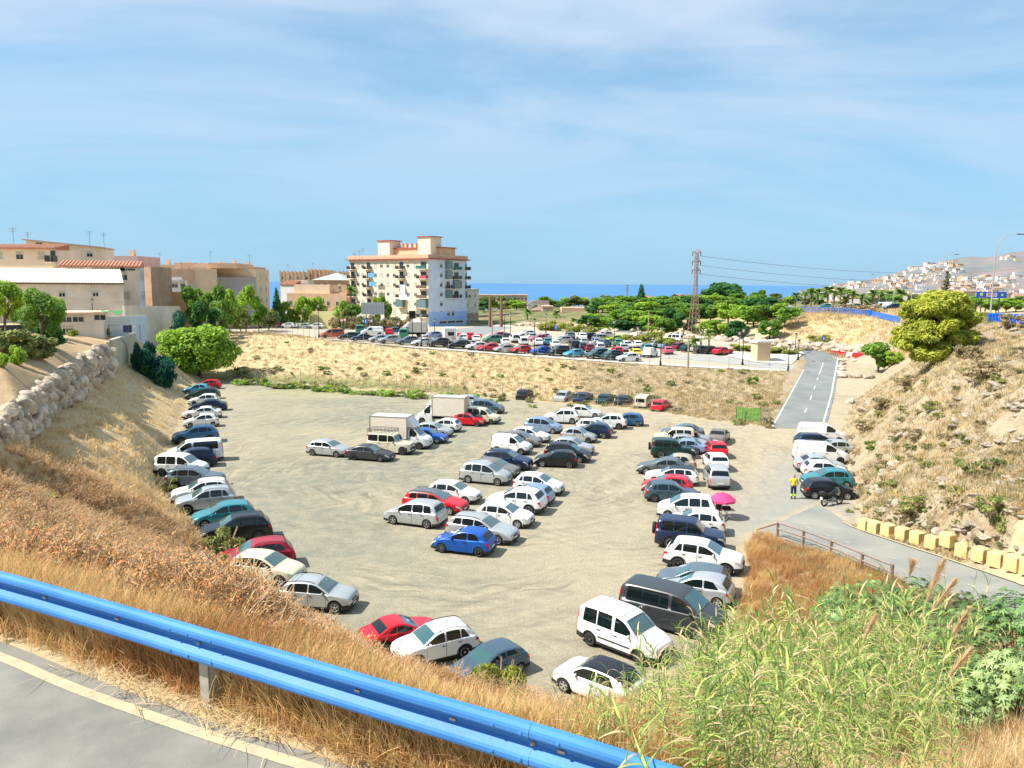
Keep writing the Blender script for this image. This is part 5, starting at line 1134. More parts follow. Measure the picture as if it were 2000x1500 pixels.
for r, z in enumerate(rowsz):
    for ci, f in enumerate(cols): window(A, ('f', 0), wA * f, z, 1.15, 1.25, m_shut if (r * 7 + ci * 3) % 5 < 2 else m_pane)
    for bi, (f, bw) in enumerate(((.045, 3.0), (.26, 3.0), (.68, 3.0), (.945, 4.0))):
        if r == 5 and f < .9: continue
        cv_ = m_dkgreen if (bi == 3 and r == 0) else (mat('brown_canvas', (.16, .10, .08), .8) if (bi == 3 and r in (2, 3)) else None)
        balcony(A, ('f', 0), wA * f, z - 1.25, bw, 1.3, canvas=cv_, enclosed=(bi == 2 and r == 4) or (bi == 3 and r == 4))
    for f in (.32, ): window(A, ('r', wA + .06), dA * f, z, 1.1, 1.4)
    if r < 4:
        balcony(A, ('r', wA + .06), dA * .50, z - 1.3, 2.6, .9, enclosed=r in (0, 1, 3)); balcony(A, ('r', wA + .06), dA * .72, z - 1.3, 3.6, .9, enclosed=r == 2, canvas=m_dkgreen if r == 0 else None)
    if r < 4: balcony(A, ('r', wA + .06), dA * .985, z - 1.3, 1.0, 1.6, canvas=m_dkgreen if r == 3 else None)
for f in (.36, .58, .80): window(A, ('r', wA + .13), dA * f, 2.4, 3.4, .9)
for f in (.5, .62): window(A, ('r', wA + .13), dA * f, 5.0, 1.1, 1.6)
for f in (.62, .66, .72, .80, .86, .92): window(A, ('f', 0), wA * f, 1.8, 1.2, 1.3)
def cloth(px, py, Y, w, h, col, label):
    p = aty(px, py, Y); q = MB(); q.box((-w / 2, -.02, -h), (w / 2, .02, 0)); o = q.build('laundry', mat('cloth_%s' % col[0], col[1], .9), None, p, (0, 0, R(-37)))
    return tag(o, label, 'laundry')
CL = [('palecloth', (.55, .66, .8)), ('whitecloth', (.8, .8, .8)), ('redcloth', (.45, .08, .1)), ('bluecloth', (.15, .35, .55)), ('darkcloth', (.03, .04, .09))]
cloth(786, 556, 241.5, 2.2, 2.8, CL[0], 'pale blue sheet hanging from a middle balcony of the apartment block')
cloth(787, 575, 241.5, 3.4, 1.6, CL[1], 'white sheets hung under the pale blue one on the apartment block')
cloth(826, 538, 236, 2.6, 1.0, CL[2], 'red cloth drying on a balcony at the corner of the apartment block')
cloth(725, 533, 252, 3.2, 1.5, CL[3], 'blue awning on an upper balcony of the apartment block')
cloth(727, 550, 252, 3.2, 1.5, CL[3], 'blue awning one floor below on the apartment block')
for px, py, h in ((693, 508, 4), (702, 508, 5), (709, 508, 6), (856, 492, 3), (876, 500, 3)): antenna(px, py, 250, h)
o, w = frame2(906, 262, 935, 275, 1.0, 'apartment_house', 'small weathered apartment house right of the tall block'); zt = zrow(920, 566, 262, 1)
block(o, 'wall', 0, 0, w, 10, 4.5, zt, w_old); block(o, 'lower_wall', .0, .03, w, 10, -2, 4.497, w_brick); q = MB(); q.box((-.3, -.3, zt), (w + .3, 10.3, zt + .25)); q.build('roof', w_pale, o)
for z in (7.6, 10.6):
    for f in (.25, .75): window(o, ('f', 0), w * f, z, .9, 1.3)
for f in (.2, .5, .8): window(o, ('f', 0), w * f, 2.0, .9, 1.5)
o, w = frame2(-40, 118, 241, 128, 7.6, 'warehouse', 'long pale warehouse wall with a ribbed cream roof'); zt = zrow(120, 552, 123, 7.6)
block(o, 'wall', 0, 0, w, 16, 0, zt, w_old); block(o, 'upper_band', 0, -.05, w, -.003, zt * .62, zt * .66, w_pale)
q = MB(); n = 46; y1, z1 = 6.0, zrow(120, 525, 129, 7.6)
vs = []; fs = []
for i in range(n * 2 + 1):
    x = w * i / (n * 2); e = .0 if i % 2 else .12
    for j in range(5): t = j / 4; vs.append((x, -.4 + (y1 + .4) * t, zt + (z1 - zt) * (1 - (1 - t) ** 1.6) + e * .6))
for i in range(n * 2):
    for j in range(4): fs.append((i * 5 + j, (i + 1) * 5 + j, (i + 1) * 5 + j + 1, i * 5 + j + 1))
q.add(vs, fs); q.add([(w, -.4, zt), (w, y1, zt), (w, y1, z1)], [(0, 1, 2)]); q.build('roof', m_rib, o)
q = MB(); q.box((0, -.55, zt - .25), (w + .1, -.35, zt - .03)); q.build('gutter', m_rail, o)
for px in (135, 193): u = (aty(px, 560, 123).x - aty(-40, 560, 118).x); window(o, ('f', 0), u, zrow(px, 574, 123, 7.6), .8, .9)
o, w = frame2(-30, 150, 110, 150, 8, 'house', 'beige house with red tiled eaves above the warehouse, top left'); zt = zrow(50, 485, 150, 8)
block(o, 'wall', 0, 0, w, 9, 0, zt, w_cream); tileroof(o, -.4, w + .2, -.5, 5, zt, zt + .9)
for px in (3, 43, 85): window(o, ('f', 0), aty(px, 560, 150).x - aty(-30, 560, 150).x, zrow(px, 499, 150, 8), 1.3, 1.4, m_shut if px != 43 else m_pane)
balcony(o, ('f', 0), w - .2, zrow(115, 512, 150, 8), 1.6, 1.5, 1.2)
o, w = frame2(57, 168, 206, 172, 8, 'house', 'beige house with a long mono-pitch roof, behind the tiled one'); zl, zr_ = zrow(57, 469, 168, 8), zrow(205, 485, 172, 8)
q = MB(); q.add([(0, 0, 0), (w, 0, 0), (w, 0, zr_), (0, 0, zl), (0, 10, 0), (w, 10, 0), (w, 10, zr_), (0, 10, zl)], [(0, 1, 2, 3), (5, 4, 7, 6), (4, 0, 3, 7), (1, 5, 6, 2), (3, 2, 6, 7)]); q.build('wall', w_cream, o)
q = MB(); q.add([(-.6, -.6, zl), (w + .3, -.6, zr_), (w + .3, 10, zr_), (-.6, 10, zl), (-.6, -.6, zl + .25), (w + .3, -.6, zr_ + .25), (w + .3, 10, zr_ + .25), (-.6, 10, zl + .25)], [(0, 3, 2, 1), (4, 5, 6, 7), (0, 1, 5, 4), (1, 2, 6, 5)]); q.build('roof', w_pink, o)
for px in (145, 177): window(o, ('f', 0), aty(px, 560, 170).x - aty(57, 560, 168).x, zrow(px, 496, 170, 8), 1.1, 1.1)
window(o, ('f', 0), 2.5, zrow(66, 475, 168, 8), 1.2, .8)
o, w = frame2(120, 133, 272, 137, 7.6, 'house', 'long beige house with tiled roof and white bay-windowed side'); zt = zrow(200, 520, 135, 7.6)
block(o, 'wall', 0, 0, w, 7.5, 0, zt, w_cream); q = MB(); q.box((w + .003, .05, 0), (w + .08, 7.45, zt - .02)); q.build('side_wall', w_bluew, o)
tileroof(o, -.3, w + .5, -.6, 3.8, zt, zt + .95)
window(o, ('f', 0), aty(248, 560, 136).x - aty(120, 560, 133).x, zrow(248, 539, 136, 7.6), 1.0, 1.4); window(o, ('f', 0), aty(250, 560, 136).x - aty(120, 560, 133).x, zrow(250, 577, 136, 7.6), 1.2, 1.3, m_shut)
for px in (165, 207, 237, 255): window(o, ('f', 0), aty(px, 560, 136).x - aty(120, 560, 133).x, zrow(px, 525.5, 136, 7.6), 2.4, .5)
for z in (zrow(285, 538, 140, 7.6), zrow(285, 577, 140, 7.6)):
    for f in (.2, .5, .8): window(o, ('r', w + .08), 7.5 * f, z, .8, 1.5)
o, w = frame2(296, 146, 336, 150, 5, 'house', 'tall brown brick party wall beside the bay-windowed house'); block(o, 'wall', 0, 0, w, 14, 0, zrow(310, 522, 148, 5), w_brick)
o, w = frame2(333, 188, 425, 192, 5, 'apartment_row', 'brown and tan apartment row behind the trees, left'); zt = zrow(350, 526, 190, 5); block(o, 'wall', 0, 0, w * .5, 14, 0, zt, w_terra); block(o, 'wing', w * .5 + .01, .5, w, 14, 0, zt + .2, w_tan)
for f in (.1, .2, .3, .4): window(o, ('f', 0), w * f, zt - 4.3, 1.2, 1.2, m_shut)
window(o, ('f', 0), w * .44, zt - 5, 1.4, 2.2, m_shut)
for i in range(6): q = MB(); q.box((w * (.1 + i * .15), 4, zt), (w * (.1 + i * .15) + 1.5, 6, zt + 1.5)); q.box((w * (.1 + i * .15) - .15, 3.9, zt + 1.5), (w * (.1 + i * .15) + 1.65, 6.1, zt + 1.65)); q.build('chimney', w_tan, o)
o, w = frame2(331, 178, 366, 180, 5, 'house', 'small white house in front of the brown apartment row'); block(o, 'wall', 0, 0, w, 8, 0, zrow(345, 548, 178, 5), w_white); block(o, 'terrace_room', w * .1, 2, w * .8, 7, zrow(345, 548, 178, 5), zrow(345, 541, 178, 5), w_pale)
window(o, ('f', 0), w * .3, zrow(340, 556, 178, 5), 1.2, 1.3); window(o, ('f', 0), w * .75, zrow(340, 556, 178, 5), 1, 1.8)
o, w = frame2(306, 152, 374, 156, 4.5, 'garden_wall', 'ochre garden wall behind the leafy trees, left', 'wall'); block(o, 'wall', 0, 0, w, .4, 0, zrow(340, 570, 154, 4.5), mat('ochre_wall', (0.60, 0.33, 0.15), .9, var=.12))
o, w = frame2(408, 196, 501, 200, 5, 'building', 'plain grey blank-walled building behind the leafy trees'); zt = zrow(450, 541, 198, 5); block(o, 'wall', 0, 0, w, 16, 0, zt, w_grey)
block(o, 'roof_room', 1, 4, w * .5, 10, zt, zt + 2.2, w_bluew); block(o, 'roof_room', w * .62, 4, w * .97, 10, zt, zt + 1.9, w_terra)
o, w = frame2(500, 200, 526, 216, 4, 'apartment_house', 'tall tan corner house right of the grey blank wall'); zt = zrow(513, 526, 205, 4); block(o, 'wall', 0, 0, w, 12, 0, zt, w_tan); block(o, 'roof_room', -6, 3, w * .7, 10, zt, zt + 1.3, w_peach)
for k in range(5):
    for f in (.35, .75): window(o, ('f', 0), w * f, zt - 2 - k * 3, 1.0, 1.6)
for i, (pl, pr, pt, Y, m, lb) in enumerate([(225, 272, 500, 190, w_pink, 'low pink rooftop house far behind the tiled roof'), (300, 342, 517, 240, w_terra, 'distant reddish house on the left skyline'), (342, 380, 520, 250, w_peach, 'distant peach house on the left skyline'), (405, 440, 520, 250, w_white, 'distant white house on the left skyline'), (436, 462, 517, 245, w_bluew, 'distant bluish house on the left skyline'), (460, 496, 521, 240, w_terra, 'distant brick-red house on the left skyline'),
      (547, 600, 531, 330, w_tan, 'long tan apartment row behind the domed church, left half'), (600, 640, 527, 335, w_peach, 'middle part of the tan apartment row behind the church'), (640, 692, 531, 330, w_tan, 'right part of the tan apartment row behind the church')]):
    o, w = frame2(pl, Y, pr, Y, 3, 'house' if i < 6 else 'apartment_row', lb); zt = zrow((pl + pr) / 2, pt, Y, 3); block(o, 'wall', 0, 0, w, 12, 0, zt, m)
    if i >= 6:
        n = int(w / 1.6)
        q = MB()
        for k in range(n): q.box((w * k / n, -.35, zt - 7), (w * k / n + .6, -.003, zt + .5))
        t = q.build('pilasters', w_peach, o); t['kind'] = 'stuff'
        for k in range(0, n, 2): window(o, ('f', 0), w * (k + .9) / n, zt - 2.4, 1.0, 1.5)
    else:
        for k in range(2): window(o, ('f', 0), w * (.3 + .4 * k), zt - 2, 1.2, 1.2)
        block(o, 'chimney', w * .4, 3, w * .4 + 1.2, 4.2, zt, zt + 1.6, w_tan)
for px, py, Y, h in ((27, 476, 150, 5), (55, 470, 165, 3), (176, 484, 170, 6), (204, 487, 172, 6), (313, 517, 240, 6), (412, 516, 250, 7), (488, 520, 240, 6), (563, 531, 330, 5), (611, 527, 335, 5)): antenna(px, py, Y, h)
o, w = frame2(560, 268, 676, 262, 2.5, 'church', 'tan church with a brown lantern storey and grey-green hipped roof'); zt = zrow(610, 573, 265, 2.5)
block(o, 'wall', 0, 0, w, 16, 0, zt, w_peach); z2 = zrow(640, 547, 268, 2.5); block(o, 'gable_wall', w * .1, 1, w * .7, 3, zt, zt + 3, w_tan)
x0, x1 = w * .36, w * .93; q = MB(); q.box((x0, 4, zt), (x1, 14, z2)); q.build('lantern_storey', w_brick, o)
q = MB(); xm = (x0 + x1) / 2; q.add([(x0 - .6, 3.4, z2), (x1 + .6, 3.4, z2), (x1 + .6, 14.6, z2), (x0 - .6, 14.6, z2), (xm, 9, z2 + 2.6)], [(0, 1, 4), (1, 2, 4), (2, 3, 4), (3, 0, 4), (3, 2, 1, 0)]); q.build('roof', mat('grey_green_roof', (0.36, 0.42, 0.38), .7, var=.15), o)
for f in (.5, .62, .80): window(o, ('f', 0), w * f, (zt + z2) / 2, .9, 2.0).location.y = 3.97
for f in (.06, .2, .42, .5, .58, .7, .85): window(o, ('f', 0), w * f, zt - 3, 1.0, 2.2)
o, w = frame2(548, 290, 575, 288, 2.5, 'house', 'whitish house with red roof just left of the church'); zt = zrow(560, 556, 290, 2.5); block(o, 'wall', 0, 0, w, 9, 0, zt, w_white); tileroof(o, 0, w, -.3, 4, zt, zt + 1.5)
o, w = frame2(575, 300, 602, 300, 2.5, 'house', 'grey house squeezed between the church and the tan apartments'); zt = zrow(590, 547, 300, 2.5); block(o, 'wall', 0, 0, w, 9, 0, zt, w_cream); window(o, ('f', 0), w * .5, zt - 2, 3, 1.6)
o, w = frame2(603, 205, 655, 203, 3.2, 'yard_wall', 'pale yellow yard wall behind the street trees', 'wall'); block(o, 'wall', 0, 0, w, .4, 0, zrow(630, 608, 204, 3.2), mat('yellow_wall', (.62, .56, .25), .9, var=.15))
o, w = frame2(110, 99, 197, 101, 8.2, 'utility_building', 'small beige flat-roofed building on the dirt terrace, left'); zt = zrow(150, 613, 100, 8.2)
block(o, 'wall', 0, 0, w, 6, -.5, zt, w_pale); q = MB(); q.box((-.3, -.3, zt), (w + .3, 6.3, zt + .22)); q.build('roof', w_tan, o)
for px, py, ww in ((132, 621, 1.3), (152, 621, 1.3), (190, 618, 1.3), (120, 643, 1.2), (134, 643, 1.2)): window(o, ('f', 0), aty(px, 600, 100).x - aty(110, 600, 99).x, zrow(px, py, 100, 8.2), ww, 1.0)
o, w = frame2(198, 106, 251, 109, 8, 'yard_wall', 'white yard wall behind the clothes line', 'wall'); block(o, 'wall', 0, 0, w, .3, -.5, zrow(225, 618, 107, 8), w_white)
o, w = frame2(249, 112, 283, 114, 7, 'yard_wall', 'light blue painted yard wall right of the clothes line', 'wall'); block(o, 'wall', 0, 0, w, .3, -1, zrow(265, 617, 113, 7), mat('washed_blue', (.52, .62, .68), .9, var=.1))
o, w = frame2(-20, 92, 72, 95, 8.6, 'garden_fence', 'dark slatted garden fence behind the left trees', 'fence')
for k in range(24): q = MB(); q.box((w * k / 24, 0, -.5), (w * k / 24 + .3, .08, 1.9)); q.build('slat', mat('dark_slat', (.05, .06, .08), .8), o)
q = MB(); q.box((0, .09, -.5), (w, .16, 1.7)); q.build('backing', mat('washed_blue', (.5, .6, .7)), o)
o, w = frame2(241, 122, 350, 140, 6.5, 'yard_wall', 'long pale wall sloping down to the right below the houses', 'wall'); z_l, z_r = zrow(241, 597, 122, 6.5), zrow(349, 598, 140, 6.5)
q = MB(); q.add([(0, 0, -1.5), (w, 0, -2.5), (w, 0, z_r), (0, 0, z_l), (0, .4, -1.5), (w, .4, -2.5), (w, .4, z_r), (0, .4, z_l)], [(0, 1, 2, 3), (5, 4, 7, 6), (3, 2, 6, 7), (1, 5, 6, 2), (4, 0, 3, 7)]); q.build('wall', w_pale, o)
o = empty('clothes_line', aty(236, 650, 104), 0, 'clothes line with white and dark clothes before the white yard wall', 'clothes line'); o.location.z = 8
q = MB(); q.tube([(-1.6, 0, 0), (-1.6, 0, 2)], .04, 5); q.tube([(2.6, 0, 0), (2.6, 0, 2)], .04, 5); q.tube([(-1.6, 0, 1.95), (2.6, 0, 1.95)], .02, 4); q.build('line', m_rail, o)
for i, (x, c) in enumerate(((-1.2, 1), (-.6, 1), (.0, 1), (.55, 4), (.95, 4), (1.35, 4), (1.8, 1))):
    q = MB(); q.box((x - .2, -.03, 1.0 if c == 4 else 1.3), (x + .15, .03, 1.93)); q.build('garment', mat('cloth_' + CL[c][0], CL[c][1], .9), o)
p = aty(160, 612, 100);
q = MB(); pa = [aty(197, 606, 103), aty(240, 606, 105), aty(232, 615, 102.5), aty(215, 607.5, 103), aty(204, 614, 102)]; q.add([v for v in pa] + [v + Vector((0, 0, -.03)) for v in pa], [(0, 4, 3), (3, 2, 1), (5, 8, 9), (8, 6, 7)]); tag(q.build('sun_sail', mat('green_sail', (.06, .30, .08), .8)), 'green shade cloth stretched above the white yard wall', 'sun sail')
cw = empty('concrete_wall', atz(223, 727, 4.5), 0, 'weathered concrete wall end at the top of the rock revetment', 'wall')
a = atz(223, 727, 4.5); b = atz(268, 705, 4.5); a2 = Vector((a.x, a.y, 8.25)); ang = math.atan2(b.y - a.y, b.x - a.x); L_ = (b.xy - a.xy).length; cw.rotation_euler.z = ang
q = MB(); q.box((0, 0, -1), (L_, .35, 4.0)); q.build('wall', mat('stained_concrete', (0.50, 0.46, 0.34), .9, bump=.3, bscale=4, col2=(.36, .34, .26), vscale=.9), cw)
q = MB(); q.box((-.03, -.05, 4.0), (L_ + .03, .42, 4.12)); q.build('coping', m_conc, cw)
q = MB(); q.tube([(L_ * .3, -.04, 4.0), (L_ * .48, -.04, 3.2), (L_ * .55, -.04, 2.0), (L_ * .5, -.04, 0)], .03, 5); q.build('pipe', m_rail, cw)
def lowhouse(pl, pr, Y, pt, z0, m, name, label, roof=None, wins=3, depth=12, wh=1.2):
    o, w = frame2(pl, Y, pr, Y, z0, name, label); zt = zrow((pl + pr) / 2, pt, Y, z0); block(o, 'wall', 0, 0, w, depth, -3, zt, m)
    if roof == 'flat': q = MB(); q.box((-.3, -.3, zt), (w + .3, depth + .3, zt + .5)); q.build('roof', w_terra, o)
    if roof == 'hip':
        q = MB(); e = .8; h = depth * .28; q.add([(-e, -e, zt), (w + e, -e, zt), (w + e, depth + e, zt), (-e, depth + e, zt), (depth * .5, depth / 2, zt + h), (w - depth * .5, depth / 2, zt + h)], [(0, 1, 5, 4), (1, 2, 5), (2, 3, 4, 5), (3, 0, 4), (3, 2, 1, 0)]); q.build('roof', mat('dull_tile', (.30, .20, .15), .9, var=.15), o)
    if roof == 'gable':
        q = MB(); h = zrow(pl + 8, pt - 8, Y, z0) - zt; h = max(2, h); q.add([(-.3, 0, zt), (w * .5 + .3, 0, zt), (w * .25, 0, zt + h)], [(0, 1, 2)]); q.build('gable', m, o)
        q = MB(); q.add([(w * .25, -.3, zt + h + .1), (w * .5 + .6, -.3, zt - .1), (w + .3, 6, zt - .1), (w, 9, zt + h), (-.6, -.3, zt - .1), (-.6, 9, zt - .1), (w * .25, 9, zt + h + .1)], [(0, 1, 2, 3), (0, 6, 5, 4), (0, 3, 6)]); q.build('roof', mat('dull_tile', (.30, .20, .15), .9, var=.15), o)
    for k in range(wins): window(o, ('f', 0), w * (k + .5) / wins, zt - 1.9, wh, wh * 1.1)
    return o, w, zt
lowhouse(934, 986, 520, 577, -2, w_peach, 'holiday_block', 'long salmon building by the sea, left part', 'flat', 8, 14, 1.6)
lowhouse(986, 1003, 518, 577, -2, w_grey, 'holiday_block', 'grey middle part of the salmon building by the sea', 'flat', 0, 14)
lowhouse(1003, 1030, 520, 577, -2, w_peach, 'holiday_block', 'right end of the salmon building by the sea', 'flat', 4, 14, 1.6)
lowhouse(936, 976, 460, 591, -1, w_white, 'house', 'white houses with terracotta roofs below the salmon building', 'hip', 6, 10, 1.4)
lowhouse(1031, 1074, 360, 596, 0, w_white, 'house', 'white gabled house with brown roof', 'gable', 2, 10)
lowhouse(1040, 1066, 330, 606, 0, w_old, 'house', 'low ruined house with broken roof below the white gabled house', 'hip', 2, 8)
lowhouse(1060, 1080, 315, 600, 1, w_terra, 'house', 'small terracotta house with a porch left of the brick ruin', 'flat', 2, 8)
lowhouse(1098, 1151, 290, 601, 1, w_terra, 'ruined_building', 'terracotta ruin with small dark openings, taller half', None, 4, 10, .9)
lowhouse(1151, 1186, 294, 602, 1, w_brick, 'ruined_building', 'lower right half of the terracotta ruin', 'flat', 2, 9, .9)
lowhouse(1263, 1279, 420, 588, 2, w_white, 'house', 'small white house with red roof amid trees near the sea', 'hip', 1, 10)
lowhouse(1312, 1352, 430, 590, 3, w_old, 'house', 'brown hipped roof house left of the pylon', 'hip', 2, 16)
lowhouse(1372, 1442, 440, 590, 3, w_old, 'house', 'long brown roof behind the pylon', 'hip', 3, 12)
lowhouse(1292, 1340, 350, 597, 5, mat('greenhouse_teal', (.35, .55, .48), .5), 'greenhouse', 'pale teal greenhouse sheds above the grove', None, 0, 10)
lowhouse(1690, 1742, 300, 583, 9, w_grey, 'building', 'grey low building behind the palms, right', 'flat', 4, 14)
lowhouse(1625, 1655, 330, 590, 8, w_pale, 'house', 'low pale house behind the palms', 'flat', 2, 10)
lowhouse(1884, 1906, 250, 571, 11, w_tan, 'building', 'brownish building left of the blue billboard', 'flat', 2, 12)
o, w = frame2(936, 300, 1024, 330, 0, 'aqueduct', 'dark stone aqueduct with small arches, centre', 'aqueduct'); zt = zrow(980, 613, 315, 0)
q = MB(); n = 7
for k in range(n + 1): q.box((w * k / n - .5, 0, -4), (w * k / n + .5, 1.5, zt - 1.2))
q.box((-.5, 0, zt - 1.2), (w + .5, 1.5, zt)); q.build('arcade', w_brick, o)
for k in range(n):
    q = MB(); xm = w * (k + .5) / n; rr0 = w / n / 2 - .5
    vs = [(xm + rr0 * math.cos(t * math.pi / 8), 0.0, zt - 1.2 - rr0 * .6 + rr0 * .6 * math.sin(t * math.pi / 8)) for t in range(9)]; vs += [(xm - rr0, 0, zt - 1.2), (xm + rr0, 0, zt - 1.2)]
    vs2 = [(x, 1.5, z) for x, y, z in vs]; f = [(4, 5, 6, 7, 8, 9), (0, 1, 2, 3, 4, 10), (4, 9, 10)]
    q.add(vs + vs2, f + [tuple(i + 11 for i in t[::-1]) for t in f] + [(t, t + 1, t + 12, t + 11) for t in range(8)]); q.build('arch', w_brick, o)
for px, pt in ((957, 580), (979, 582)):
    a = aty(px, 636, 225); b = aty(px, pt, 225); a.z = gz(a.x, a.y); t = empty('dead_palm', a, 0, 'bare brown palm trunk, %s of two, right of the apartment house' % ('left' if px < 970 else 'right'), 'palm')
    q = MB(); q.tube([(0, 0, -.5), (0, 0, b.z - a.z)], [.5, .36], 8); q.build('trunk', mat('palm_bark', (.22, .13, .08), .95, bump=.5, bscale=3), t)
p = hit(1491, 707); p2 = Vector((p.x, p.y + 1.8, gz(p.x, p.y + 1.8)))
o = empty('transformer_kiosk', p2, R(8), 'beige box-shaped transformer kiosk with a flat grey roof', 'kiosk'); sc = p.y / 1500; wk = 27 * sc; hk = 35 * sc
q = MB(); q.box((-wk / 2, -1.3, -.2), (wk / 2, 1.3, hk)); q.build('wall', mat('kiosk_render', (.60, .43, .27), .85, var=.05), o); q = MB(); q.box((-wk / 2 - .25, -1.55, hk), (wk / 2 + .25, 1.55, hk + .35)); q.build('roof', w_pale, o)
q = MB(); q.box((wk / 2 + .003, -.5, 0), (wk / 2 + .04, .5, 2.1)); q.build('door', w_tan, o)
o = empty('billboard', hit(728, 640), 0, 'blank grey back of a large billboard before the apartment block', 'billboard'); Yb = 190; a = aty(706, 614, Yb); b = aty(750, 591, Yb); o.location = ((a.x + b.x) / 2, Yb, gz((a.x + b.x) / 2, Yb))
hw_, z0_, z1_ = (b.x - a.x) / 2, a.z - o.location.z, b.z - o.location.z
q = MB(); q.box((-hw_, 0, z0_), (hw_, .2, z1_)); q.build('panel', mat('billboard_back', (.36, .40, .42), .6, var=.1), o)
for k in range(9): x = -hw_ + 2 * hw_ * k / 8; q = MB(); q.box((x - .06, -.1, z0_), (x + .06, -.005, z1_)); q.build('rib', mat('rib_grey', (.28, .31, .33), .6), o)
for x in (-hw_ * .6, 0, hw_ * .6): q = MB(); q.tube([(x, .3, 0), (x, .3, z1_ - .3)], .14, 6); q.build('leg', m_rail, o)
Yb = 150; a = aty(1906, 582, Yb); b = aty(1949, 570, Yb + 3); gx = (a.x + b.x) / 2
o = empty('billboard', (gx, Yb, gz(gx, Yb)), R(3), 'blue billboard with yellow emblem and pale panel behind the right-hand pine', 'billboard'); hw_, z0_, z1_ = (b.x - a.x) / 2, a.z - o.location.z, b.z - o.location.z
q = MB(); q.box((-hw_, 0, z0_), (hw_, .2, z1_)); q.build('panel', mat('billboard_blue', (.01, .12, .50), .5), o)
q = MB(); h_ = z1_ - z0_; q.box((-hw_ * .35, -.02, z0_ + h_ * .2), (hw_ * .35, -.003, z1_ - h_ * .15)); q.build('printed_panel', mat('poster_pale', (.6, .62, .72), .6), o)
q = MB(); q.lathe([(.001, 0), (h_ * .26, 0), (h_ * .26, .02), (.001, .02)], c=(-hw_ * .68, -.03, z0_ + h_ * .6), n=12, axis='y'); q.lathe([(.001, 0), (h_ * .18, 0), (h_ * .18, .02), (.001, .02)], c=(hw_ * .7, -.03, z0_ + h_ * .5), n=12, axis='y'); q.build('emblem', mat('emblem_yellow', (.75, .68, .25), .6), o)
q = MB()
for z in (.35, .55, .72): q.box((-hw_ * .28, -.03, z0_ + h_ * z), (hw_ * .26, -.021, z0_ + h_ * (z + .08)))
q.box((-hw_ * .86, -.03, z0_ + h_ * .1), (-hw_ * .5, -.021, z0_ + h_ * .2)); q.build('print', mat('print_red', (.5, .15, .25), .6), o)
for x in (-hw_ * .6, hw_ * .6): q = MB(); q.tube([(x, .3, -.5), (x, .3, z0_)], .12, 6); q.build('leg', m_rail, o)
ridge = [(1560, 568), (1640, 557), (1690, 547), (1740, 535), (1780, 522), (1830, 512), (1860, 506), (1890, 501), (1925, 503), (1950, 499), (1970, 493), (2000, 491), (2060, 486), (2200, 470), (2500, 450)]
HX = np.arange(1560, 2500, 8.0); hr = np.interp(HX, [r[0] for r in ridge], [r[1] for r in ridge])
hv = []; NR = 26; YF, YR_ = 1500, 3200
for i, px in enumerate(HX):
    top_ = aty(px, hr[i], YR_)
    for j in range(NR):
        t = j / (NR - 1); Y = YF + (YR_ - YF) * t; x = top_.x * Y / YR_; z = -24 + (top_.z + 24) * (t ** .9)
        z += fbm(np.array([x / 160]), np.array([Y / 160]), 77)[0] * 26 * math.sin(math.pi * min(1, t * 1.0))
        hv.append((x, Y, z))
hf = [(i * NR + j, (i + 1) * NR + j, (i + 1) * NR + j + 1, i * NR + j + 1) for i in range(len(HX) - 1) for j in range(NR - 1)]
bk = len(hv); hv += [(hv[i * NR + NR - 1][0] * 4200 / 3200, 4200, -40) for i in range(len(HX))]; hf += [(i * NR + NR - 1, (i + 1) * NR + NR - 1, bk + i + 1, bk + i) for i in range(len(HX) - 1)]
hm = mat('hill_scrub', (0.27, 0.20, 0.19), .95, bump=.5, bscale=.02, col2=(0.13, 0.17, 0.17), vscale=.008)
mb = MB(); mb.add(hv, hf); hill = mb.build('hills', hm, smooth=True); tag(hill, 'brown and green hillside across the bay', kind='structure')
HB = BVHTree.FromPolygons([Vector(v) for v in hv], hf)
houses = []
for hvn, (wm, rm) in enumerate(((w_white, w_tan), (w_pale, w_terra), (w_white, w_white), (w_peach, w_terra))):
    q = MB(); q.box((-9, -6, -8), (9, 6, 6)); q.box((-5, -7.5, -8), (3, -5.9, 2.5)); q.box((-9.4, -6.4, 6), (9.4, 6.4, 6.9), 1)
    for k in range(4): q.box((-7.5 + k * 4.2, -6.08, 1.5), (-5.7 + k * 4.2, -6.0, 4.0), 2)
    houses.append(q.mesh('hillside_house', [wm, rm, m_pane]))
rh = random.Random(5); k = 0; tries = 0
while k < 298 and tries < 9000:
    tries += 1
    px = rh.uniform(1625, 2010); r0 = float(np.interp(px, [r[0] for r in ridge], [r[1] for r in ridge])); base = 585
    py = r0 + 2 + (base - r0) * rh.random() ** .9
    cl = vnoise(np.array([px / 28]), np.array([py / 9]), 11)[0]
    if cl < (-.12 if px < 1880 or py > 540 else .22): continue
    if px > 1880 and 512 < py < 538 and rh.random() < .8: continue
    d = ray(px, py); h = HB.ray_cast(Vector((0, 0, CAMZ)), d)
    if not h[0]: continue
    s = rh.uniform(.75, 1.35) * h[0].y / 2300
    o = put('hillside_house', houses[k % 4], None, h[0] + Vector((0, 0, 1.5)), (0, 0, rh.uniform(-.5, .5)), (s * rh.uniform(.8, 1.5), s, s * rh.uniform(.6, 1.1)))
    tag(o, ['small white house with tan roof on the hillside across the bay', 'small pale house with terracotta roof on the hillside across the bay', 'small all-white house on the hillside across the bay', 'small peach house on the hillside across the bay'][k % 4], 'house', 'houses of the hillside town across the bay'); k += 1
q = MB(); rt = np.random.default_rng(8); k = 0
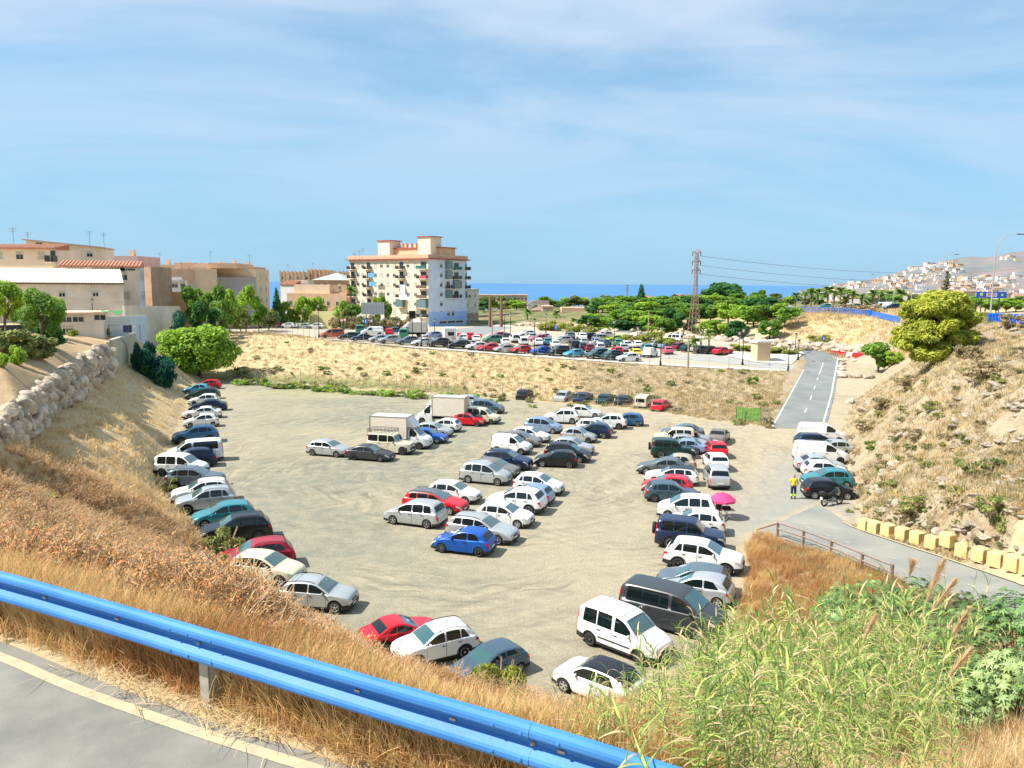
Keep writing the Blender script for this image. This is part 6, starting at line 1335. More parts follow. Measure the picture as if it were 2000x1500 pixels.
while k < 420:
    px = rt.uniform(1600, 2010); r0 = float(np.interp(px, [r[0] for r in ridge], [r[1] for r in ridge])); py = r0 + 3 + (588 - r0) * rt.random() ** .8
    if px > 1880 and 510 < py < 540 and rt.random() < .85: k += 1; continue
    if vnoise(np.array([px / 22]), np.array([py / 8]), 31)[0] < -.06: k += 1; continue
    h = HB.ray_cast(Vector((0, 0, CAMZ)), ray(px, py)); k += 1
    if h[0]: s = h[0].y / 2300 * rt.uniform(.5, 1.0); x, y, z = h[0]; q.box((x - 8 * s, y - 6 * s, z - 6), (x + 8 * s, y + 6 * s, z + 7 * s * rt.uniform(.7, 1.5)), int(rt.integers(0, 3)))
tag(q.build('hillside_town', [w_pale, w_tan, w_white]), 'mass of tiny pale houses covering the hillside across the bay', kind='stuff')
hw = [atz(*q) for q in HWY]
hw2 = [p + Vector((2.0, 9.0, 0)) for p in hw]; strip('highway', [p + Vector((0, .6, 0)) for p in hw], hw2, m_asph2, dz=.06, n=90, cross=1, label='highway along the top of the embankment')
m_blue_r = mat('blue_railing_paint', (0.02, 0.16, 0.60), .45)
def railing(a, b, n, h, label, dense=2):
    o = empty('railing', a, 0, label, 'railing'); d = b - a
    q = MB(); q.tube([(0, 0, h), tuple(d + Vector((0, 0, h)))], .06, 5); q.tube([(0, 0, .15), tuple(d + Vector((0, 0, .15)))], .05, 5); q.tube([(0, 0, h * .55), tuple(d + Vector((0, 0, h * .55)))], .04, 4); q.build('rail', m_blue_r, o)
    q = MB(); q.tube([(0, 0, -.3), (0, 0, h)], .08, 5); pm_ = q.mesh('post', m_blue_r)
    for i in range(n + 1): put('post', pm_, o, tuple(d * (i / n)))
    q = MB(); m = n * dense
    for i in range(m): q.tube([tuple(d * (i / m) + Vector((0, 0, .15))), tuple(d * (i / m) + Vector((0, 0, h)))], .045, 3)
    t = q.build('balusters', m_blue_r, o); t['kind'] = 'stuff'; return o
ra = aty(1893, 629, 96); rb = aty(2075, 640, 84); ra.z = tinz(ra.x, ra.y) + .1; rb.z = ra.z - .1
ra.z = aty(1893, 629, 96).z; rb.z = aty(2075, 638, 84).z
railing(ra, rb, 26, 1.15, 'bright blue railing along the highway, right edge', 5)
seg = [(1455, 606), (1560, 608), (1640, 611), (1700, 618)]
pr = [hit(px, py + 3) for px, py in seg]
for i in range(3): railing(pr[i] + Vector((0, 0, .3)), pr[i + 1] + Vector((0, 0, .3)), 14, 1.3, ['far left', 'middle', 'right'][i] + ' stretch of the distant blue highway railing', 3)
ba = aty(1700, 617, 172); bb = aty(1905, 629, 97); bd = bb - ba
o = empty('road_bridge', ba, math.atan2(bd.y, bd.x), 'concrete bridge with a blue parapet, partly behind the pine', 'bridge'); L_ = bd.xy.length
q = MB(); q.box((-2, -.6, -1.4), (L_, .0, .1)); q.build('deck', m_conc, o)
q = MB(); q.box((-2, -.7, .1), (L_ * .45, -.55, 1.2)); q.build('parapet', m_blue_r, o)
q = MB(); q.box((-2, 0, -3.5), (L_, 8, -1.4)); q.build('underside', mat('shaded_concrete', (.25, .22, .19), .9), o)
for x in (2, L_ * .3, L_ * .6): q = MB(); q.box((x, .5, -9), (x + 1.2, 7, -3.5)); q.build('pier', w_old, o)
gp = hit(1916, 634); o = empty('gate_pillar', gp + Vector((0, 0, .2)), 0, 'short yellowish pillar at the start of the blue railing', 'pillar'); q = MB(); q.box((-.45, -.45, -.6), (.45, .45, 1.2)); q.box((-.52, -.52, 1.2), (.52, .52, 1.32)); q.build('shaft', mat('old_yellow', (.50, .44, .16), .9, var=.15), o)
def tall_lamp(px, pb, pt, arm, label):
    Y = 12.0 * 1500 / (pb - pt) ; a = aty(px, pb, Y)
    o = empty('street_lamp', a, 0, label, 'street lamp', 'tall curved highway lamps'); h = (pb - pt) / 1500 * Y * .985; s = arm / 1500 * Y
    q = MB(); q.tube([(0, 0, -1), (0, 0, h * .45), (0, 0, h * .8)], [.14, .10, .08], 8); q.build('pole', mat('galvanised', (.42, .42, .40), .5, .4), o)
    q = MB(); q.tube([(0, 0, h * .8), (s * .04, 0, h * .87), (s * .25, 0, h * .94), (s * .6, 0, h * .985), (s, 0, h)], [.07, .06, .05, .04, .04], 6); q.build('arm', mat('galvanised', (.42, .42, .40)), o)
    q = MB(); q.cbox((s + .35, 0, h), (1.0, .3, .14)); q.build('lamp_head', m_rail, o); return o
for px, pb, pt, arm, lb in [(1934, 616, 458, 40, 'tallest curved highway lamp, on the blue railing at the right'), (1829, 600, 497, 28, 'curved highway lamp rising behind the pine'), (1779, 598, 513, 26, 'curved highway lamp between palms and pine'), (1743, 606, 527, 20, 'curved highway lamp right of the bridge deck'), (1686, 604, 536, 12, 'curved highway lamp among the right-hand palms'),
      (1716, 602, 537, 12, 'curved highway lamp left of the bridge'), (1649, 602, 545, 10, 'curved highway lamp in the middle of the palms'), (1618, 602, 550, 9, 'curved highway lamp left of the palms')]: tall_lamp(px, pb, pt, arm, lb)
o = empty('road_sign', hit(1766, 606), 0, 'round white speed sign on the highway', 'sign'); q = MB(); q.tube([(0, 0, 0), (0, 0, 3)], .06, 5); q.build('post', m_rail, o); q = MB(); q.lathe([(.001, 0), (.6, 0), (.6, .05), (.001, .05)], c=(0, -.1, 3), n=14, axis='y'); q.build('disc', m_plate, o)
def pylon(px, pb, pt, Y, label):
    a = aty(px, pb, Y); a.z = gz(a.x, a.y) - .3; h = aty(px, pt, Y).z - a.z; o = empty('electricity_pylon', a, R(12), label, 'pylon'); m = mat('rusty_steel', (.42, .26, .20), .7, .2, var=.2)
    q = MB(); wb_ = h * .058; wt_ = h * .016
    wd = lambda z: wb_ + (wt_ - wb_) * min(1, z / (h * .62)) if z < h * .62 else wt_
    zs = [0];
    while zs[-1] < h * .97: zs.append(zs[-1] + max(.9, wd(zs[-1]) * 1.5))
    for sx in (-1, 1):
        for sy in (-1, 1): q.tube([(sx * wd(z), sy * wd(z), z) for z in zs], h * .002 + .03, 4)
    for i in range(len(zs) - 1):
        w0, w1 = wd(zs[i]), wd(zs[i + 1]); r = .03
        for s in (-1, 1):
            q.tube([(-w0, s * w0, zs[i]), (w1, s * w1, zs[i + 1])], r, 3); q.tube([(w0, s * w0, zs[i]), (-w1, s * w1, zs[i + 1])], r, 3)
            q.tube([(s * w0, -w0, zs[i]), (s * w1, w1, zs[i + 1])], r, 3); q.tube([(s * w0, w0, zs[i]), (s * w1, -w1, zs[i + 1])], r, 3)
    q.build('lattice', m, o)
    for k, f in enumerate((.985, .88, .78)):
        q = MB(); al = h * .05
        for s in (-1, 1):
            q.tube([(0, 0, h * f + .5), (s * al, 0, h * f)], .07, 4); q.tube([(0, 0, h * f - .3), (s * al, 0, h * f)], .07, 4)
        q.build('crossarm', m, o)
        for s in (-1, 1): q = MB(); q.tube([(s * al, 0, h * f), (s * al, 0, h * f - 1.0)], .1, 6); q.build('insulator', m_rail, o)
    return o, h
py_, ph = pylon(1355, 652, 489, 180, 'tall rusty lattice pylon behind the upper car park'); pylon(1224, 597, 556, 620, 'small distant lattice pylon near the sea')
w3 = []
for i, f in enumerate((.985, .88, .78)):
    a = py_.location + Vector((ph * .05, 0, ph * f - 1)); b = aty(2120, [505, 521, 530][i], 330)
    q = MB(); q.tube([a.lerp(b, t / 24) + Vector((0, 0, -5.0 * 4 * (t / 24) * (1 - t / 24))) for t in range(25)], .05, 3)
    tag(q.build('power_line', mat('cable', (.12, .12, .13), .5)), ['topmost', 'middle', 'lowest'][i] + ' power cable running right from the lattice pylon', 'power line')
# ------------------------------------------------------------------ vegetation
rg = np.random.default_rng(21)
def leafcloud(blobs, n, size, elong=1.6, shell=.35, upb=.35, seed=1, curl=.0):
    """many separate leaf faces on and under the surface of uneven blobs"""
    r = np.random.default_rng(seed); B = np.array(blobs, float); wgt = (B[:, 3] * B[:, 4] + B[:, 4] * B[:, 5] + B[:, 3] * B[:, 5]); wgt /= wgt.sum()
    k = r.choice(len(B), n, p=wgt); d = r.normal(size=(n, 3)); d /= np.linalg.norm(d, axis=1)[:, None]
    rad = 1 - shell * r.random(n) ** 1.5; c = B[k, :3] + d * B[k, 3:6] * rad[:, None]
    nn = d + r.normal(size=(n, 3)) * .7; nn[:, 2] += upb; nn /= np.linalg.norm(nn, axis=1)[:, None]
    t = r.normal(size=(n, 3)); t -= nn * (t * nn).sum(1)[:, None]; t /= np.linalg.norm(t, axis=1)[:, None]; b = np.cross(nn, t)
    s = size * (.6 + .8 * r.random(n)); a = t * (s * elong / 2)[:, None]; e = b * (s / 2)[:, None]; dn = nn * (s * .18)[:, None]
    V = np.stack([c - a - dn, c + e * .9, c + a - dn, c - e * .9], 1).reshape(-1, 3); F = np.arange(4 * n).reshape(-1, 4)
    return V, F
def blobs_for(rx, ry, rz, nb, seed, cz=None, br=.42):
    r = random.Random(seed); out = []
    cz = rz if cz is None else cz
    for i in range(nb):
        a = r.uniform(0, 6.283); u = r.uniform(-.85, .9); q = math.sqrt(max(0, 1 - u * u)) * r.uniform(.45, .8)
        s = br * r.uniform(.65, 1.15)
        out.append((math.cos(a) * q * rx, math.sin(a) * q * ry, cz + u * rz * .72, rx * s, ry * s, rz * s * .9))
    return out
def leafm(name, c, isl=.35, tr=.45, c2=None, vs=.5, rough=.6): return mat(name, c, rough, island=isl, transl=tr, col2=c2, vscale=vs, spec=.3)
lf_mid = leafm('leaf_mid_green', (0.27, 0.44, 0.06), c2=(0.11, 0.24, 0.035)); lf_bright = leafm('leaf_bright_green', (0.44, 0.60, 0.07), c2=(0.22, 0.40, 0.04)); lf_dark = leafm('leaf_dark_green', (0.09, 0.25, 0.06), c2=(0.045, 0.14, 0.04))
lf_olive = leafm('leaf_olive', (0.25, 0.30, 0.08), c2=(0.14, 0.18, 0.05)); lf_blue = leafm('leaf_blue_green', (0.05, 0.19, 0.09), c2=(0.02, 0.11, 0.09)); lf_pine = leafm('pine_needle', (0.60, 0.61, 0.08), .3, .35, (0.30, 0.35, 0.05), .9)
lf_yel = leafm('leaf_yellow_green', (0.42, 0.44, 0.08), .3, .35, (0.25, 0.30, 0.05)); lf_dry = leafm('dry_leaf', (0.44, 0.25, 0.10), .45, .25, (0.28, 0.14, 0.06), 1.5); lf_palm = leafm('palm_frond', (0.24, 0.36, 0.07), .3, .3, (0.11, 0.20, 0.04))
m_bark = mat('bark', (0.16, 0.11, 0.075), .95, bump=.6, bscale=8, var=.3); m_twig = mat('dry_twig', (0.50, 0.37, 0.23), .9, island=.35); lf_drybush = leafm('dry_bush_leaf', (0.44, 0.35, 0.19), .35, .25, (0.28, 0.23, 0.12), 1.2); lf_scrub = leafm('scrub_leaf', (0.38, 0.40, 0.12), .35, .25, (0.20, 0.24, 0.07), 1.0)
_tm = {}
def tree_mesh(kind, seed):
    key = (kind, seed)
    if key in _tm: return _tm[key]
    r = random.Random(seed * 13 + 5)
    cfg = {'broad': (3.4, 3.2, 2.5, 3.4, 11, 1500, .42, lf_mid), 'bright': (3.4, 3.2, 2.4, 3.3, 11, 1500, .40, lf_bright), 'dark': (3.0, 3.0, 2.8, 3.4, 10, 1400, .42, lf_dark), 'olive': (2.8, 2.8, 2.2, 2.9, 12, 1300, .34, lf_olive),
           'blue': (2.6, 2.6, 2.6, 2.6, 10, 1300, .34, lf_blue), 'near': (3.4, 3.2, 3.0, 4.0, 16, 5200, .27, lf_bright), 'near2': (3.0, 3.0, 3.2, 4.0, 16, 5200, .24, lf_mid), 'round': (5.6, 5.4, 3.7, 3.8, 22, 11000, .34, lf_bright), 'dome': (9, 9, 4.5, 4.2, 22, 5000, .8, lf_dark)}
    rx, ry, rz, cz, nb, n, sz, lm = cfg[kind]
    bl = blobs_for(rx, ry, rz, nb, seed, cz, .40 if kind not in ('round', 'dome') else .36)
    if kind in ('dome', 'round'): bl.append((0, 0, cz, rx * .72, ry * .72, rz * .8))
    V, F = leafcloud(bl, n, sz, 1.6, .45, 1.0, seed)
    cm = np_mesh('crown', V, F, lm)
    q = MB(); q.tube([(0, 0, -.6), (.1, .05, cz * .35), (.0, .1, cz * .7)], [rx * .085, rx * .065, rx * .05], 8)
    for i in range(6):
        b = bl[i % len(bl)]; q.tube([(0, .05, cz * .45), (b[0] * .4, b[1] * .4, cz * .45 + (b[2] - cz * .45) * .6), (b[0] * .85, b[1] * .85, b[2])], [rx * .04, rx * .028, rx * .012], 5)
    _tm[key] = (cm, q.mesh('trunk', m_bark, True)); return _tm[key]
HREF = {'broad': 5.7, 'bright': 5.5, 'dark': 6.0, 'olive': 4.9, 'blue': 5.0, 'near': 6.8, 'near2': 7.0, 'round': 7.3, 'dome': 8.4}
WREF = {'broad': 6.6, 'bright': 6.6, 'dark': 6.0, 'olive': 5.6, 'blue': 5.2, 'near': 6.6, 'near2': 6.0, 'round': 11.0, 'dome': 18}
def tree(kind, px, pb, pt, wpx, Y, label, group=None, seed=None, name=None, cat='tree', rz=None):
    """px: column, pb/pt: rows of foot and top, wpx: crown width in columns, Y: distance (None: where the foot meets the ground)"""
    if Y is None: p = hit(px, pb)
    else:
        p = aty(px, pb, Y); g = gz(p.x, p.y); p.z = min(p.z, g) if g > p.z - 30 else p.z; p.z = g
    h = aty(px, pt, p.y).z - p.z; w = wpx / 1500 * (p.y * .99 + 1)
    seed = (int(px * 7) % 4) if seed is None else seed
    cm, tm_ = tree_mesh(kind, seed)
    o = empty(name or {'broad': 'broadleaf_tree', 'bright': 'broadleaf_tree', 'dark': 'evergreen_tree', 'olive': 'olive_tree', 'blue': 'evergreen_tree', 'near': 'street_tree', 'near2': 'street_tree', 'round': 'carob_tree', 'dome': 'ficus_tree'}[kind], p, random.Random(int(px * 3 + pb)).uniform(0, 6.28) if rz is None else rz, label, cat, group)
    sx = w / WREF[kind]; o.scale = (sx, sx, max(.25, h / HREF[kind]))
    put('trunk', tm_, o); put('crown', cm, o); return o
_pm = {}
def palm_mesh(seed, L=2.6, nf=30, droop=1.0):
    r = random.Random(seed); V = []; F = []
    for i in range(nf):
        a = i * 2.399 + r.uniform(-.2, .2); el = r.uniform(-.5, 1.25); l = L * r.uniform(.8, 1.1); pr_ = None
        ns = 7
        for s in range(ns + 1):
            t = s / ns; rr_ = l * t * math.cos(el * (1 - .3 * t)); z = l * (t * math.sin(el) - droop * .55 * t * t)
            p = Vector((math.cos(a) * rr_, math.sin(a) * rr_, z));
            if pr_ is not None:
                d = (p - pr_).normalized(); sd_ = d.cross(Vector((0, 0, 1))).normalized(); w = .5 * math.sin(math.pi * min(.97, t * .85 + .1))
                for sg in (-1, 1):
                    b = len(V); q = sd_ * sg * w + Vector((0, 0, -w * .45)) + d * w * .5
                    V += [pr_, pr_ + d * .28 * l / ns * 2.2, p + q * 1.0, pr_ + q * .95]; F.append((b, b + 1, b + 2, b + 3))
            pr_ = p
    return np_mesh('crown', np.array([tuple(v) for v in V]), np.array(F), lf_palm)
def palm(px, pb, pt, wpx, Y, label, group=None, name='palm_tree'):
    p = aty(px, pb, Y) if Y else hit(px, pb); p.z = gz(p.x, p.y); H = aty(px, pt, p.y).z - p.z; w = wpx / 1500 * p.y
    sd_ = int(px) % 3
    if sd_ not in _pm: _pm[sd_] = palm_mesh(sd_)
    o = empty(name, p, px * .7, label, 'palm', group); s = w / 4.6
    q = MB(); th = max(.4, H - w * .42); q.tube([(0, 0, -.5), (.05, 0, th * .5), (0, 0, th)], [.28 * min(1.3, s), .22 * min(1.3, s), .3 * min(1.3, s)], 7); q.build('trunk', mat('palm_bark', (.22, .13, .08)), o)
    q = MB(); q.lathe([(.1 * s, -1.0 * s), (.55 * s, -.7 * s), (.5 * s, -.1 * s), (.1 * s, .1 * s)], c=(0, 0, th), n=9); q.build('dry_skirt', mat('dry_frond', (.30, .20, .11), .95, var=.3), o)
    put('crown', _pm[sd_], o, (0, 0, th), scale=(s, s, s)); return o
tree('near', 12, 655, 545, 74, None, 'leafy tree at the very left edge, on the dirt slope'); tree('near2', 84, 668, 565, 78, 72, 'dark-trunked tree in the middle of the left dirt slope')
tree('near', 110, 655, 577, 44, 90, 'lighter small tree half behind the darker one, left')
_sh = {}
def shrub(px, pb, pt, wpx, lm, label, kind='round', group=None, n=1500, size=.16, name='shrub', cat='shrub', seed=None, Y=None, dz=0.0):
    p = hit(px, pb) if Y is None else aty(px, pb, Y)
    if Y is not None: p.z = gz(p.x, p.y)
    dep = max(1.0, p.y); w = wpx / 1500 * dep; h = max(.2, (pb - pt) / 1500 * dep)
    seed = int(px) % 3 if seed is None else seed; key = (lm.name, kind, seed, n, size)
    if key not in _sh:
        if kind == 'round': bl = blobs_for(1, 1, .8, 12, seed + 3, .75, .42) + [(0, 0, .55, .6, .6, .55)]
        else: bl = blobs_for(1, 1, .55, 9, seed + 3, .5, .36)
        V, F = leafcloud(bl, n, size, 2.0 if kind != 'spiky' else 4.5, .8, .5, seed); V[:, 2] = np.maximum(V[:, 2], -.1)
        q = MB(); rr_ = random.Random(seed)
        for i in range(7): a = rr_.uniform(0, 6.28); q.tube([(0, 0, -.3), (math.cos(a) * .3, math.sin(a) * .3, .5), (math.cos(a) * .6, math.sin(a) * .6, 1.0)], [.03, .02, .01], 4)
        _sh[key] = (np_mesh('foliage', V, F, lm), q.mesh('stem', m_twig))
    fm, sm_ = _sh[key]; o = empty(name, (p.x, p.y, p.z - dz), px * 1.3, label, cat, group); o.scale = (w / 2, w / 2, h / 1.45)
    put('foliage', fm, o); put('stem', sm_, o); return o
shrub(30, 694, 642, 84, lf_scrub, 'broad pale green shrub left of the round dirt-slope bushes', size=.13, n=2600); shrub(80, 702, 656, 62, lf_scrub, 'rounded olive shrub right of the broad pale shrub, left slope', size=.13, n=2600)
shrub(35, 714, 676, 36, lf_bright, 'small bright green bush lowest on the left dirt slope', size=.14, n=1500); shrub(3, 716, 690, 30, lf_bright, 'bush cut by the left edge of the picture', size=.14, n=1500)
shrub(98, 668, 628, 66, lf_dark, 'dark green shrub under the middle left tree', size=.13, n=2600, Y=74)
for i, (px, pb, pt, w) in enumerate(((143, 657, 644, 24), (170, 654, 644, 20), (203, 656, 641, 28))): shrub(px, pb, pt, w, lf_yel, ['leftmost', 'middle', 'rightmost'][i] + ' of three small shrubs at the foot of the beige utility building', size=.2, n=500)
tree('round', 390, 726, 630, 150, 122, 'big rounded bright green tree above the head of the left row of cars', name='carob_tree')
for i, (px, pb, pt, w, k) in enumerate([(268, 680, 607, 24, lf_blue), (292, 700, 612, 44, lf_blue), (312, 706, 640, 66, lf_blue), (285, 706, 652, 40, lf_dark)]):
    shrub(px, pb, pt, w, k, ['ivy-covered post left of the creeper', 'tall blue-green creeper hanging behind the concrete wall', 'broad blue-green creeper right of the concrete wall', 'dark creeper draped beside the concrete wall'][i], name='creeper', cat='creeper', size=.12, n=2600, Y=104, dz=.8)
tree('blue', 345, 650, 603, 42, 132, 'round dark blue-green tree above the creeper')
for i, (k, px, pb, pt, w, Y) in enumerate([('broad', 385, 640, 556, 60, 150), ('broad', 420, 645, 560, 56, 150), ('dark', 400, 650, 590, 56, 140), ('bright', 448, 640, 567, 46, 155), ('bright', 480, 640, 560, 52, 170), ('broad', 505, 640, 575, 40, 175), ('broad', 432, 640, 590, 44, 145), ('olive', 525, 640, 606, 50, 180), ('olive', 470, 640, 600, 40, 165)]):
    tree(k, px, pb, pt, w, Y, ['tall spreading tree left in the belt before the grey wall', 'tall tree second in the belt before the grey wall', 'dark tree low in the belt behind the carob', 'light green tree before the grey blank wall', 'yellowish green tree at the right of the grey wall belt', 'tree right below the tan corner house', 'small tree between carob and street', 'olive scrub tree left of the conifer', 'olive tree above the street fence'][i], 'belt of trees behind the bank, left')
def conifer(px, pb, pt, w, Y, label, m=None, kind='cone'):
    p = aty(px, pb, Y); p.z = gz(p.x, p.y); H = aty(px, pt, Y).z - p.z; W_ = w / 1500 * Y
    o = empty('conifer', p, 0, label, 'tree'); q = MB(); q.tube([(0, 0, 0), (0, 0, H * .97)], [.25, .05], 6); q.build('trunk', m_bark, o)
    bl = []
    if kind == 'cone':
        for k in range(9): t = k / 9; rr_ = W_ / 2 * (1 - t) * .9 + .25; bl.append((0, 0, H * (.18 + t * .78), rr_, rr_, H * .09))
        V, F = leafcloud(bl, 2200, W_ * .07, 2, .9, .3, 3)
    else:
        for k in range(9):
            t = k / 9; rr_ = W_ / 2 * (1 - t * .75)
            for a in range(6): an = a * 1.047 + k; bl.append((math.cos(an) * rr_ * .6, math.sin(an) * rr_ * .6, H * (.3 + t * .68), rr_ * .45, rr_ * .45, .3))
        V, F = leafcloud(bl, 1500, W_ * .08, 3, .9, .3, 3)
    put('crown', np_mesh('crown', V, F, m or lf_dark), o); return o
conifer(541, 612, 558, 32, 200, 'dark conical conifer left of the church'); conifer(1252, 600, 553, 17, 420, 'tall layered Norfolk pine on the sea horizon', kind='tiers')
for i, (k, px, pb, pt, w, Y) in enumerate([('bright', 557, 628, 587, 34, 208), ('bright', 592, 632, 580, 44, 205), ('bright', 618, 630, 578, 40, 207), ('bright', 575, 628, 590, 30, 210), ('bright', 668, 625, 588, 38, 205), ('broad', 690, 628, 592, 36, 200), ('bright', 735, 622, 575, 30, 215), ('broad', 752, 620, 580, 26, 218), ('olive', 680, 634, 604, 34, 198)]):
    tree(k, px, pb, pt, w, Y, ['lime green street tree left of the church front', 'tallest lime street tree in front of the church', 'lime street tree right of the tallest one', 'small lime tree between two taller street trees', 'green tree below the tall palm by the apartment block', 'green tree left of the grey billboard', 'tree above the billboard top edge', 'tree between billboard and apartment corner', 'olive bush tree at the billboard foot'][i], 'street trees before church and apartments')
palm(686, 622, 553, 30, 215, 'bushy palm in front of the left end of the apartment block')
for i in range(9): shrub(655 + i * 17.5, 645, 617 + (i % 2), 26, lf_olive if i % 2 else lf_drybush, 'brownish hedge bush number %s from the left under the billboard' % ['one', 'two', 'three', 'four', 'five', 'six', 'seven', 'eight', 'nine'][i], name='hedge_bush', group='hedge bushes under the billboard', Y=195, n=700, size=.13)
GG = 'grove trees between upper car park and highway'
rv = random.Random(31); k = 0
for row, (Yr, pb0, pb1) in enumerate(((205, 652, 658), (222, 642, 650), (245, 632, 640), (268, 624, 630), (292, 617, 622))):
    x = 1150 + row * 9
    while x < 1560 - row * 18:
        Y = Yr - (x - 1150) / 410 * 38 + rv.uniform(-5, 5); p = aty(x, 600, Y); g = gz(p.x, p.y); hh = rv.uniform(3.6, 5.4)
        pb = topix((p.x, p.y, g))[1]; pt = topix((p.x, p.y, g + hh))[1]
        tree(['broad', 'bright', 'broad', 'dark'][rv.randrange(4)], x, pb, pt, rv.uniform(50, 72), Y, 'bushy green tree in the dense grove between upper car park and highway', GG); x += rv.uniform(27, 40); k += 1
GT = 'trees in the belt before the sea'
x = 925
while x < 1560:
    Y = rv.uniform(330, 520); p = aty(x, 600, Y); g = gz(p.x, p.y); pt = rv.uniform(575, 590) + (3 if x > 1300 else 0)
    if 1095 < x < 1190: Y = max(Y, 420)
    if not (1020 < x < 1085 and Y < 370): tree(['broad', 'bright', 'olive', 'dark'][rv.randrange(4)], x, topix((p.x, p.y, g))[1], pt, rv.uniform(26, 46), Y, 'green tree of the hazy belt between car park and sea', GT)
    x += rv.uniform(7, 14)
for i, (k_, px, pb, pt, w, Y) in enumerate([('dome', 1412, 600, 552, 88, 400), ('olive', 1455, 605, 585, 30, 300), ('broad', 1480, 606, 567, 34, 300), ('olive', 1510, 606, 572, 38, 310), ('bright', 1542, 606, 578, 30, 300), ('olive', 1575, 606, 580, 30, 290), ('broad', 1600, 606, 585, 28, 290), ('bright', 1400, 606, 573, 26, 300), ('olive', 1380, 606, 578, 26, 300), ('olive', 1645, 608, 588, 26, 280), ('broad', 1750, 612, 578, 40, 240), ('olive', 1782, 612, 574, 44, 230), ('broad', 1812, 612, 577, 40, 230), ('bright', 1765, 616, 590, 44, 215), ('bright', 1740, 612, 590, 30, 220)]):
    tree(k_, px, pb, pt, w, Y, 'large dark green domed ficus on the horizon' if i == 0 else 'highway-side tree, number %d counted from the ficus to the right' % i, None if i == 0 else 'trees along the distant highway')
for i, (px, pt, w) in enumerate([(1583, 556, 15), (1596, 557, 14), (1615, 552, 16), (1640, 553, 17), (1655, 559, 13), (1571, 562, 12), (1628, 562, 12), (1664, 562, 13), (1606, 566, 12), (1682, 566, 16), (1703, 559, 15), (1718, 560, 17), (1735, 560, 15), (1756, 556, 18), (1692, 572, 14), (1552, 566, 12), (1590, 572, 13), (1649, 572, 13)]):
    palm(px, 608, pt, w * 2.1, 250 + (i * 37) % 60, 'tall fan palm in the row along the distant highway', 'fan palms along the distant highway')
x = 1895
for i in range(14): tree(['bright', 'broad'][i % 2], 1895 + (i % 7) * 20 + (i // 7) * 9, 615, 576 + (i * 5) % 8 + (i // 7) * 6, 40, 190 - (i // 7) * 35, 'green fruit tree behind the blue railing, right edge', 'fruit trees behind the blue railing')
GRD = 'pale green reed clumps behind the upper car park'
for i, (px, pb, pt, w) in enumerate([(1215, 672, 645, 44), (1245, 675, 650, 40), (1280, 678, 634, 60), (1310, 681, 650, 50), (1180, 668, 650, 40), (1065, 645, 622, 40), (1090, 646, 616, 44), (1120, 648, 622, 40), (1150, 652, 628, 34), (1470, 686, 668, 50), (1540, 690, 672, 50), (1440, 684, 666, 40), (1500, 688, 674, 60), (1600, 668, 645, 50)]):
    shrub(px, pb, pt, w, lf_yel, 'yellow-green reed clump by the back road of the upper car park', 'spiky', GRD, 900, .09, 'reed_clump', 'reeds')
palm(1384, 684, 636, 32, None, 'small shaggy palm with brown skirt behind the upper car park'); palm(1355, 691, 652, 34, None, 'bushy young palm at the foot of the big pylon')
palm(1086, 640, 600, 26, 255, 'palm before the terracotta ruin'); palm(1030, 640, 598, 24, 260, 'palm left of the white gabled house'); palm(1120, 640, 620, 20, 240, 'small palm below the terracotta ruin')
tree('broad', 1714, 728, 668, 74, None, 'dense green fig bush beside the gravel shoulder', name='fig_bush'); tree('bright', 1745, 722, 686, 40, 118, 'smaller green bush right of the fig bush', name='fig_bush')
shrub(1700, 640, 610, 60, lf_drybush, 'grey-brown bush on the embankment left of the bridge', 'low', None, 1200, .08, Y=185); shrub(1640, 632, 608, 66, lf_drybush, 'grey-brown thicket on top of the embankment', 'low', None, 1200, .08, Y=200)
pp = hit(1822, 716); pine = empty('pine_tree', pp, 0, 'large yellow-green pine on the hillside with a dead grey top behind it', 'tree'); sc = pp.y / 1500
bl = []
rp = random.Random(8)
for i in range(120):
    t = rp.random(); z = (16 + 122 * t) * sc; lim = 82 * sc * math.sqrt(max(.05, 1 - ((t - .42) / .66) ** 2)); a = rp.uniform(0, 6.28); q_ = lim * (rp.random() ** .5) * .85
    bl.append((math.cos(a) * q_, math.sin(a) * q_ * .9, z, rp.uniform(12, 21) * sc, rp.uniform(12, 21) * sc, rp.uniform(9, 14) * sc))
V, F = leafcloud(bl, 46000, .17, 3.2, .6, .9, 4); put('crown', np_mesh('crown', V, F, lf_pine), pine)
q = MB(); q.tube([(0, 0, -.8), (.3, 0, 40 * sc), (.1, .2, 90 * sc), (0, 0, 135 * sc)], [.28, .22, .14, .04], 8)
for b in bl[::2]: q.tube([(.15, .1, b[2] * .75), (b[0] * .6, b[1] * .6, b[2] * .9), (b[0], b[1], b[2])], [.07, .045, .015], 4)
q.build('trunk', m_bark, pine)
o = empty('dead_conifer', aty(1842, 640, 100), 0, 'bare brown dead treetop sticking up behind the pine', 'tree'); o.location.z = aty(1842, 640, 100).z; H = aty(1842, 531, 100).z - o.location.z
q = MB(); q.tube([(0, 0, 0), (.1, 0, H)], [.2, .03], 6)
for i in range(60):
    t = rp.uniform(.42, 1); a = rp.uniform(0, 6.28); l = 1.9 * (1.05 - t) + .25; q.tube([(0, 0, H * t), (math.cos(a) * l * .6, math.sin(a) * l * .6, H * t + .1), (math.cos(a) * l, math.sin(a) * l, H * t + .1)], [.04, .03, .01], 3)
q.build('trunk', mat('dead_bark', (.13, .11, .07), .95), o)
V, F = leafcloud([(0, 0, H * t, 1.4 * (1.08 - t) + .15, 1.4 * (1.08 - t) + .15, .3) for t in np.linspace(.45, 1, 14)], 700, .12, 3, .9, .3, 9); put('crown', np_mesh('crown', V, F, mat('dead_needles', (.12, .12, .06), .9, island=.3)), o)
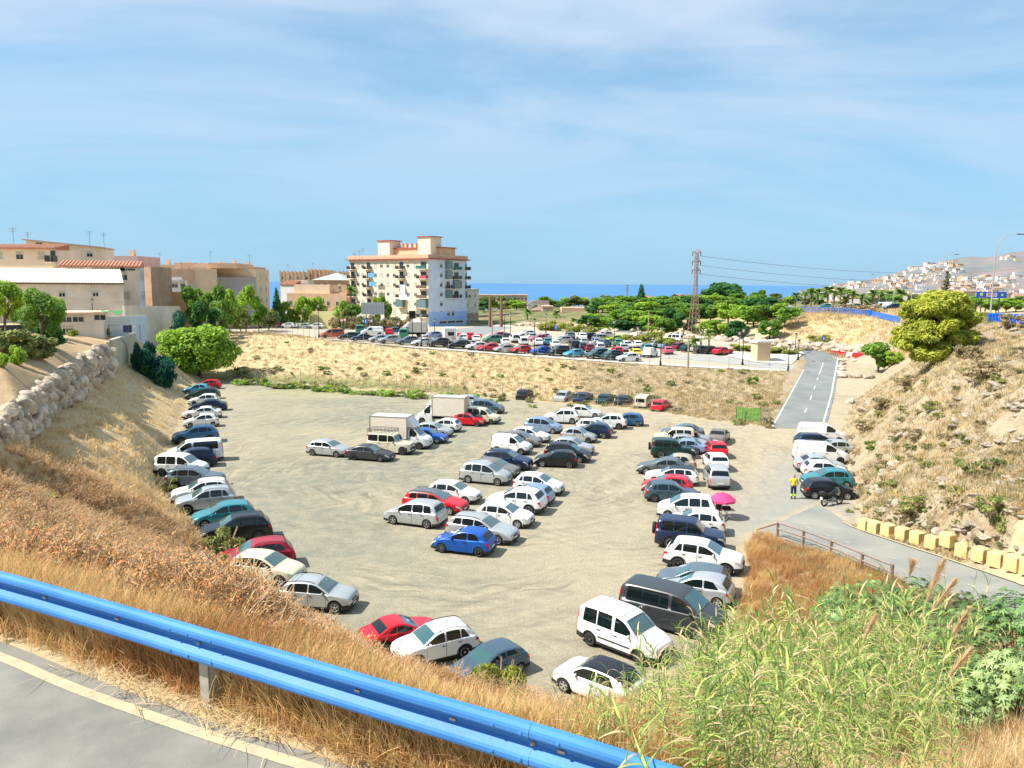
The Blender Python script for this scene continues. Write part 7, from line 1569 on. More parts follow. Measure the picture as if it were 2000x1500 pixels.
GB1 = 'small green tufts on the dry bank between the car parks'; GH = 'dry bushes on the rocky hillside'
rb_ = random.Random(12)
for i in range(95):
    px = rb_.uniform(455, 1520); f = (px - 430) / 1070; yt = 652 + 66 * f; ybm = 748 + 86 * f; t = rb_.random() ** .8; pb = yt + 8 + (ybm - yt - 6) * t
    s = rb_.uniform(9, 24) * (1.5 if t > .75 else 1)
    shrub(px, pb, pb - s * rb_.uniform(.4, .75), s, [lf_scrub, lf_mid, lf_drybush, lf_olive][rb_.randrange(4)], 'small bushy tuft on the dry bank between the two car parks', 'low', GB1, 260, .16, 'bank_tuft', 'shrub')
for i in range(26):
    px = 470 + i * 19; f = (px - 430) / 1070; pb = 749 + 86 * f - rb_.uniform(0, 4)
    shrub(px, pb, pb - rb_.uniform(10, 26), rb_.uniform(24, 46), [lf_bright, lf_scrub, lf_mid][i % 3], 'green weed clump at the foot of the bank, left half', 'low', 'green weeds at the foot of the bank', 500, .12, 'weed_clump', 'weeds')
for i, (px, pb, pt, w, lm) in enumerate([(1470, 752, 726, 26, lf_mid), (1478, 780, 762, 24, lf_scrub), (1725, 800, 762, 60, lf_drybush), (1690, 840, 806, 50, lf_drybush), (1925, 740, 690, 90, lf_drybush), (1780, 755, 720, 70, lf_drybush), (1950, 745, 735, 50, lf_yel), (1790, 860, 825, 40, lf_drybush), (1840, 855, 840, 30, lf_drybush), (1875, 910, 884, 36, lf_scrub), (1900, 925, 886, 60, lf_scrub), (1940, 915, 885, 50, lf_olive),
      (1790, 1000, 950, 80, lf_scrub), (1775, 1010, 975, 60, lf_drybush), (1940, 1000, 950, 80, lf_scrub), (1950, 1040, 985, 50, lf_scrub), (1870, 965, 940, 50, lf_yel), (1860, 985, 965, 44, lf_drybush), (1720, 920, 880, 36, lf_drybush), (1820, 800, 775, 50, lf_scrub), (1980, 640, 600, 60, lf_drybush), (1990, 700, 660, 50, lf_drybush), (1890, 700, 660, 60, lf_drybush), (1700, 880, 850, 26, lf_mid), (1915, 1060, 1030, 44, lf_drybush), (1720, 985, 965, 44, lf_drybush), (1660, 1000, 990, 20, lf_yel), (1745, 950, 930, 40, lf_scrub), (1830, 1040, 1010, 50, lf_drybush)]):
    shrub(px, pb, pt, w, lm, 'scrubby bush on the rocky hillside, %s' % ['by the crest of the bank', 'on the bank corner by the road', 'above the gravel shoulder', 'above the white vans', 'large and brown near the ridge', 'under the pine', 'yellowish near the ridge', 'mid slope left', 'mid slope centre', 'small and green mid slope', 'greenish in the middle right', 'olive in the middle right', 'large yellowish low left', 'brown under the yellowish one', 'large green low right', 'leafy green low right', 'yellowish low centre', 'brown low centre', 'dark above the motorcycle', 'green below the pine', 'by the blue railing', 'at the right edge high up', 'between pine and right edge', 'above the black hatchback', 'low down near the yellow blocks', 'beside the motorcycle bank', 'beside the road end', 'green left centre', 'above the yellow blocks'][i], 'low', None, 1500, .085, 'hillside_bush', 'bush')
for i in range(110):
    px = rb_.uniform(1665, 2010); lo = 1015 + (px - 1690) * .33; hi_ = np.interp(px, [1650, 1760, 1860, 1900, 2010], [830, 770, 710, 650, 650]); pb = rb_.uniform(hi_, lo)
    s = rb_.uniform(12, 34); shrub(px, pb, pb - s * .5, s, [lf_drybush, lf_scrub, lf_drybush, lf_olive][rb_.randrange(4)], 'small dry bush on the rocky hillside above the parked vans', 'low', GH, 500, .13, 'dry_bush', 'bush')
# ------------------------------------------------------------------ rocks
m_rock = mat('limestone', (0.60, 0.50, 0.39), .95, bump=.7, bscale=5, col2=(0.36, 0.27, 0.19), vscale=1.4, orand=.3); m_rock2 = mat('grey_limestone', (0.43, 0.37, 0.28), .95, bump=.7, bscale=6, col2=(0.25, 0.20, 0.15), vscale=2.0, orand=.25)
def rock_mesh(seed, flat=.7, m=None):
    b = bmesh.new(); bmesh.ops.create_icosphere(b, subdivisions=2, radius=1)
    r = np.random.default_rng(seed); pl = r.normal(size=(9, 3)); pl /= np.linalg.norm(pl, axis=1)[:, None]; h = .62 + .3 * r.random(9)
    for v in b.verts:
        p = np.array(v.co)
        for n_, hh in zip(pl, h):
            d = p @ n_
            if d > hh: p = p - n_ * (d - hh)
        p = p * (1 + .05 * r.random()); p[2] *= flat; v.co = p
    me = bpy.data.meshes.new('rock'); b.to_mesh(me); b.free(); me.materials.append(m or m_rock); return me
ROCKS = [rock_mesh(i, .75) for i in range(6)]; ROCKS2 = [rock_mesh(20 + i, .5, m_rock2) for i in range(5)]
rk = random.Random(3)
sw = empty('rock_wall', (0, 0, 0), 0, 'dry-stacked wall of pale boulders holding the dirt slope, left', 'wall')
wt_l = smoothline([atz(*q) for q in W_TOP], 1); wb_l = smoothline([atz(*q) for q in W_BOT[:-1]], 1)
def resamp(L, n):
    ds = [0]
    for i in range(len(L) - 1): ds.append(ds[-1] + (L[i + 1] - L[i]).length)
    out = []
    for k in range(n + 1):
        t = ds[-1] * k / n; i = 0
        while i < len(L) - 2 and ds[i + 1] < t: i += 1
        out.append(L[i].lerp(L[i + 1], (t - ds[i]) / max(1e-9, ds[i + 1] - ds[i])))
    return out, ds[-1]
TA, LA = resamp(wt_l, 200); TB, LB = resamp(wb_l, 200); k = 0
for row in range(4):
    s = 0.0
    while s < LA and k < 298:
        sz = rk.uniform(.55, .95); f = s / LA; i = min(199, int(f * 200)); a, b = TA[i], TB[i]; t = (row + .5 + rk.uniform(-.38, .38)) / 4
        p = a.lerp(b, t); hgt = a.z - b.z; r_ = hgt / 4 * .72 * rk.uniform(.7, 1.35)
        put('stone', ROCKS[k % 6], sw, p + Vector((rk.uniform(-.2, .2), rk.uniform(-.15, .1), .1)), (rk.uniform(-1, 1), rk.uniform(-1, 1), rk.uniform(0, 6.3)), (r_ * rk.uniform(1.0, 1.45), r_ * rk.uniform(.9, 1.2), r_ * rk.uniform(.9, 1.25)))
        s += r_ * 2.0; k += 1
q = MB(); vs = []
for a, b in zip(TA, TB): vs += [tuple(a + Vector((0, .25, -.1))), tuple(b + Vector((0, .25, -.3)))]
q.add(vs, [(2 * i, 2 * i + 1, 2 * i + 3, 2 * i + 2) for i in range(200)]); q.build('earth_backing', mat('wall_gap_earth', (.16, .12, .085), .95), sw)
bw = empty('boulder_wall', (0, 0, 0), 0, 'low wall of pinkish boulders behind the upper road', 'wall'); k = 0
lineb = [(1010 + i * 2.6) for i in range(280)]
for px in lineb:
    py = np.interp(px, [1010, 1150, 1250, 1400, 1560, 1640, 1740], [636, 645, 656, 664, 682, 688, 696]) + rk.uniform(-11, 1) * (1.0 if px > 1150 else .5)
    if 1195 < px < 1300 and rk.random() < .7: continue
    p = hit(px, py); r_ = rk.uniform(.55, 1.0) * (1.25 if px > 1560 else .95)
    put('boulder', ROCKS[k % 6], bw, p + Vector((0, 0, r_ * .3)), (rk.uniform(-.5, .5), rk.uniform(-.5, .5), rk.uniform(0, 6.3)), (r_ * 1.2, r_, r_ * .85)); k += 1
GRK = 'limestone outcrops on the rocky hillside'
clus = [(1990, 790, 14), (1860, 800, 12), (1880, 865, 12), (1920, 880, 14), (1980, 860, 12), (1950, 700, 7), (1885, 665, 7), (1760, 850, 5), (1730, 915, 12), (1720, 950, 12), (1990, 935, 12), (1975, 990, 12), (1870, 985, 14), (1930, 1060, 12), (1980, 1080, 12), (1890, 1040, 12), (1800, 1030, 10), (1940, 760, 8), (1700, 800, 7), (1830, 940, 10), (1745, 990, 8), (1990, 650, 4)]
k = 0
for cx, cy, n in clus:
    for i in range(n):
        px, py = cx + rk.gauss(0, 17), cy + rk.gauss(0, 10); p = hit(px, py)
        if inpoly(p.x, p.y, RD2) or (p.x < 26 and p.z < .25): continue
        r_ = rk.uniform(.16, .62) * p.y / 75
        o = put('rock', ROCKS2[k % 5], None, p + Vector((0, 0, r_ * .1)), (rk.uniform(-.35, .35) - .3, rk.uniform(-.35, .35), rk.uniform(0, 6.3)), (r_ * rk.uniform(1, 1.8), r_, r_ * .9)); tag(o, 'pale jagged limestone rock half buried in the dry hillside', 'rock', GRK); k += 1
for i, (px, py, s) in enumerate([(1644, 706, .6), (1646, 712, .6), (1643, 718, .6), (1644, 724, .6), (1642, 731, .65), (1645, 737, .8), (1671, 738, .9), (1697, 739, .85), (1655, 704, .5), (1668, 706, .5), (1640, 728, .5)]):
    p = hit(px, py); o = put('boulder', ROCKS[i % 6], None, p + Vector((0, 0, s * .3)), (0, 0, i), (s * 1.25, s, s * .8)); tag(o, 'pinkish boulder on the gravel shoulder, %s' % ['first behind the road edge', 'second behind the road edge', 'third behind the road edge', 'fourth behind the road edge', 'fifth behind the road edge', 'nearest at the end of the row', 'standing alone in the middle', 'flat one towards the hillside', 'small one by the barriers', 'small one nearest the fig bush', 'small one touching the kerb'][i], 'boulder', 'boulders edging the gravel shoulder')
# ------------------------------------------------------------------ street furniture
m_lant = mat('lantern_black', (0.012, 0.012, 0.014), .45, .3); m_lglass = mat('lantern_glass', (0.55, 0.55, 0.48), .2)
def lantern(px, pb, pt, label, Y=None):
    p = hit(px, pb) if Y is None else aty(px, pb, Y)
    if Y is not None: p.z = gz(p.x, p.y)
    h = aty(px, pt, p.y).z - p.z; o = empty('street_lantern', p, 0, label, 'street lamp', 'black lantern posts of the upper car park')
    q = MB(); q.lathe([(.22, -.2), (.22, .25), (.15, .5), (.10, .9), (.075, 1.0), (.055, h - .9), (.09, h - .85), (.04, h - .8)], n=8); q.build('post', m_lant, o)
    q = MB(); q.lathe([(.12, h - .78), (.26, h - .22)], n=6); q.build('glass', m_lglass, o)
    q = MB(); q.lathe([(.34, h - .22), (.16, h - .08), (.03, h), (.001, h + .05)], n=6); q.lathe([(.001, h - .79), (.14, h - .78)], n=6)
    for k in range(6): a = k * math.pi / 3; q.tube([(.12 * math.cos(a), .12 * math.sin(a), h - .78), (.26 * math.cos(a), .26 * math.sin(a), h - .22)], .012, 3)
    q.build('lantern_cap', m_lant, o)
for i, (px, pb, pt) in enumerate([(507, 642, 602), (623, 659, 593), (658, 641, 608), (823, 677, 611), (849, 652, 622), (997, 666, 611), (1043.5, 695, 622), (1066, 652, 612), (1199, 681, 624), (1191.5, 656, 636), (1245, 663, 637), (1290, 714, 637), (1369, 674, 645), (1443, 686, 646), (1450, 713, 640), (1539, 726, 671), (1558.5, 703, 663), (1553, 687, 650), (757, 640, 618), (985, 655, 614)]):
    lantern(px, pb, pt, 'black lantern post %s' % ['on the far street left of the cars', 'at the left end of the bank, by the orange minibus', 'behind the orange minibus', 'in the front row left of the black estate', 'behind the front row, before the apartment block', 'left of the tallest lantern', 'tall one between red and blue cars', 'behind the tall one, farther away', 'over the middle of the upper car park', 'small one by the curved pavement', 'second small one by the curved pavement', 'tallest, at the right end of the front row', 'beside the big pylon foot', 'far right by the back road', 'on the paved corner left of the kiosk', 'nearest the new road', 'right of the kiosk', 'behind the road junction', 'under the billboard', 'thin one before the bare palm trunks'][i])
lantern(181, 612, 583, 'small lantern before the pale warehouse wall', 112)
o = empty('traffic_light', hit(806, 676), 0, 'black traffic light box on a pole before the apartment block', 'traffic light'); h = aty(806, 607, o.location.y).z - o.location.z
q = MB(); q.tube([(0, 0, 0), (0, 0, h)], .07, 6); q.build('pole', m_lant, o); q = MB(); q.box((-.55, -.2, h - 1.4), (.55, .2, h)); q.build('box', m_lant, o)
m_sb = mat('sign_blue', (.02, .15, .55), .5)
for px, pb, pt, lb in ((715, 655, 624, 'blue square sign on a pale post before the dark hedge'), (1608, 674, 658, 'blue parking sign above the boulder wall'), (1086, 655, 636, 'small blue sign back behind the parked cars')):
    p = hit(px, pb); h = aty(px, pt, p.y).z - p.z; o = empty('road_sign', p, 0, lb, 'sign'); q = MB(); q.tube([(0, 0, 0), (0, 0, h)], .05, 5); q.build('post', m_chrome, o); q = MB(); q.box((-.42, -.08, h - .8), (.42, -.05, h)); q.build('plate', m_sb, o)
    q = MB(); q.box((-.12, -.09, h - .68), (-.03, -.081, h - .12)); q.box((-.03, -.09, h - .2), (.14, -.081, h - .12)); q.box((-.03, -.09, h - .44), (.14, -.081, h - .36)); q.box((.08, -.09, h - .4), (.16, -.081, h - .16)); q.build('print', m_plate, o)
for px, pb, pt, lb in ((668, 652, 622, 'round red-white sign on a post left of the blue one'), (674, 652, 621, 'second round sign beside it, with a green post'), (778, 650, 629, 'oval mirror sign before the hedge end')):
    p = hit(px, pb); h = aty(px, pt, p.y).z - p.z; o = empty('road_sign', p, 0, lb, 'sign'); q = MB(); q.tube([(0, 0, 0), (0, 0, h)], .05, 5); q.build('post', m_chrome, o); q = MB(); q.lathe([(.001, 0), (.38, 0), (.38, .04), (.001, .04)], c=(0, -.1, h - .4), n=14, axis='y'); q.build('disc', m_tail, o); q = MB(); q.lathe([(.001, 0), (.26, 0), (.26, .01), (.001, .01)], c=(0, -.112, h - .4), n=14, axis='y'); q.build('disc_centre', m_plate, o)
for px, pb, pt, lb in ((1266, 652, 606, 'plain wooden pole in the grove'), (1343, 722, 655, 'thin leaning pole near the pylon'), (961, 668, 600, 'thin dark pole left of the lanterns')):
    p = hit(px, pb); h = aty(px, pt, p.y).z - p.z; o = empty('utility_pole', p, 0, lb, 'pole'); q = MB(); q.tube([(0, 0, -.2), (0, 0, h)], [.16, .1], 6); q.build('pole', mat('pole_wood', (.40, .30, .18), .9), o)
def wirefence(line, n, h, label):
    o = empty('wire_fence', line[0], 0, label, 'fence'); L, _ = resamp([Vector(p) for p in line], n); q = MB(); q.tube([(0, 0, -.3), (0, 0, h)], .035, 4); pm_ = q.mesh('post', mat('fence_post', (.30, .28, .25), .6)); G = []
    for p in L: g = Vector((p.x, p.y, gz(p.x, p.y))) - o.location; put('post', pm_, o, g); G.append(g)
    q = MB()
    for z in (.1, .5, .9, 1.3, h - .04):
        if z < h: q.tube([g + Vector((0, 0, z)) for g in G], .008, 3)
    w = q.build('wire', mat('fence_wire', (.35, .34, .32), .5, .5), o); return o
wirefence([p + Vector((-.1, -.5, 0)) for p in wl(CREST[1:])], 44, 1.9, 'thin wire fence with grey posts along the top of the dry bank')
wirefence([p + Vector((0, .8, 0)) for p in wl(TOE_F)], 30, 2.0, 'thin wire fence with posts at the foot of the dry bank')
a = atz(1437, 824, 0); b = atz(1484, 828, 0); hh = 2.0; o = empty('mesh_fence_panel', a, math.atan2(b.y - a.y, b.x - a.x), 'bright green netting fence panel by the foot of the new road', 'fence'); w = (b - a).length
q = MB(); vs = [];
for i in range(9):
    for j in range(4): vs.append((w * i / 8, -.05 + .09 * math.sin(i * 1.3 + j), .05 + (hh * (.96 - .10 * math.sin(i / 8 * 3.14) * (j / 3))) * j / 3))
q.add(vs, [(i * 4 + j, (i + 1) * 4 + j, (i + 1) * 4 + j + 1, i * 4 + j + 1) for i in range(8) for j in range(3)]); q.build('netting', mat('green_net', (.20, .40, .08), .8, transl=.3), o)
for x in (0, w): q = MB(); q.tube([(x, 0, -.1), (x, 0, hh + .1)], .035, 5); q.build('post', m_rail, o)
o = empty('blue_bin', atz(1486, 828, 0) + Vector((.5, 0, 0)), 0, 'small blue bin next to the green netting', 'bin'); q = MB(); q.lathe([(.001, 0), (.24, 0), (.28, .75), (.001, .76)], n=10); q.build('barrel', m_sb, o); q = MB(); q.lathe([(.30, .74), (.28, .84), (.001, .88)], n=10); q.build('lid', m_sb, o)
def barrier(p, rz, m, label, group):
    o = empty('plastic_barrier', p, rz, label, 'barrier', group); q = MB(); q.add([(-.95, -.25, 0), (.95, -.25, 0), (.95, .25, 0), (-.95, .25, 0), (-.95, -.22, .3), (.95, -.22, .3), (.95, .22, .3), (-.95, .22, .3), (-.9, -.10, .85), (.9, -.10, .85), (.9, .10, .85), (-.9, .10, .85)],
        [(3, 2, 1, 0), (0, 1, 5, 4), (1, 2, 6, 5), (2, 3, 7, 6), (3, 0, 4, 7), (4, 5, 9, 8), (5, 6, 10, 9), (6, 7, 11, 10), (7, 4, 8, 11), (8, 9, 10, 11)]); q.build('body', m, o)
    q = MB()
    for x in (-.5, .5): q.box((x - .14, -.262, .02), (x + .14, -.253, .12))
    q.build('foot_slot', m_seam, o)
m_pr = mat('barrier_red', (.62, .03, .05), .45); m_pw = mat('barrier_white', (.78, .76, .72), .45)
for i, px in enumerate((1632, 1642, 1652, 1663, 1675)): barrier(hit(px, 693.5 + i * 1.1) + Vector((0, 0, 0)), -.1, m_pr if i % 2 == 0 else m_pw, 'plastic road barrier across the road top, %s' % ['leftmost red', 'white between two red ones', 'middle red', 'second white', 'rightmost red'][i], 'red and white barriers across the upper road')
for i, px in enumerate((893, 901, 909, 917, 925, 933)): barrier(hit(px, 656.5 + i * .7), -.1, m_pr if i % 2 else m_pw, 'plastic barrier behind the camper van, %s' % ['first, white', 'second, red', 'third, white', 'fourth, red', 'fifth, white', 'sixth, red'][i], 'red and white barriers behind the camper van')
m_yb = mat('yellow_block_paint', (.66, .50, .20), .85, bump=.25, bscale=8, col2=(.56, .44, .24), vscale=1.6)
YB = [(1689, 1040), (1708, 1045), (1734, 1051), (1762, 1059), (1791, 1069), (1821, 1077), (1850, 1084), (1881, 1095), (1914, 1105), (1945, 1114), (1978, 1124), (2009, 1134), (2040, 1144)]
for i, (px, py) in enumerate(YB):
    p = hit(px, py); p2 = p + Vector((p.x, p.y, 0)).normalized() * .45; o = empty('concrete_block', (p2.x, p2.y, gz(p2.x, p2.y) + .04), R(-66 + (i * 7) % 13 - 6), 'yellow painted concrete block, number %s of the roadside row from the far end' % ['one', 'two', 'three', 'four', 'five', 'six', 'seven', 'eight', 'nine', 'ten', 'eleven', 'twelve', 'thirteen'][i], 'block', 'yellow blocks along the lower road')
    w, d, h = .68, .64, .74; q = MB(); e = .04
    q.add([(-w / 2, -d / 2, 0), (w / 2, -d / 2, 0), (w / 2, d / 2, 0), (-w / 2, d / 2, 0), (-w / 2, -d / 2, h - e), (w / 2, -d / 2, h - e), (w / 2, d / 2, h - e), (-w / 2, d / 2, h - e), (-w / 2 + e, -d / 2 + e, h), (w / 2 - e, -d / 2 + e, h), (w / 2 - e, d / 2 - e, h), (-w / 2 + e, d / 2 - e, h)],
          [(3, 2, 1, 0), (0, 1, 5, 4), (1, 2, 6, 5), (2, 3, 7, 6), (3, 0, 4, 7), (4, 5, 9, 8), (5, 6, 10, 9), (6, 7, 11, 10), (7, 4, 8, 11), (8, 9, 10, 11)]); q.build('block', m_yb, o)
m_rust = mat('weathered_metal', (.30, .23, .19), .75, .2, var=.3, vscale=5)
FL = [hit(1478, 1040), hit(1518, 1050), hit(1568, 1067), hit(1622, 1089), hit(1682, 1116), hit(1740, 1141)]
o = empty('road_fence', FL[1], 0, 'brownish two-rail metal fence between the dry mound and the lower road', 'fence')
for i, p in enumerate(FL[1:]): q = MB(); q.box((-.07, -.07, -.3), (.07, .07, 1.05)); q.build('post', m_rust, o, p - FL[1])
for z in (1.0, .62):
    for i in range(1, len(FL) - 1): a, b = FL[i] - FL[1], FL[i + 1] - FL[1]; q = MB(); d = (b - a).normalized(); q.tube([a + Vector((0, -.09, z)), b + Vector((0, -.09, z))], .06, 4); q.build('rail', m_rust, o)
a, b = FL[0] - FL[1], Vector((0, 0, 0)); q = MB(); q.tube([a + Vector((0, 0, .2)), b + Vector((0, -.09, 1.0))], .06, 4); q.build('rail', m_rust, o)
# ------------------------------------------------------------------ blue guardrail
m_gr = mat('guardrail_blue', (.045, .19, .50), .5, .0, bump=.05, bscale=30, col2=(.065, .245, .58), vscale=1.2, spec=.25)
gr = empty('guardrail', (0, 0, 0), 0, 'bright blue steel W-beam guardrail across the foreground', 'guardrail')
prof = [(.012, .155), (.045, .152), (.075, .135), (.083, .115), (.083, .085), (.070, .066), (.012, .022), (.0, .012), (.0, -.012), (.012, -.022), (.070, -.066), (.083, -.085), (.083, -.115), (.075, -.135), (.045, -.152), (.012, -.155)]
RS = smoothline(RAIL_EXT, 2); RN, RL = resamp(RS, 160)
def nrm(i):
    t = RN[min(i + 1, 160)] - RN[max(i - 1, 0)]; t.z = 0; t.normalize(); return Vector((t.y, -t.x, 0))
jn = []
for px in (378, 1040):   # splices at the posts that the picture shows
    best = min(range(161), key=lambda i: abs(topix(RN[i])[0] - px) if RN[i].y > 1 else 1e9); jn.append(best)
cuts = [0] + jn + [160]
for s in range(3):
    i0, i1 = cuts[s], cuts[s + 1]; q = MB(); vs = []; lift = .004 * (s % 2)
    ids = list(range(max(0, i0 - (2 if s else 0)), i1 + 1))
    for i in ids:
        n_ = nrm(i)
        for d, h in prof: vs.append(RN[i] + n_ * (d + lift) + Vector((0, 0, h * (1 + .01 * (s % 2)) - .155)))
        for d, h in reversed(prof): vs.append(RN[i] + n_ * (d + lift - .004) + Vector((0, 0, h * (1 + .01 * (s % 2)) - .155)))
    m_ = len(prof) * 2
    q.add(vs, [(a * m_ + k, a * m_ + (k + 1) % m_, (a + 1) * m_ + (k + 1) % m_, (a + 1) * m_ + k) for a in range(len(ids) - 1) for k in range(m_)] + [tuple(range(m_)), tuple((len(ids) - 1) * m_ + k for k in reversed(range(m_)))])
    q.build('beam', m_gr, gr, smooth=False)
m_gpost = mat('galvanised_post', (.46, .44, .36), .6, .4, var=.2, vscale=8)
for j in jn + [max(0, jn[0] - (jn[1] - jn[0]))]:
    p = RN[j] - nrm(j) * .02; n_ = nrm(j); g = gz(p.x, p.y); ang = math.atan2(n_.y, n_.x)
    q = MB(); h0 = g - p.z - .5; q.box((-.12, -.06, h0), (-.11, .06, -.18)); q.box((-.12, -.06, h0), (-.0, -.052, -.18)); q.box((-.12, .052, h0), (-.0, .06, -.18)); q.box((-.012, -.06, h0), (-.0, .06, -.18))
    q.build('post', m_gpost, gr, p, (0, 0, ang))
    bm2 = MB()
    for dx, dz in ((-.28, -.06), (-.06, -.06), (.22, -.06), (-.28, -.25), (-.06, -.25), (.22, -.25)):
        t = Vector((-n_.y, n_.x, 0)); c = p + n_ * .105 + t * dx + Vector((0, 0, dz));
        q = MB(); q.lathe([(.001, .012), (.012, .010), (.016, 0), (.016, -.02)], n=8, axis='x'); q.build('bolt', m_gr, gr, c, (0, 0, ang))
    c = p + n_ * .035 + Vector((0, 0, -.155)); q = MB(); q.lathe([(.001, .02), (.011, .018), (.02, .0)], n=8, axis='x'); q.build('bolt', m_gpost, gr, c, (0, 0, ang))
for px in (84, 697, 870, 1100, 230):
    i = min(range(161), key=lambda i: abs(topix(RN[i])[0] - px) if RN[i].y > 1 else 1e9); n_ = nrm(i); q = MB(); q.box((0, -.025, -.01), (.006, .025, .01)); q.build('rust_slot', mat('rusty_slot', (.55, .40, .28), .7), gr, RN[i] + n_ * .012 + Vector((0, 0, -.155)), (0, 0, math.atan2(n_.y, n_.x)))
# ------------------------------------------------------------------ parasol and table
p0 = atz(1409, 1012, 0); o = empty('parasol', p0, 0, 'bright pink parasol beside the white people carrier', 'parasol'); hp = aty(1409, 962, p0.y).z
m_pk = mat('pink_cloth', (.85, .10, .30), .8, transl=.35)
q = MB(); N = 16; Rr = 26 / 1500 * p0.y * 1.03
vs = [(0, 0, hp)]
for ring, (f, z) in enumerate(((.5, hp - .12), (1.0, hp - .48), (1.01, hp - .62))):
    for k in range(N): a = 2 * math.pi * k / N; s_ = f * (1.0 if k % 2 == 0 else .94); vs.append((Rr * s_ * math.cos(a), Rr * s_ * math.sin(a), z + (0 if k % 2 == 0 else .03)))
fs = [(0, 1 + k, 1 + (k + 1) % N) for k in range(N)]
for r_ in range(2): fs += [(1 + r_ * N + k, 1 + (r_ + 1) * N + k, 1 + (r_ + 1) * N + (k + 1) % N, 1 + r_ * N + (k + 1) % N) for k in range(N)]
q.add(vs, fs); q.build('canopy', m_pk, o); q = MB(); q.tube([(0, 0, 0), (0, 0, hp + .1)], .025, 6); q.build('pole', m_chrome, o)
q = MB()
for k in range(8): a = 2 * math.pi * k / 8; q.tube([(0, 0, hp - .03), (Rr * .5 * math.cos(a), Rr * .5 * math.sin(a), hp - .15), (Rr * .98 * math.cos(a), Rr * .98 * math.sin(a), hp - .5)], .012, 3)
q.build('rib', m_chrome, o)
t = empty('folding_table', p0 + Vector((.35, -.3, 0)), R(10), 'small folding table with things on it under the pink parasol', 'table'); q = MB(); q.box((-.42, -.3, .68), (.42, .3, .71)); q.build('tabletop', mat('table_green', (.35, .42, .28), .7), t)
for x in (-.36, .36):
    for y in (-.24, .24): q = MB(); q.tube([(x, y, 0), (-x * .9, y, .68)], .015, 4); q.build('leg', m_chrome, t)
q = MB(); q.cbox((0, 0, .1), (.5, .35, .2)); tag(q.build('backpack', mat('bag_black', (.02, .02, .02), .9), None, p0 + Vector((.25, -.25, .71))), 'black bag lying on the folding table', 'bag')
c = empty('folding_chair', p0 + Vector((-.2, .5, 0)), R(200), 'dark folding chair behind the folding table', 'chair'); q = MB(); q.box((-.24, -.22, .42), (.24, .22, .46)); q.build('seat', m_trim, c); q = MB(); q.box((-.24, .2, .5), (.24, .24, .95)); q.build('backrest', m_trim, c)
for x in (-.22, .22): q = MB(); q.tube([(x, -.2, 0), (x, .22, .46), (x, .23, .95)], .014, 4); q.tube([(x, .2, 0), (x, -.2, .44)], .014, 4); q.build('leg', m_chrome, c)
# ------------------------------------------------------------------ motorcycle
mc = empty('motorcycle', atz(1624, 987, 0), R(22), 'black motorcycle with grey fairing and white box, before the black hatchback', 'motorcycle')
m_mb = mat('motor_black', (.015, .016, .018), .35, coat=.3); m_mg = mat('motor_grey', (.30, .33, .33), .3, .3)
for x, nm in ((-.68, 'wheel'), (.74, 'wheel')):
    q = MB(); q.lathe([(.24, -.06), (.31, -.055), (.335, 0), (.31, .055), (.24, .06)], n=20, axis='y'); w = q.build('wheel', m_tyre, mc, (x, 0, .335), smooth=True); q = MB(); q.lathe([(.24, -.03), (.24, .03)], n=16, axis='y'); q.lathe([(.05, -.08), (.05, .08)], n=8, axis='y')
    for k in range(5): a = k * 1.2566; q.tube([(0, 0, 0), (.24 * math.cos(a), 0, .24 * math.sin(a))], .018, 4)
    q.build('rim', m_mg, w)
q = MB(); q.tube([(-.45, 0, .55), (-.1, 0, .72), (.35, 0, .88)], [.10, .12, .07], 6); q.tube([(-.1, 0, .7), (.0, 0, .4), (-.6, 0, .34)], .05, 5); q.tube([(.74, .08, .335), (.52, .08, .98)], .028, 5); q.tube([(.74, -.08, .335), (.52, -.08, .98)], .028, 5); q.build('frame', m_mb, mc)
q = MB(); q.cbox((.05, 0, .42), (.46, .30, .30)); q.lathe([(.10, -.24), (.11, 0), (.10, .24)], c=(.02, 0, .40), n=10, axis='y'); q.build('engine', m_mg, mc)
q = MB(); q.tube([(.35, 0, .88), (.12, 0, .98), (-.12, 0, .86)], [.10, .17, .12], 8); q.build('fuel_tank', m_mb, mc, smooth=True)
q = MB(); q.tube([(-.10, 0, .84), (-.40, 0, .82), (-.75, 0, .94), (-.92, 0, .98)], [.13, .14, .10, .05], 7); q.build('seat', m_trim, mc, smooth=True)
q = MB(); q.add([(.45, -.2, .75), (.45, .2, .75), (.62, -.16, 1.0), (.62, .16, 1.0), (.38, -.14, 1.32), (.38, .14, 1.32), (.78, 0, .86), (.55, 0, 1.32)], [(0, 2, 6), (2, 3, 6), (3, 1, 6), (0, 6, 1), (2, 4, 7), (2, 7, 3), (3, 7, 5), (0, 4, 2), (1, 3, 5)]); q.build('fairing', m_mg, mc)
q = MB(); q.tube([(.44, -.38, 1.05), (.50, -.15, 1.08), (.50, .15, 1.08), (.44, .38, 1.05)], .018, 5); q.tube([(.50, -.30, 1.1), (.5, -.36, 1.28)], .012, 4); q.tube([(.50, .30, 1.1), (.5, .36, 1.28)], .012, 4); q.build('handlebar', m_mb, mc)
q = MB(); q.tube([(.1, -.16, .3), (-.4, -.18, .32), (-.85, -.2, .5)], [.03, .05, .06], 7); q.build('exhaust', m_chrome, mc)
q = MB(); q.cbox((-1.0, 0, .62), (.04, .22, .18)); q.build('number_plate', m_plate, mc); q = MB(); q.cbox((-.98, 0, 1.02), (.30, .36, .22)); q.build('top_case', m_mb, mc); q = MB(); q.tube([(-.1, -.12, .3), (-.2, -.38, .02)], .02, 4); q.build('kickstand', m_mb, mc)
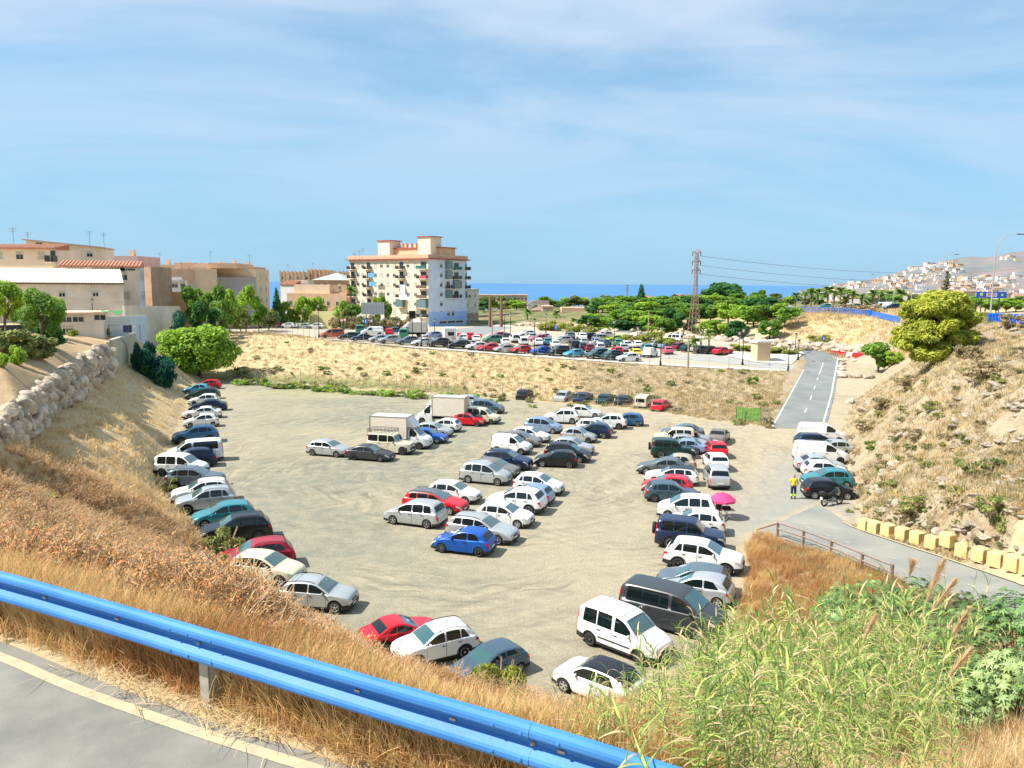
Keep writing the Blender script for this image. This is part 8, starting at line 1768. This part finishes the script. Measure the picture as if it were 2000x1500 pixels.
# ------------------------------------------------------------------ the car park attendant
def skin_body(name, verts, edges, radii, m, parent, loc, rz=0, root=0, sub=2):
    me = bpy.data.meshes.new(name); me.from_pydata(verts, edges, []); me.materials.append(m)
    o = bpy.data.objects.new(name, me); COL.objects.link(o); o.parent = parent; o.location = loc; o.rotation_euler = (0, 0, rz)
    md = o.modifiers.new('skin', 'SKIN'); md.use_smooth_shade = True
    for i, r_ in enumerate(radii):
        sv = me.skin_vertices[0].data[i]; sv.radius = r_ if isinstance(r_, tuple) else (r_, r_); sv.use_root = (i == root)
    if sub: s = o.modifiers.new('sub', 'SUBSURF'); s.levels = s.render_levels = sub
    return o
m_skin = mat('skin', (.42, .24, .16), .6); m_hiv = mat('hi_vis_yellow', (.80, .72, .03), .7); m_nvy = mat('navy_work_cloth', (.015, .02, .06), .9); m_band = mat('hi_vis_band', (.55, .85, .06), .6); m_hair = mat('grey_hair', (.30, .27, .23), .9, bump=.4, bscale=40)
pr0 = atz(1549, 974, 0); per = empty('person', pr0, R(178), 'person in yellow high-visibility shirt and dark trousers, back to the viewer', 'person'); per.scale = (1.06,) * 3
bv = [(0, 0, .95), (0, .0, 1.12), (0, .01, 1.30), (0, .0, 1.44), (0, 0, 1.52), (0, .01, 1.60), (0, .015, 1.70),
      (-.10, 0, .90), (-.12, .01, .50), (-.12, 0, .10), (-.13, .10, .045), (.10, 0, .90), (.12, .01, .50), (.12, 0, .10), (.13, .10, .045),
      (-.20, 0, 1.42), (-.29, -.02, 1.16), (-.22, .10, .98), (-.17, .16, .96), (.20, 0, 1.42), (.29, -.02, 1.16), (.22, .10, .98), (.17, .16, .96)]
be = [(0, 1), (1, 2), (2, 3), (3, 4), (4, 5), (5, 6), (0, 7), (7, 8), (8, 9), (9, 10), (0, 11), (11, 12), (12, 13), (13, 14), (3, 15), (15, 16), (16, 17), (17, 18), (3, 19), (19, 20), (20, 21), (21, 22)]
br = [(.15, .11), (.14, .10), (.17, .11), (.12, .09), .055, (.075, .085), (.07, .08), .085, .058, .042, .035, .085, .058, .042, .035, .06, .045, .034, .03, .06, .045, .034, .03]
skin_body('body', bv, be, br, m_skin, per, (0, 0, 0))
sv_ = [(0, 0, .93), (0, 0, 1.12), (0, .01, 1.30), (0, 0, 1.45), (-.20, 0, 1.43), (-.27, -.015, 1.22), (.20, 0, 1.43), (.27, -.015, 1.22)]
skin_body('shirt', sv_, [(0, 1), (1, 2), (2, 3), (3, 4), (4, 5), (3, 6), (6, 7)], [(.19, .135), (.175, .125), (.195, .13), (.13, .10), .078, .062, .078, .062], m_hiv, per, (0, 0, 0))
tv = [(0, 0, .96), (-.10, 0, .88), (-.12, .01, .50), (-.12, 0, .12), (.10, 0, .88), (.12, .01, .50), (.12, 0, .12)]
tr_ = skin_body('trousers', tv, [(0, 1), (1, 2), (2, 3), (0, 4), (4, 5), (5, 6)], [(.17, .125), .105, .082, .075, .105, .082, .075], m_nvy, per, (0, 0, 0))
for s in (-1, 1):
    q = MB(); q.lathe([(.089, .22), (.092, .38)], c=(s * .12, .004, 0), n=12); q.build('reflective_band', m_band, tr_)
    q = MB(); q.lathe([(.001, 0), (.06, 0), (.062, .05), (.05, .10), (.05, .14)], n=10); q.v = [(x * .85, y * 1.6 + (.03 if z < .08 else 0), z) for x, y, z in q.v]; q.build('shoe', m_trim, per, (s * .12, .02, 0), smooth=True)
    q = MB(); q.lathe([(.001, -.05), (.02, -.045), (.035, 0), (.02, .045), (.001, .05)], n=6, axis='y')
    h_ = MB()
    for f in range(4): h_.tube([(s * (.17 - .0), .17, .985 - f * .02), (s * .13, .185, .985 - f * .021), (s * .10, .165, .98 - f * .021)], [.010, .009, .007], 5)
    h_.tube([(s * .18, .15, 1.0), (s * .16, .17, 1.03), (s * .14, .18, 1.045)], [.011, .010, .008], 5); h_.build('fingers', m_skin, per)
    q = MB(); q.lathe([(.001, -.02), (.018, -.012), (.022, .0), (.015, .018), (.001, .022)], c=(s * .082, .01, 1.66), n=6); q.build('ear', m_skin, per)
q = MB(); q.lathe([(.001, 1.795), (.05, 1.785), (.082, 1.75), (.093, 1.70), (.088, 1.655), (.06, 1.62)], c=(0, -.012, 0), n=14); q.v = [(x, y * 1.08, z) for x, y, z in q.v if True]; q.build('hair', m_hair, per, smooth=True)
q = MB(); q.add([(0, .10, 1.68), (-.016, .088, 1.655), (.016, .088, 1.655), (0, .112, 1.655)], [(0, 1, 3), (0, 3, 2), (1, 2, 3)]); q.cbox((-.03, .088, 1.69), (.022, .012, .010)); q.cbox((.03, .088, 1.69), (.022, .012, .010)); q.cbox((0, .086, 1.63), (.045, .01, .008)); q.build('face', mat('face_dark', (.22, .11, .08), .7), per)
def clone_person(p, rz, cloth, label):
    src = {}; r = per.copy(); COL.objects.link(r); r.location = p; r.rotation_euler = (0, 0, rz); r['label'] = label; src[per] = r
    for o in [o for o in COL.objects if o.parent == per]:
        c = o.copy(); COL.objects.link(c); c.parent = r; src[o] = c
        if o.name.startswith('shirt'): c.material_slots[0].link = 'OBJECT'; c.material_slots[0].material = cloth
        for g in [g for g in COL.objects if g.parent == o]:
            if not g.name.startswith('reflective'): d = g.copy(); COL.objects.link(d); d.parent = c
clone_person(hit(834, 643), 1.2, mat('cloth_whitecloth', (.8, .8, .8)), 'tiny person in pale top walking on the street below the apartment block')
clone_person(hit(838, 669), -2, mat('pink_shirt', (.6, .25, .35), .8), 'tiny person in pinkish top standing left of the camper van')
# ------------------------------------------------------------------ undergrowth near the viewer
PCOL = {}
def protos(name, meshes):
    c = bpy.data.collections.new(name)
    for i, me in enumerate(meshes): c.objects.link(bpy.data.objects.new('%s_%02d' % (name, i), me))
    PCOL[name] = c; return c
def scatter(name, P, rot, scl, pid, coll, label):
    me = bpy.data.meshes.new(name); n = len(P); me.vertices.add(n); me.vertices.foreach_set('co', np.asarray(P, np.float32).ravel())
    a = me.attributes.new('rot', 'FLOAT_VECTOR', 'POINT'); a.data.foreach_set('vector', np.asarray(rot, np.float32).ravel())
    a = me.attributes.new('scl', 'FLOAT', 'POINT'); a.data.foreach_set('value', np.asarray(scl, np.float32))
    a = me.attributes.new('pid', 'INT', 'POINT'); a.data.foreach_set('value', np.asarray(pid, np.int32))
    o = put(name, me); g = bpy.data.node_groups.new(name, 'GeometryNodeTree'); g.interface.new_socket('Geometry', in_out='INPUT', socket_type='NodeSocketGeometry'); g.interface.new_socket('Geometry', in_out='OUTPUT', socket_type='NodeSocketGeometry')
    gi, go = g.nodes.new('NodeGroupInput'), g.nodes.new('NodeGroupOutput'); ip = g.nodes.new('GeometryNodeInstanceOnPoints'); ci = g.nodes.new('GeometryNodeCollectionInfo')
    ci.inputs['Collection'].default_value = coll; ci.inputs['Separate Children'].default_value = True; ci.inputs['Reset Children'].default_value = True
    def att(nm, t): k = g.nodes.new('GeometryNodeInputNamedAttribute'); k.data_type = t; k.inputs['Name'].default_value = nm; return k.outputs['Attribute']
    ip.inputs['Pick Instance'].default_value = True
    g.links.new(gi.outputs[0], ip.inputs['Points']); g.links.new(ci.outputs[0], ip.inputs['Instance']); g.links.new(att('pid', 'INT'), ip.inputs['Instance Index']); g.links.new(att('rot', 'FLOAT_VECTOR'), ip.inputs['Rotation']); g.links.new(att('scl', 'FLOAT'), ip.inputs['Scale'])
    g.links.new(ip.outputs[0], go.inputs[0]); md = o.modifiers.new('scatter', 'NODES'); md.node_group = g
    return tag(o, label, kind='stuff')
def blade(V, F, p, d, l, w, bend, segs=3):
    """one curved blade"""
    d = Vector(d).normalized(); sd_ = d.cross(Vector((0, 0, 1)))
    if sd_.length < .05: sd_ = Vector((1, 0, 0))
    sd_.normalize(); b = len(V); cur = Vector(p); out = Vector((d.x, d.y, 0)); out = out.normalized() if out.length > .01 else sd_.cross(Vector((0, 0, 1)))
    for s in range(segs + 1):
        t = s / segs; ww = w * (1 - t * .85) * (.6 + .8 * min(1, t * 3)) / 2
        V.append(cur - sd_ * ww); V.append(cur + sd_ * ww); dd_ = (d + out * bend * t - Vector((0, 0, bend * t * .9))).normalized(); cur = cur + dd_ * l / segs
    for s in range(segs): F.append((b + 2 * s, b + 2 * s + 1, b + 2 * s + 3, b + 2 * s + 2))
def mk(V, F, name, m): return np_mesh(name, np.array([tuple(v) for v in V]), np.array(F), m)
def tuft(seed, n, h, w, spread, lean, m, name, bend=.6):
    r = random.Random(seed); V = []; F = []
    for i in range(n):
        a = r.uniform(0, 6.28); q_ = spread * r.random() ** .7; blade(V, F, (math.cos(a * 1.7) * q_, math.sin(a * 1.7) * q_, -.03), (math.cos(a) * lean * r.random(), math.sin(a) * lean * r.random(), 1), h * r.uniform(.5, 1.15), w * r.uniform(.7, 1.3), bend * r.uniform(.2, 1.2))
    return mk(V, F, name, m)
m_straw = leafm('straw', (0.80, 0.56, 0.27), .3, .4, (0.66, 0.43, 0.18), .6); m_straw2 = leafm('pale_straw', (0.80, 0.63, 0.37), .25, .4, (0.66, 0.49, 0.26), .6); m_rust_g = leafm('rusty_grass', (0.62, 0.36, 0.15), .35, .35, (0.48, 0.25, 0.09), .6); m_stem = leafm('reed_leaf', (0.50, 0.58, 0.17), .5, .4, (0.28, 0.39, 0.09), .9); m_brownleaf = leafm('curled_brown_leaf', (0.76, 0.45, 0.17), .5, .4, (0.54, 0.27, 0.09), 2)
def drybush(seed):
    r = random.Random(seed); q = MB(); LV = []; LF = []
    for i in range(16):
        a = r.uniform(0, 6.28); p = Vector((0, 0, -.1)); d = Vector((math.cos(a) * .7, math.sin(a) * .7, r.uniform(.5, 1.1))).normalized(); pts_ = [p.copy()]
        for s in range(4):
            p = p + d * r.uniform(.2, .34); pts_.append(p.copy()); d = (d + Vector((r.uniform(-.5, .5), r.uniform(-.5, .5), r.uniform(-.35, .25)))).normalized()
            for t_ in range(2):
                e = (d + Vector((r.uniform(-1, 1), r.uniform(-1, 1), r.uniform(-.4, .6)))).normalized() * r.uniform(.12, .32); q.tube([p, p + e], [.009, .004], 3, cap=False)
                for l in range(2): c = p + e * r.uniform(.3, 1.1); blade(LV, LF, c, (r.uniform(-1, 1), r.uniform(-1, 1), r.uniform(-1, .5)), r.uniform(.05, .11), r.uniform(.03, .05), .8, 2)
        q.tube(pts_, [.018, .015, .012, .009, .006], 3, cap=False)
    q.mesh_ = None; b = len(q.v); q.v += [tuple(v) for v in LV]; q.f += [tuple(i + b for i in f) for f in LF]; q.m += [1] * len(LF)
    return q.mesh('dry_bush', [m_twig, m_brownleaf])
def litter(seed):
    r = random.Random(seed); V = []; F = []
    for i in range(26):
        a = r.uniform(0, 6.28); blade(V, F, (r.uniform(-.3, .3), r.uniform(-.3, .3), r.uniform(0, .06)), (math.cos(a), math.sin(a), r.uniform(-.05, .35)), r.uniform(.15, .45), .007, .2)
    return mk(V, F, 'straw_litter', m_straw2)
def weed(seed, m, h=.5):
    V, F = leafcloud(blobs_for(.3, .3, h * .6, 6, seed, h * .6, .5), 160, .07, 2.2, .9, .5, seed); return np_mesh('weed', V, F, m)
c_grass = protos('dry_grass', [tuft(1, 34, .62, .011, .22, .5, m_straw, 'g'), tuft(2, 30, .75, .010, .25, .6, m_straw2, 'g'), tuft(3, 34, .5, .011, .25, .6, m_straw, 'g'), tuft(4, 30, .6, .010, .2, .5, m_rust_g, 'g')])
c_bush = protos('dry_bush', [drybush(i) for i in range(4)]); c_lit = protos('straw_litter', [litter(i) for i in range(3)])
c_fgrass = protos('far_grass', [tuft(11, 16, .5, .035, .4, 1.4, m_straw, 'g'), tuft(12, 16, .45, .035, .4, 1.5, m_straw2, 'g'), tuft(13, 16, .4, .035, .4, 1.4, m_straw2, 'g'), tuft(14, 14, .5, .04, .4, .5, leafm('dun_grass', (0.44, 0.36, 0.20), .35, .2, (0.33, 0.27, 0.13), .6), 'g')])
def sample(n, a0, a1, r0, r1, test, seed):
    r = np.random.default_rng(seed); a = np.radians(r.uniform(a0, a1, n)); d = r0 * (r1 / r0) ** r.random(n); x = d * np.sin(a); y = d * np.cos(a); ok = test(x, y); x, y = x[ok], y[ok]
    z = np.array([gz(float(p), float(q_)) for p, q_ in zip(x, y)]); return np.stack([x, y, z], 1)
OUTL = [(-400, 860), (0, 872), (200, 885), (285, 925), (330, 985), (400, 1050), (455, 1140), (540, 1188), (700, 1264), (800, 1324), (900, 1354), (1020, 1372), (1110, 1395), (1230, 1330), (1290, 1300), (1370, 1262), (1420, 1190), (1500, 1165), (1700, 1130), (2400, 1140)]
def capped(P, S, h):
    """keep plants as low as the photograph's outline of the undergrowth"""
    F3, R3, U3 = (np.array(v) for v in (F_, RV, UV)); D = P - np.array([0, 0, CAMZ]); k = D @ F3; px = 1000 + 1500 * (D @ R3) / k; py = 750 - 1500 * (D @ U3) / k
    lim = np.interp(px, [o[0] for o in OUTL], [o[1] for o in OUTL]); lim = lim + 12 * np.sin(px / 17) * np.sin(px / 5.3); av = np.maximum(py - lim, 0) * k / 1500 * 1.1
    return np.minimum(S, np.maximum(av / h, .22))
def scat(name, coll, k, P, s0, s1, label, seed, tilt=.15, pick=None, cap=None):
    r = np.random.default_rng(seed); n = len(P); SS = s0 + (s1 - s0) * r.random(n); SS = capped(P, SS, cap) if cap else SS; rot = np.stack([r.normal(0, tilt, n), r.normal(0, tilt, n), r.uniform(0, 6.28, n)], 1); pid = r.integers(0, k, n) if pick is None else pick
    return scatter(name, P, rot, SS, pid, coll, label)
WALLP = wl(W_TOP) + wl(W_BOT[::-1])
def near_ok(x, y):
    return ~inpoly(x, y, LOT) & ~inpoly(x, y, UROAD) & ~inpoly(x, y, RD2) & ~inpoly(x, y, DIRT_L) & ~inpoly(x, y, WALLP) & ~inpoly(x, y, SHOULD) & ~inpoly(x, y, RD1) & ~inpoly(x, y, UPLOT)
railside = lambda x, y: pdist(x, y, RAIL_EXT)
behind_rail = lambda x, y: inpoly(x, y, [(p.x, p.y) for p in off(RAIL_EXT, .12, 0)] + [(40, -30), (-60, -30), (-60, 30)])
P = sample(42000, -42, 42, 3.5, 12, lambda x, y: near_ok(x, y) & (railside(x, y) < 2.2) & behind_rail(x, y) & (pdist(x, y, UROAD[:len(EDGEPX)]) > .16), 1); scat('straw_litter', c_lit, 3, P, .5, 1.1, 'flattened straw littering the verge under the guardrail', 2, .1)
P = sample(60000, -44, 15, 5.2, 62, lambda x, y: near_ok(x, y) & ~behind_rail(x, y) & (x < 7) & ((x < 2.5) | (y < 12)) & (vnoise(x / 2.2, y / 2.2, 5) > -.38), 3); nn_ = vnoise(P[:, 0] / 5, P[:, 1] / 5, 8)
scat('dry_grass', c_grass, 4, P, .35, .9, 'golden dry grass covering the slope beyond the guardrail', 4, .25, np.where(nn_ > .3, 3, np.where(nn_ > .0, 0, np.where(nn_ > -.2, 2, 1))), .62)
P = sample(11000, -44, -12, 9, 50, lambda x, y: near_ok(x, y) & ~behind_rail(x, y) & (railside(x, y) > 1.6) & (vnoise(x / 3, y / 3, 15) + np.clip((-4 - x) / 30, -.2, .3) > -.05), 5); scat('dry_undergrowth', c_bush, 4, P, .4, .85, 'tangle of rusty brown dead bushes on the left slope', 6, .2, None, 1.15)
P = sample(500, -30, 6, 7, 24, lambda x, y: near_ok(x, y) & ~behind_rail(x, y) & (railside(x, y) > 1.2) & (vnoise(x / 2, y / 2, 17) > .12), 7); scat('dry_undergrowth', c_bush, 4, P, .25, .6, 'scattered dead twiggy plants above the guardrail', 8, .2, None, 1.0)
P = sample(5000, -40, -14, 46, 120, lambda x, y: near_ok(x, y) & (x < -14), 9); scat('mound_grass', c_fgrass, 3, P, .7, 1.4, 'pale dry grass on the mound left of the cars', 10)
P = sample(34000, -25, 26, 88, 190, lambda x, y: near_ok(x, y) & ~inpoly(x, y, LOT) & (pdist(x, y, TOEC) < 60), 11) if False else None
BANK = wl(TOE_F) + wl(CREST[::-1])[:-1]
P = sample(46000, -26, 26, 85, 190, lambda x, y: inpoly(x, y, BANK), 11); scat('bank_grass', c_fgrass, 4, P, .55, 1.1, 'bleached dry grass on the bank between the car parks', 12, .15, np.random.default_rng(2).choice([3, 3, 1, 2], len(P)))
P = sample(30000, 12, 42, 36, 110, lambda x, y: near_ok(x, y) & (x > 16) & (y > 38) & (vnoise(x / 3, y / 3, 19) > -.25), 13); scat('hillside_grass', c_fgrass, 4, P, .4, 1.0, 'thin dry grass on the rocky hillside', 14, .15, np.random.default_rng(1).choice([3, 3, 3, 1, 0], len(P)))
P = sample(9000, 17, 30, 120, 260, lambda x, y: near_ok(x, y) & (x > 60), 15); scat('embankment_grass', c_fgrass, 4, P, 1.0, 2.2, 'straw-coloured grass on the highway embankment', 16)
MND = [atz(*q) for q in ((1480, 1040, 0), (1740, 1128, 1.2), (1800, 1180, 1.5), (1640, 1290, 2), (1430, 1240, 0), (1462, 1112, 0), (1456, 1068, 0))]
P = sample(16000, 10, 32, 24, 52, lambda x, y: near_ok(x, y) & (inpoly(x, y, MND)), 17); scat('mound_grass', c_grass, 4, P, .6, 1.1, 'rusty orange dry grass on the mound inside the metal fence', 18, .2, np.where(vnoise(P[:, 0], P[:, 1], 2) > -.15, 3, 0))
P = sample(14000, -5, 42, 8, 40, lambda x, y: near_ok(x, y) & ~behind_rail(x, y) & (x > 1) & ~inpoly(x, y, MND), 19); scat('dry_grass', c_grass, 4, P, .4, .95, 'dry grass between the green reeds', 20, .25, None, .62)
P = sample(2600, 20, 44, 5, 13, lambda x, y: ~behind_rail(x, y) & near_ok(x, y), 61); scat('straw_litter', c_lit, 3, P, .5, 1.2, 'pale straw and dead leaves in the lower right corner', 62, .1)
c_weed = protos('weed', [weed(1, lf_scrub), weed(2, lf_yel), weed(3, lf_mid)])
P = sample(240, -42, 8, 9, 45, lambda x, y: near_ok(x, y) & ~behind_rail(x, y) & (vnoise(x / 2.5, y / 2.5, 23) > .17), 21); scat('green_weeds', c_weed, 3, P, .8, 1.8, 'sparse green weeds among the golden grass', 22, .15, None, .5)
for i, (px, pb, pt, w, lm, lb) in enumerate([(975, 1446, 1222, 150, lf_yel, 'feathery yellow-green fennel bush right above the guardrail'), (1050, 1455, 1280, 90, lf_yel, 'smaller feathery bush right of the fennel bush'), (440, 1090, 1000, 90, lf_scrub, 'olive shrub overlapping the black SUV, left row'), (325, 960, 915, 50, lf_scrub, 'green leafy sprig in front of the white window van'), (50, 1100, 1045, 70, lf_mid, 'green leafy plant just above the guardrail, far left'), (440, 1125, 1060, 50, lf_yel, 'yellow-green leafy shoots before the crimson SUV')]):
    shrub(px, pb, pt, w, lm, lb, 'low', None, 9000 if i < 2 else 3000, .05 if i < 2 else .06, 'bush', 'bush', Y=[15, 14, None, None, None, None][i])
m_reedd = leafm('dark_reed_leaf', (0.26, 0.36, 0.09), .4, .4, (0.16, 0.25, 0.06), .9)
def cane(seed, H=3.6, plume=False):
    r = random.Random(seed); V = []; F = []; bx, by = r.uniform(-.35, .35), r.uniform(-.35, .35); st_ = []
    ns = 16
    for s in range(ns + 1): t = s / ns; st_.append(Vector((bx * t * t, by * t * t, H * t)))
    for s in range(ns):
        b = len(V); w = .012 * (1 - s / ns * .6)
        for p in (st_[s], st_[s + 1]):
            for a in range(3): V.append(p + Vector((math.cos(a * 2.1) * w, math.sin(a * 2.1) * w, 0)))
        for a in range(3): F.append((b + a, b + (a + 1) % 3, b + 3 + (a + 1) % 3, b + 3 + a))
    a0 = r.uniform(0, 6.28)
    for k in range(24):
        t = .12 + .86 * k / 24; p = st_[int(t * ns)].lerp(st_[min(ns, int(t * ns) + 1)], t * ns - int(t * ns)); a = a0 + (k % 2) * math.pi + r.uniform(-.7, .7); L = (.62 - .25 * abs(t - .55)) * r.uniform(.75, 1.15)
        blade(V, F, p, (math.cos(a) * .8, math.sin(a) * .8, .9 if t < .9 else 1.8), L, .038, r.uniform(.7, 1.7), 5)
    me = np_mesh('reed', np.array([tuple(v) for v in V]), np.array(F), [m_stem, m_straw2, m_reedd]); mi = []
    for j in range(len(F)): k = (j - ns * 3) // 5; mi.append(0 if j < ns * 3 else (1 if (k * 7 + seed) % 4 == 0 else (2 if (k * 5 + seed) % 3 == 0 else 0)))
    me.polygons.foreach_set('material_index', mi); return me
c_reed = protos('reed', [cane(i, 2.6 + .4 * (i % 3)) for i in range(6)])
def reedz(x, y): return near_ok(x, y) & ~behind_rail(x, y)
rr1 = random.Random(44); RP = []
for (cx, cy, sx, sy, n) in [(1500, 1430, 100, 70, 170), (1650, 1400, 90, 70, 150), (1410, 1430, 50, 50, 50), (1740, 1420, 60, 60, 50), (1560, 1560, 170, 60, 130), (1470, 1330, 40, 30, 26), (1250, 1490, 70, 25, 26), (1340, 1470, 40, 30, 26), (1400, 1330, 24, 20, 12), (1180, 1520, 60, 20, 12), (1450, 1230, 16, 14, 5), (1530, 1260, 14, 12, 5)]:
    for i in range(n):
        p = hit(rr1.gauss(cx, sx), rr1.gauss(cy, sy))
        if reedz(np.array([p.x]), np.array([p.y]))[0] and p.y < 36: RP.append((p.x, p.y, p.z))
RP = np.array(RP); _d = np.hypot(RP[:, 0], RP[:, 1])
rs_ = np.random.default_rng(45); n = len(RP)
scatter('reeds', RP, np.stack([rs_.normal(0, .16, n), rs_.normal(0, .16, n), rs_.uniform(0, 6.28, n)], 1), capped(RP, np.clip(_d / 15, .5, 1.25) * rs_.uniform(.45, 1.0, n), 2.9), rs_.integers(0, 6, n), c_reed, 'thick stand of light green giant reeds in the lower right')
m_plume = leafm('reed_plume', (0.76, 0.54, 0.32), .3, .4, (0.60, 0.40, 0.22), 2)
for i, (tx, ty, bx, by, Y, l) in enumerate([(1846, 1090, 1808, 1178, 12.5, 90), (1868, 1130, 1815, 1200, 12.8, 85), (1784, 1098, 1775, 1130, 16, 40), (1648, 1120, 1652, 1185, 17, 40), (1712, 1200, 1685, 1255, 14, 60), (1900, 1265, 1850, 1325, 11, 70), (1895, 1185, 1855, 1250, 12, 60), (1540, 1205, 1540, 1240, 19, 35), (1448, 1250, 1470, 1215, 21, 30), (1515, 1110, 1517, 1160, 24, 40)]):
    tip = aty(tx, ty, Y); mid = aty(bx, by, Y); d = (tip - mid); foot = Vector((mid.x - d.x * 1.2, Y, 0)); foot.z = gz(foot.x, foot.y)
    o = empty('plumed_reed', foot, 0, 'tall reed with tan feathery plume, %s' % ['tallest, before the lower road', 'second tallest, leaning right', 'slim pale one beside the tallest', 'thin one left of the castor plants', 'short one in the middle of the stand', 'low one leaning far right', 'one above the low leaning one', 'thin brown one on the dry patch', 'one beside the dark minibus', 'green-tipped one near the mound'][i], 'reed')
    q = MB(); q.tube([(0, 0, 0), (mid - foot) * .5 + Vector((0, 0, .1)), mid - foot, tip - foot], [.014, .011, .007, .003], 5); q.build('stem', mat('cane_stem', (.45, .42, .18), .6), o)
    V = []; F = []; r = random.Random(i)
    for k in range(260): t = r.random() ** .8; c = (mid - foot).lerp(tip - foot, t * .93); w_ = (.55 if i < 3 else .35) * .4 * math.sin(math.pi * min(1, t * .85 + .12)); dd_ = d.normalized() + Vector((r.uniform(-1, 1), r.uniform(-1, 1), r.uniform(-.3, .2))) * .38; blade(V, F, c, dd_, w_ + .06, .008, .35, 2)
    put('plume', mk(V, F, 'plume', m_plume), o); V = []; F = []
    for k in range(12): t = r.uniform(.25, .95); c = (mid - foot) * t; a = r.uniform(0, 6.28); blade(V, F, c, (math.cos(a), math.sin(a), .8), .6, .04, 1.2, 5)
    put('leaves', mk(V, F, 'leaves', m_stem), o)['kind'] = 'stuff'
def star(V, F, c, nrm_, s, rot):
    n_ = Vector(nrm_).normalized(); u = n_.cross(Vector((.3, .2, 1))).normalized(); v = n_.cross(u); b = len(V)
    V.append(Vector(c))
    for k in range(16): a = rot + 2 * math.pi * k / 16; rad = s * (1.0 if k % 2 == 0 else .38); V.append(Vector(c) + (u * math.cos(a) + v * math.sin(a)) * rad - n_ * (s * .22 if k % 2 == 0 else 0))
    for k in range(8): F.append((b, b + 1 + (2 * k - 1) % 16, b + 1 + 2 * k, b + 1 + (2 * k + 1) % 16))
m_cast = leafm('castor_leaf', (0.24, 0.40, 0.13), .45, .3, (0.12, 0.22, 0.07), 1.2, .45); m_castp = leafm('pale_castor_leaf', (0.44, 0.54, 0.24), .3, .3, (0.32, 0.44, 0.16), 1.2, .45); m_castr = leafm('purple_castor_leaf', (0.13, 0.08, 0.06), .4, .2, (0.08, 0.10, 0.05), 2)
for i, (px, pb, pt, wpx, m, s) in enumerate([(1700, 1290, 1125, 190, m_cast, .17), (1790, 1290, 1130, 180, m_cast, .18), (1640, 1260, 1150, 110, m_cast, .15), (1900, 1330, 1165, 200, m_cast, .17), (1985, 1330, 1150, 170, m_cast, .18), (1850, 1300, 1150, 130, m_castr, .15), (1975, 1420, 1270, 130, m_castp, .13), (1890, 1440, 1330, 130, m_castp, .13), (1930, 1400, 1290, 130, m_cast, .15), (1760, 1380, 1260, 120, m_cast, .15), (1840, 1400, 1280, 120, m_cast, .15)]):
    p = hit(px, pb); w = wpx / 1500 * (p.y + 2) / 2; h = max(1.2, aty(px, pt, p.y).z - p.z)
    o = empty('castor_plant', p, i, 'castor bean plant with star-shaped leaves, %s' % ['topmost left by the metal fence', 'top middle below the lower road', 'leftmost at the dry mound edge', 'right middle with bare stems below', 'at the right edge of the picture', 'purplish one in the centre', 'pale-leaved at the right edge', 'pale-leaved lowest right', 'between the two pale ones', 'behind the plumed reeds', 'low centre beside the reeds'][i], 'plant'); r = random.Random(i)
    V = []; F = []; q = MB()
    for k in range(420):
        a = r.uniform(0, 6.28); rad = w * r.random() ** .5; z = h * (.45 + .55 * math.sqrt(max(0, 1 - (rad / w) ** 2)) * r.uniform(.35, 1.0)); star(V, F, (math.cos(a) * rad, math.sin(a) * rad, z), (math.cos(a) * .5 + r.uniform(-.5, .5), math.sin(a) * .5 + r.uniform(-.5, .5) - .2, 1), s * r.uniform(.6, 1.25), r.uniform(0, 1))
    for k in range(14): a = r.uniform(0, 6.28); q.tube([(0, 0, -.2), (math.cos(a) * w * .35, math.sin(a) * w * .35, h * .4), (math.cos(a) * w * .8, math.sin(a) * w * .8, h * .75)], [.03, .02, .01], 4)
    q.build('stem', mat('castor_stem', (.20, .12, .09), .8), o); lv = put('leaves', mk(V, F, 'leaves', m), o); lv['kind'] = 'stuff'
rl = random.Random(9)
for i in range(26):
    px = rl.uniform(30, 1000); L0 = np.interp(px, [p[0] for p in LINEPX], [p[1] for p in LINEPX]); L1 = np.interp(px, [0, 400, 1000], [1180, 1330, 1480]); py = rl.uniform(min(L0, L1), max(L0, L1)) - 15; p = hit(px, py)
    if inpoly(p.x, p.y, UROAD): continue
    s = rl.uniform(.02, .055); tag(put('pebble', ROCKS[i % 6], None, p + Vector((0, 0, s * .4)), (0, 0, i), (s, s * .8, s * .5)), 'small pale stone lying in the straw beside the near road', 'stone', 'pale stones on the roadside verge')
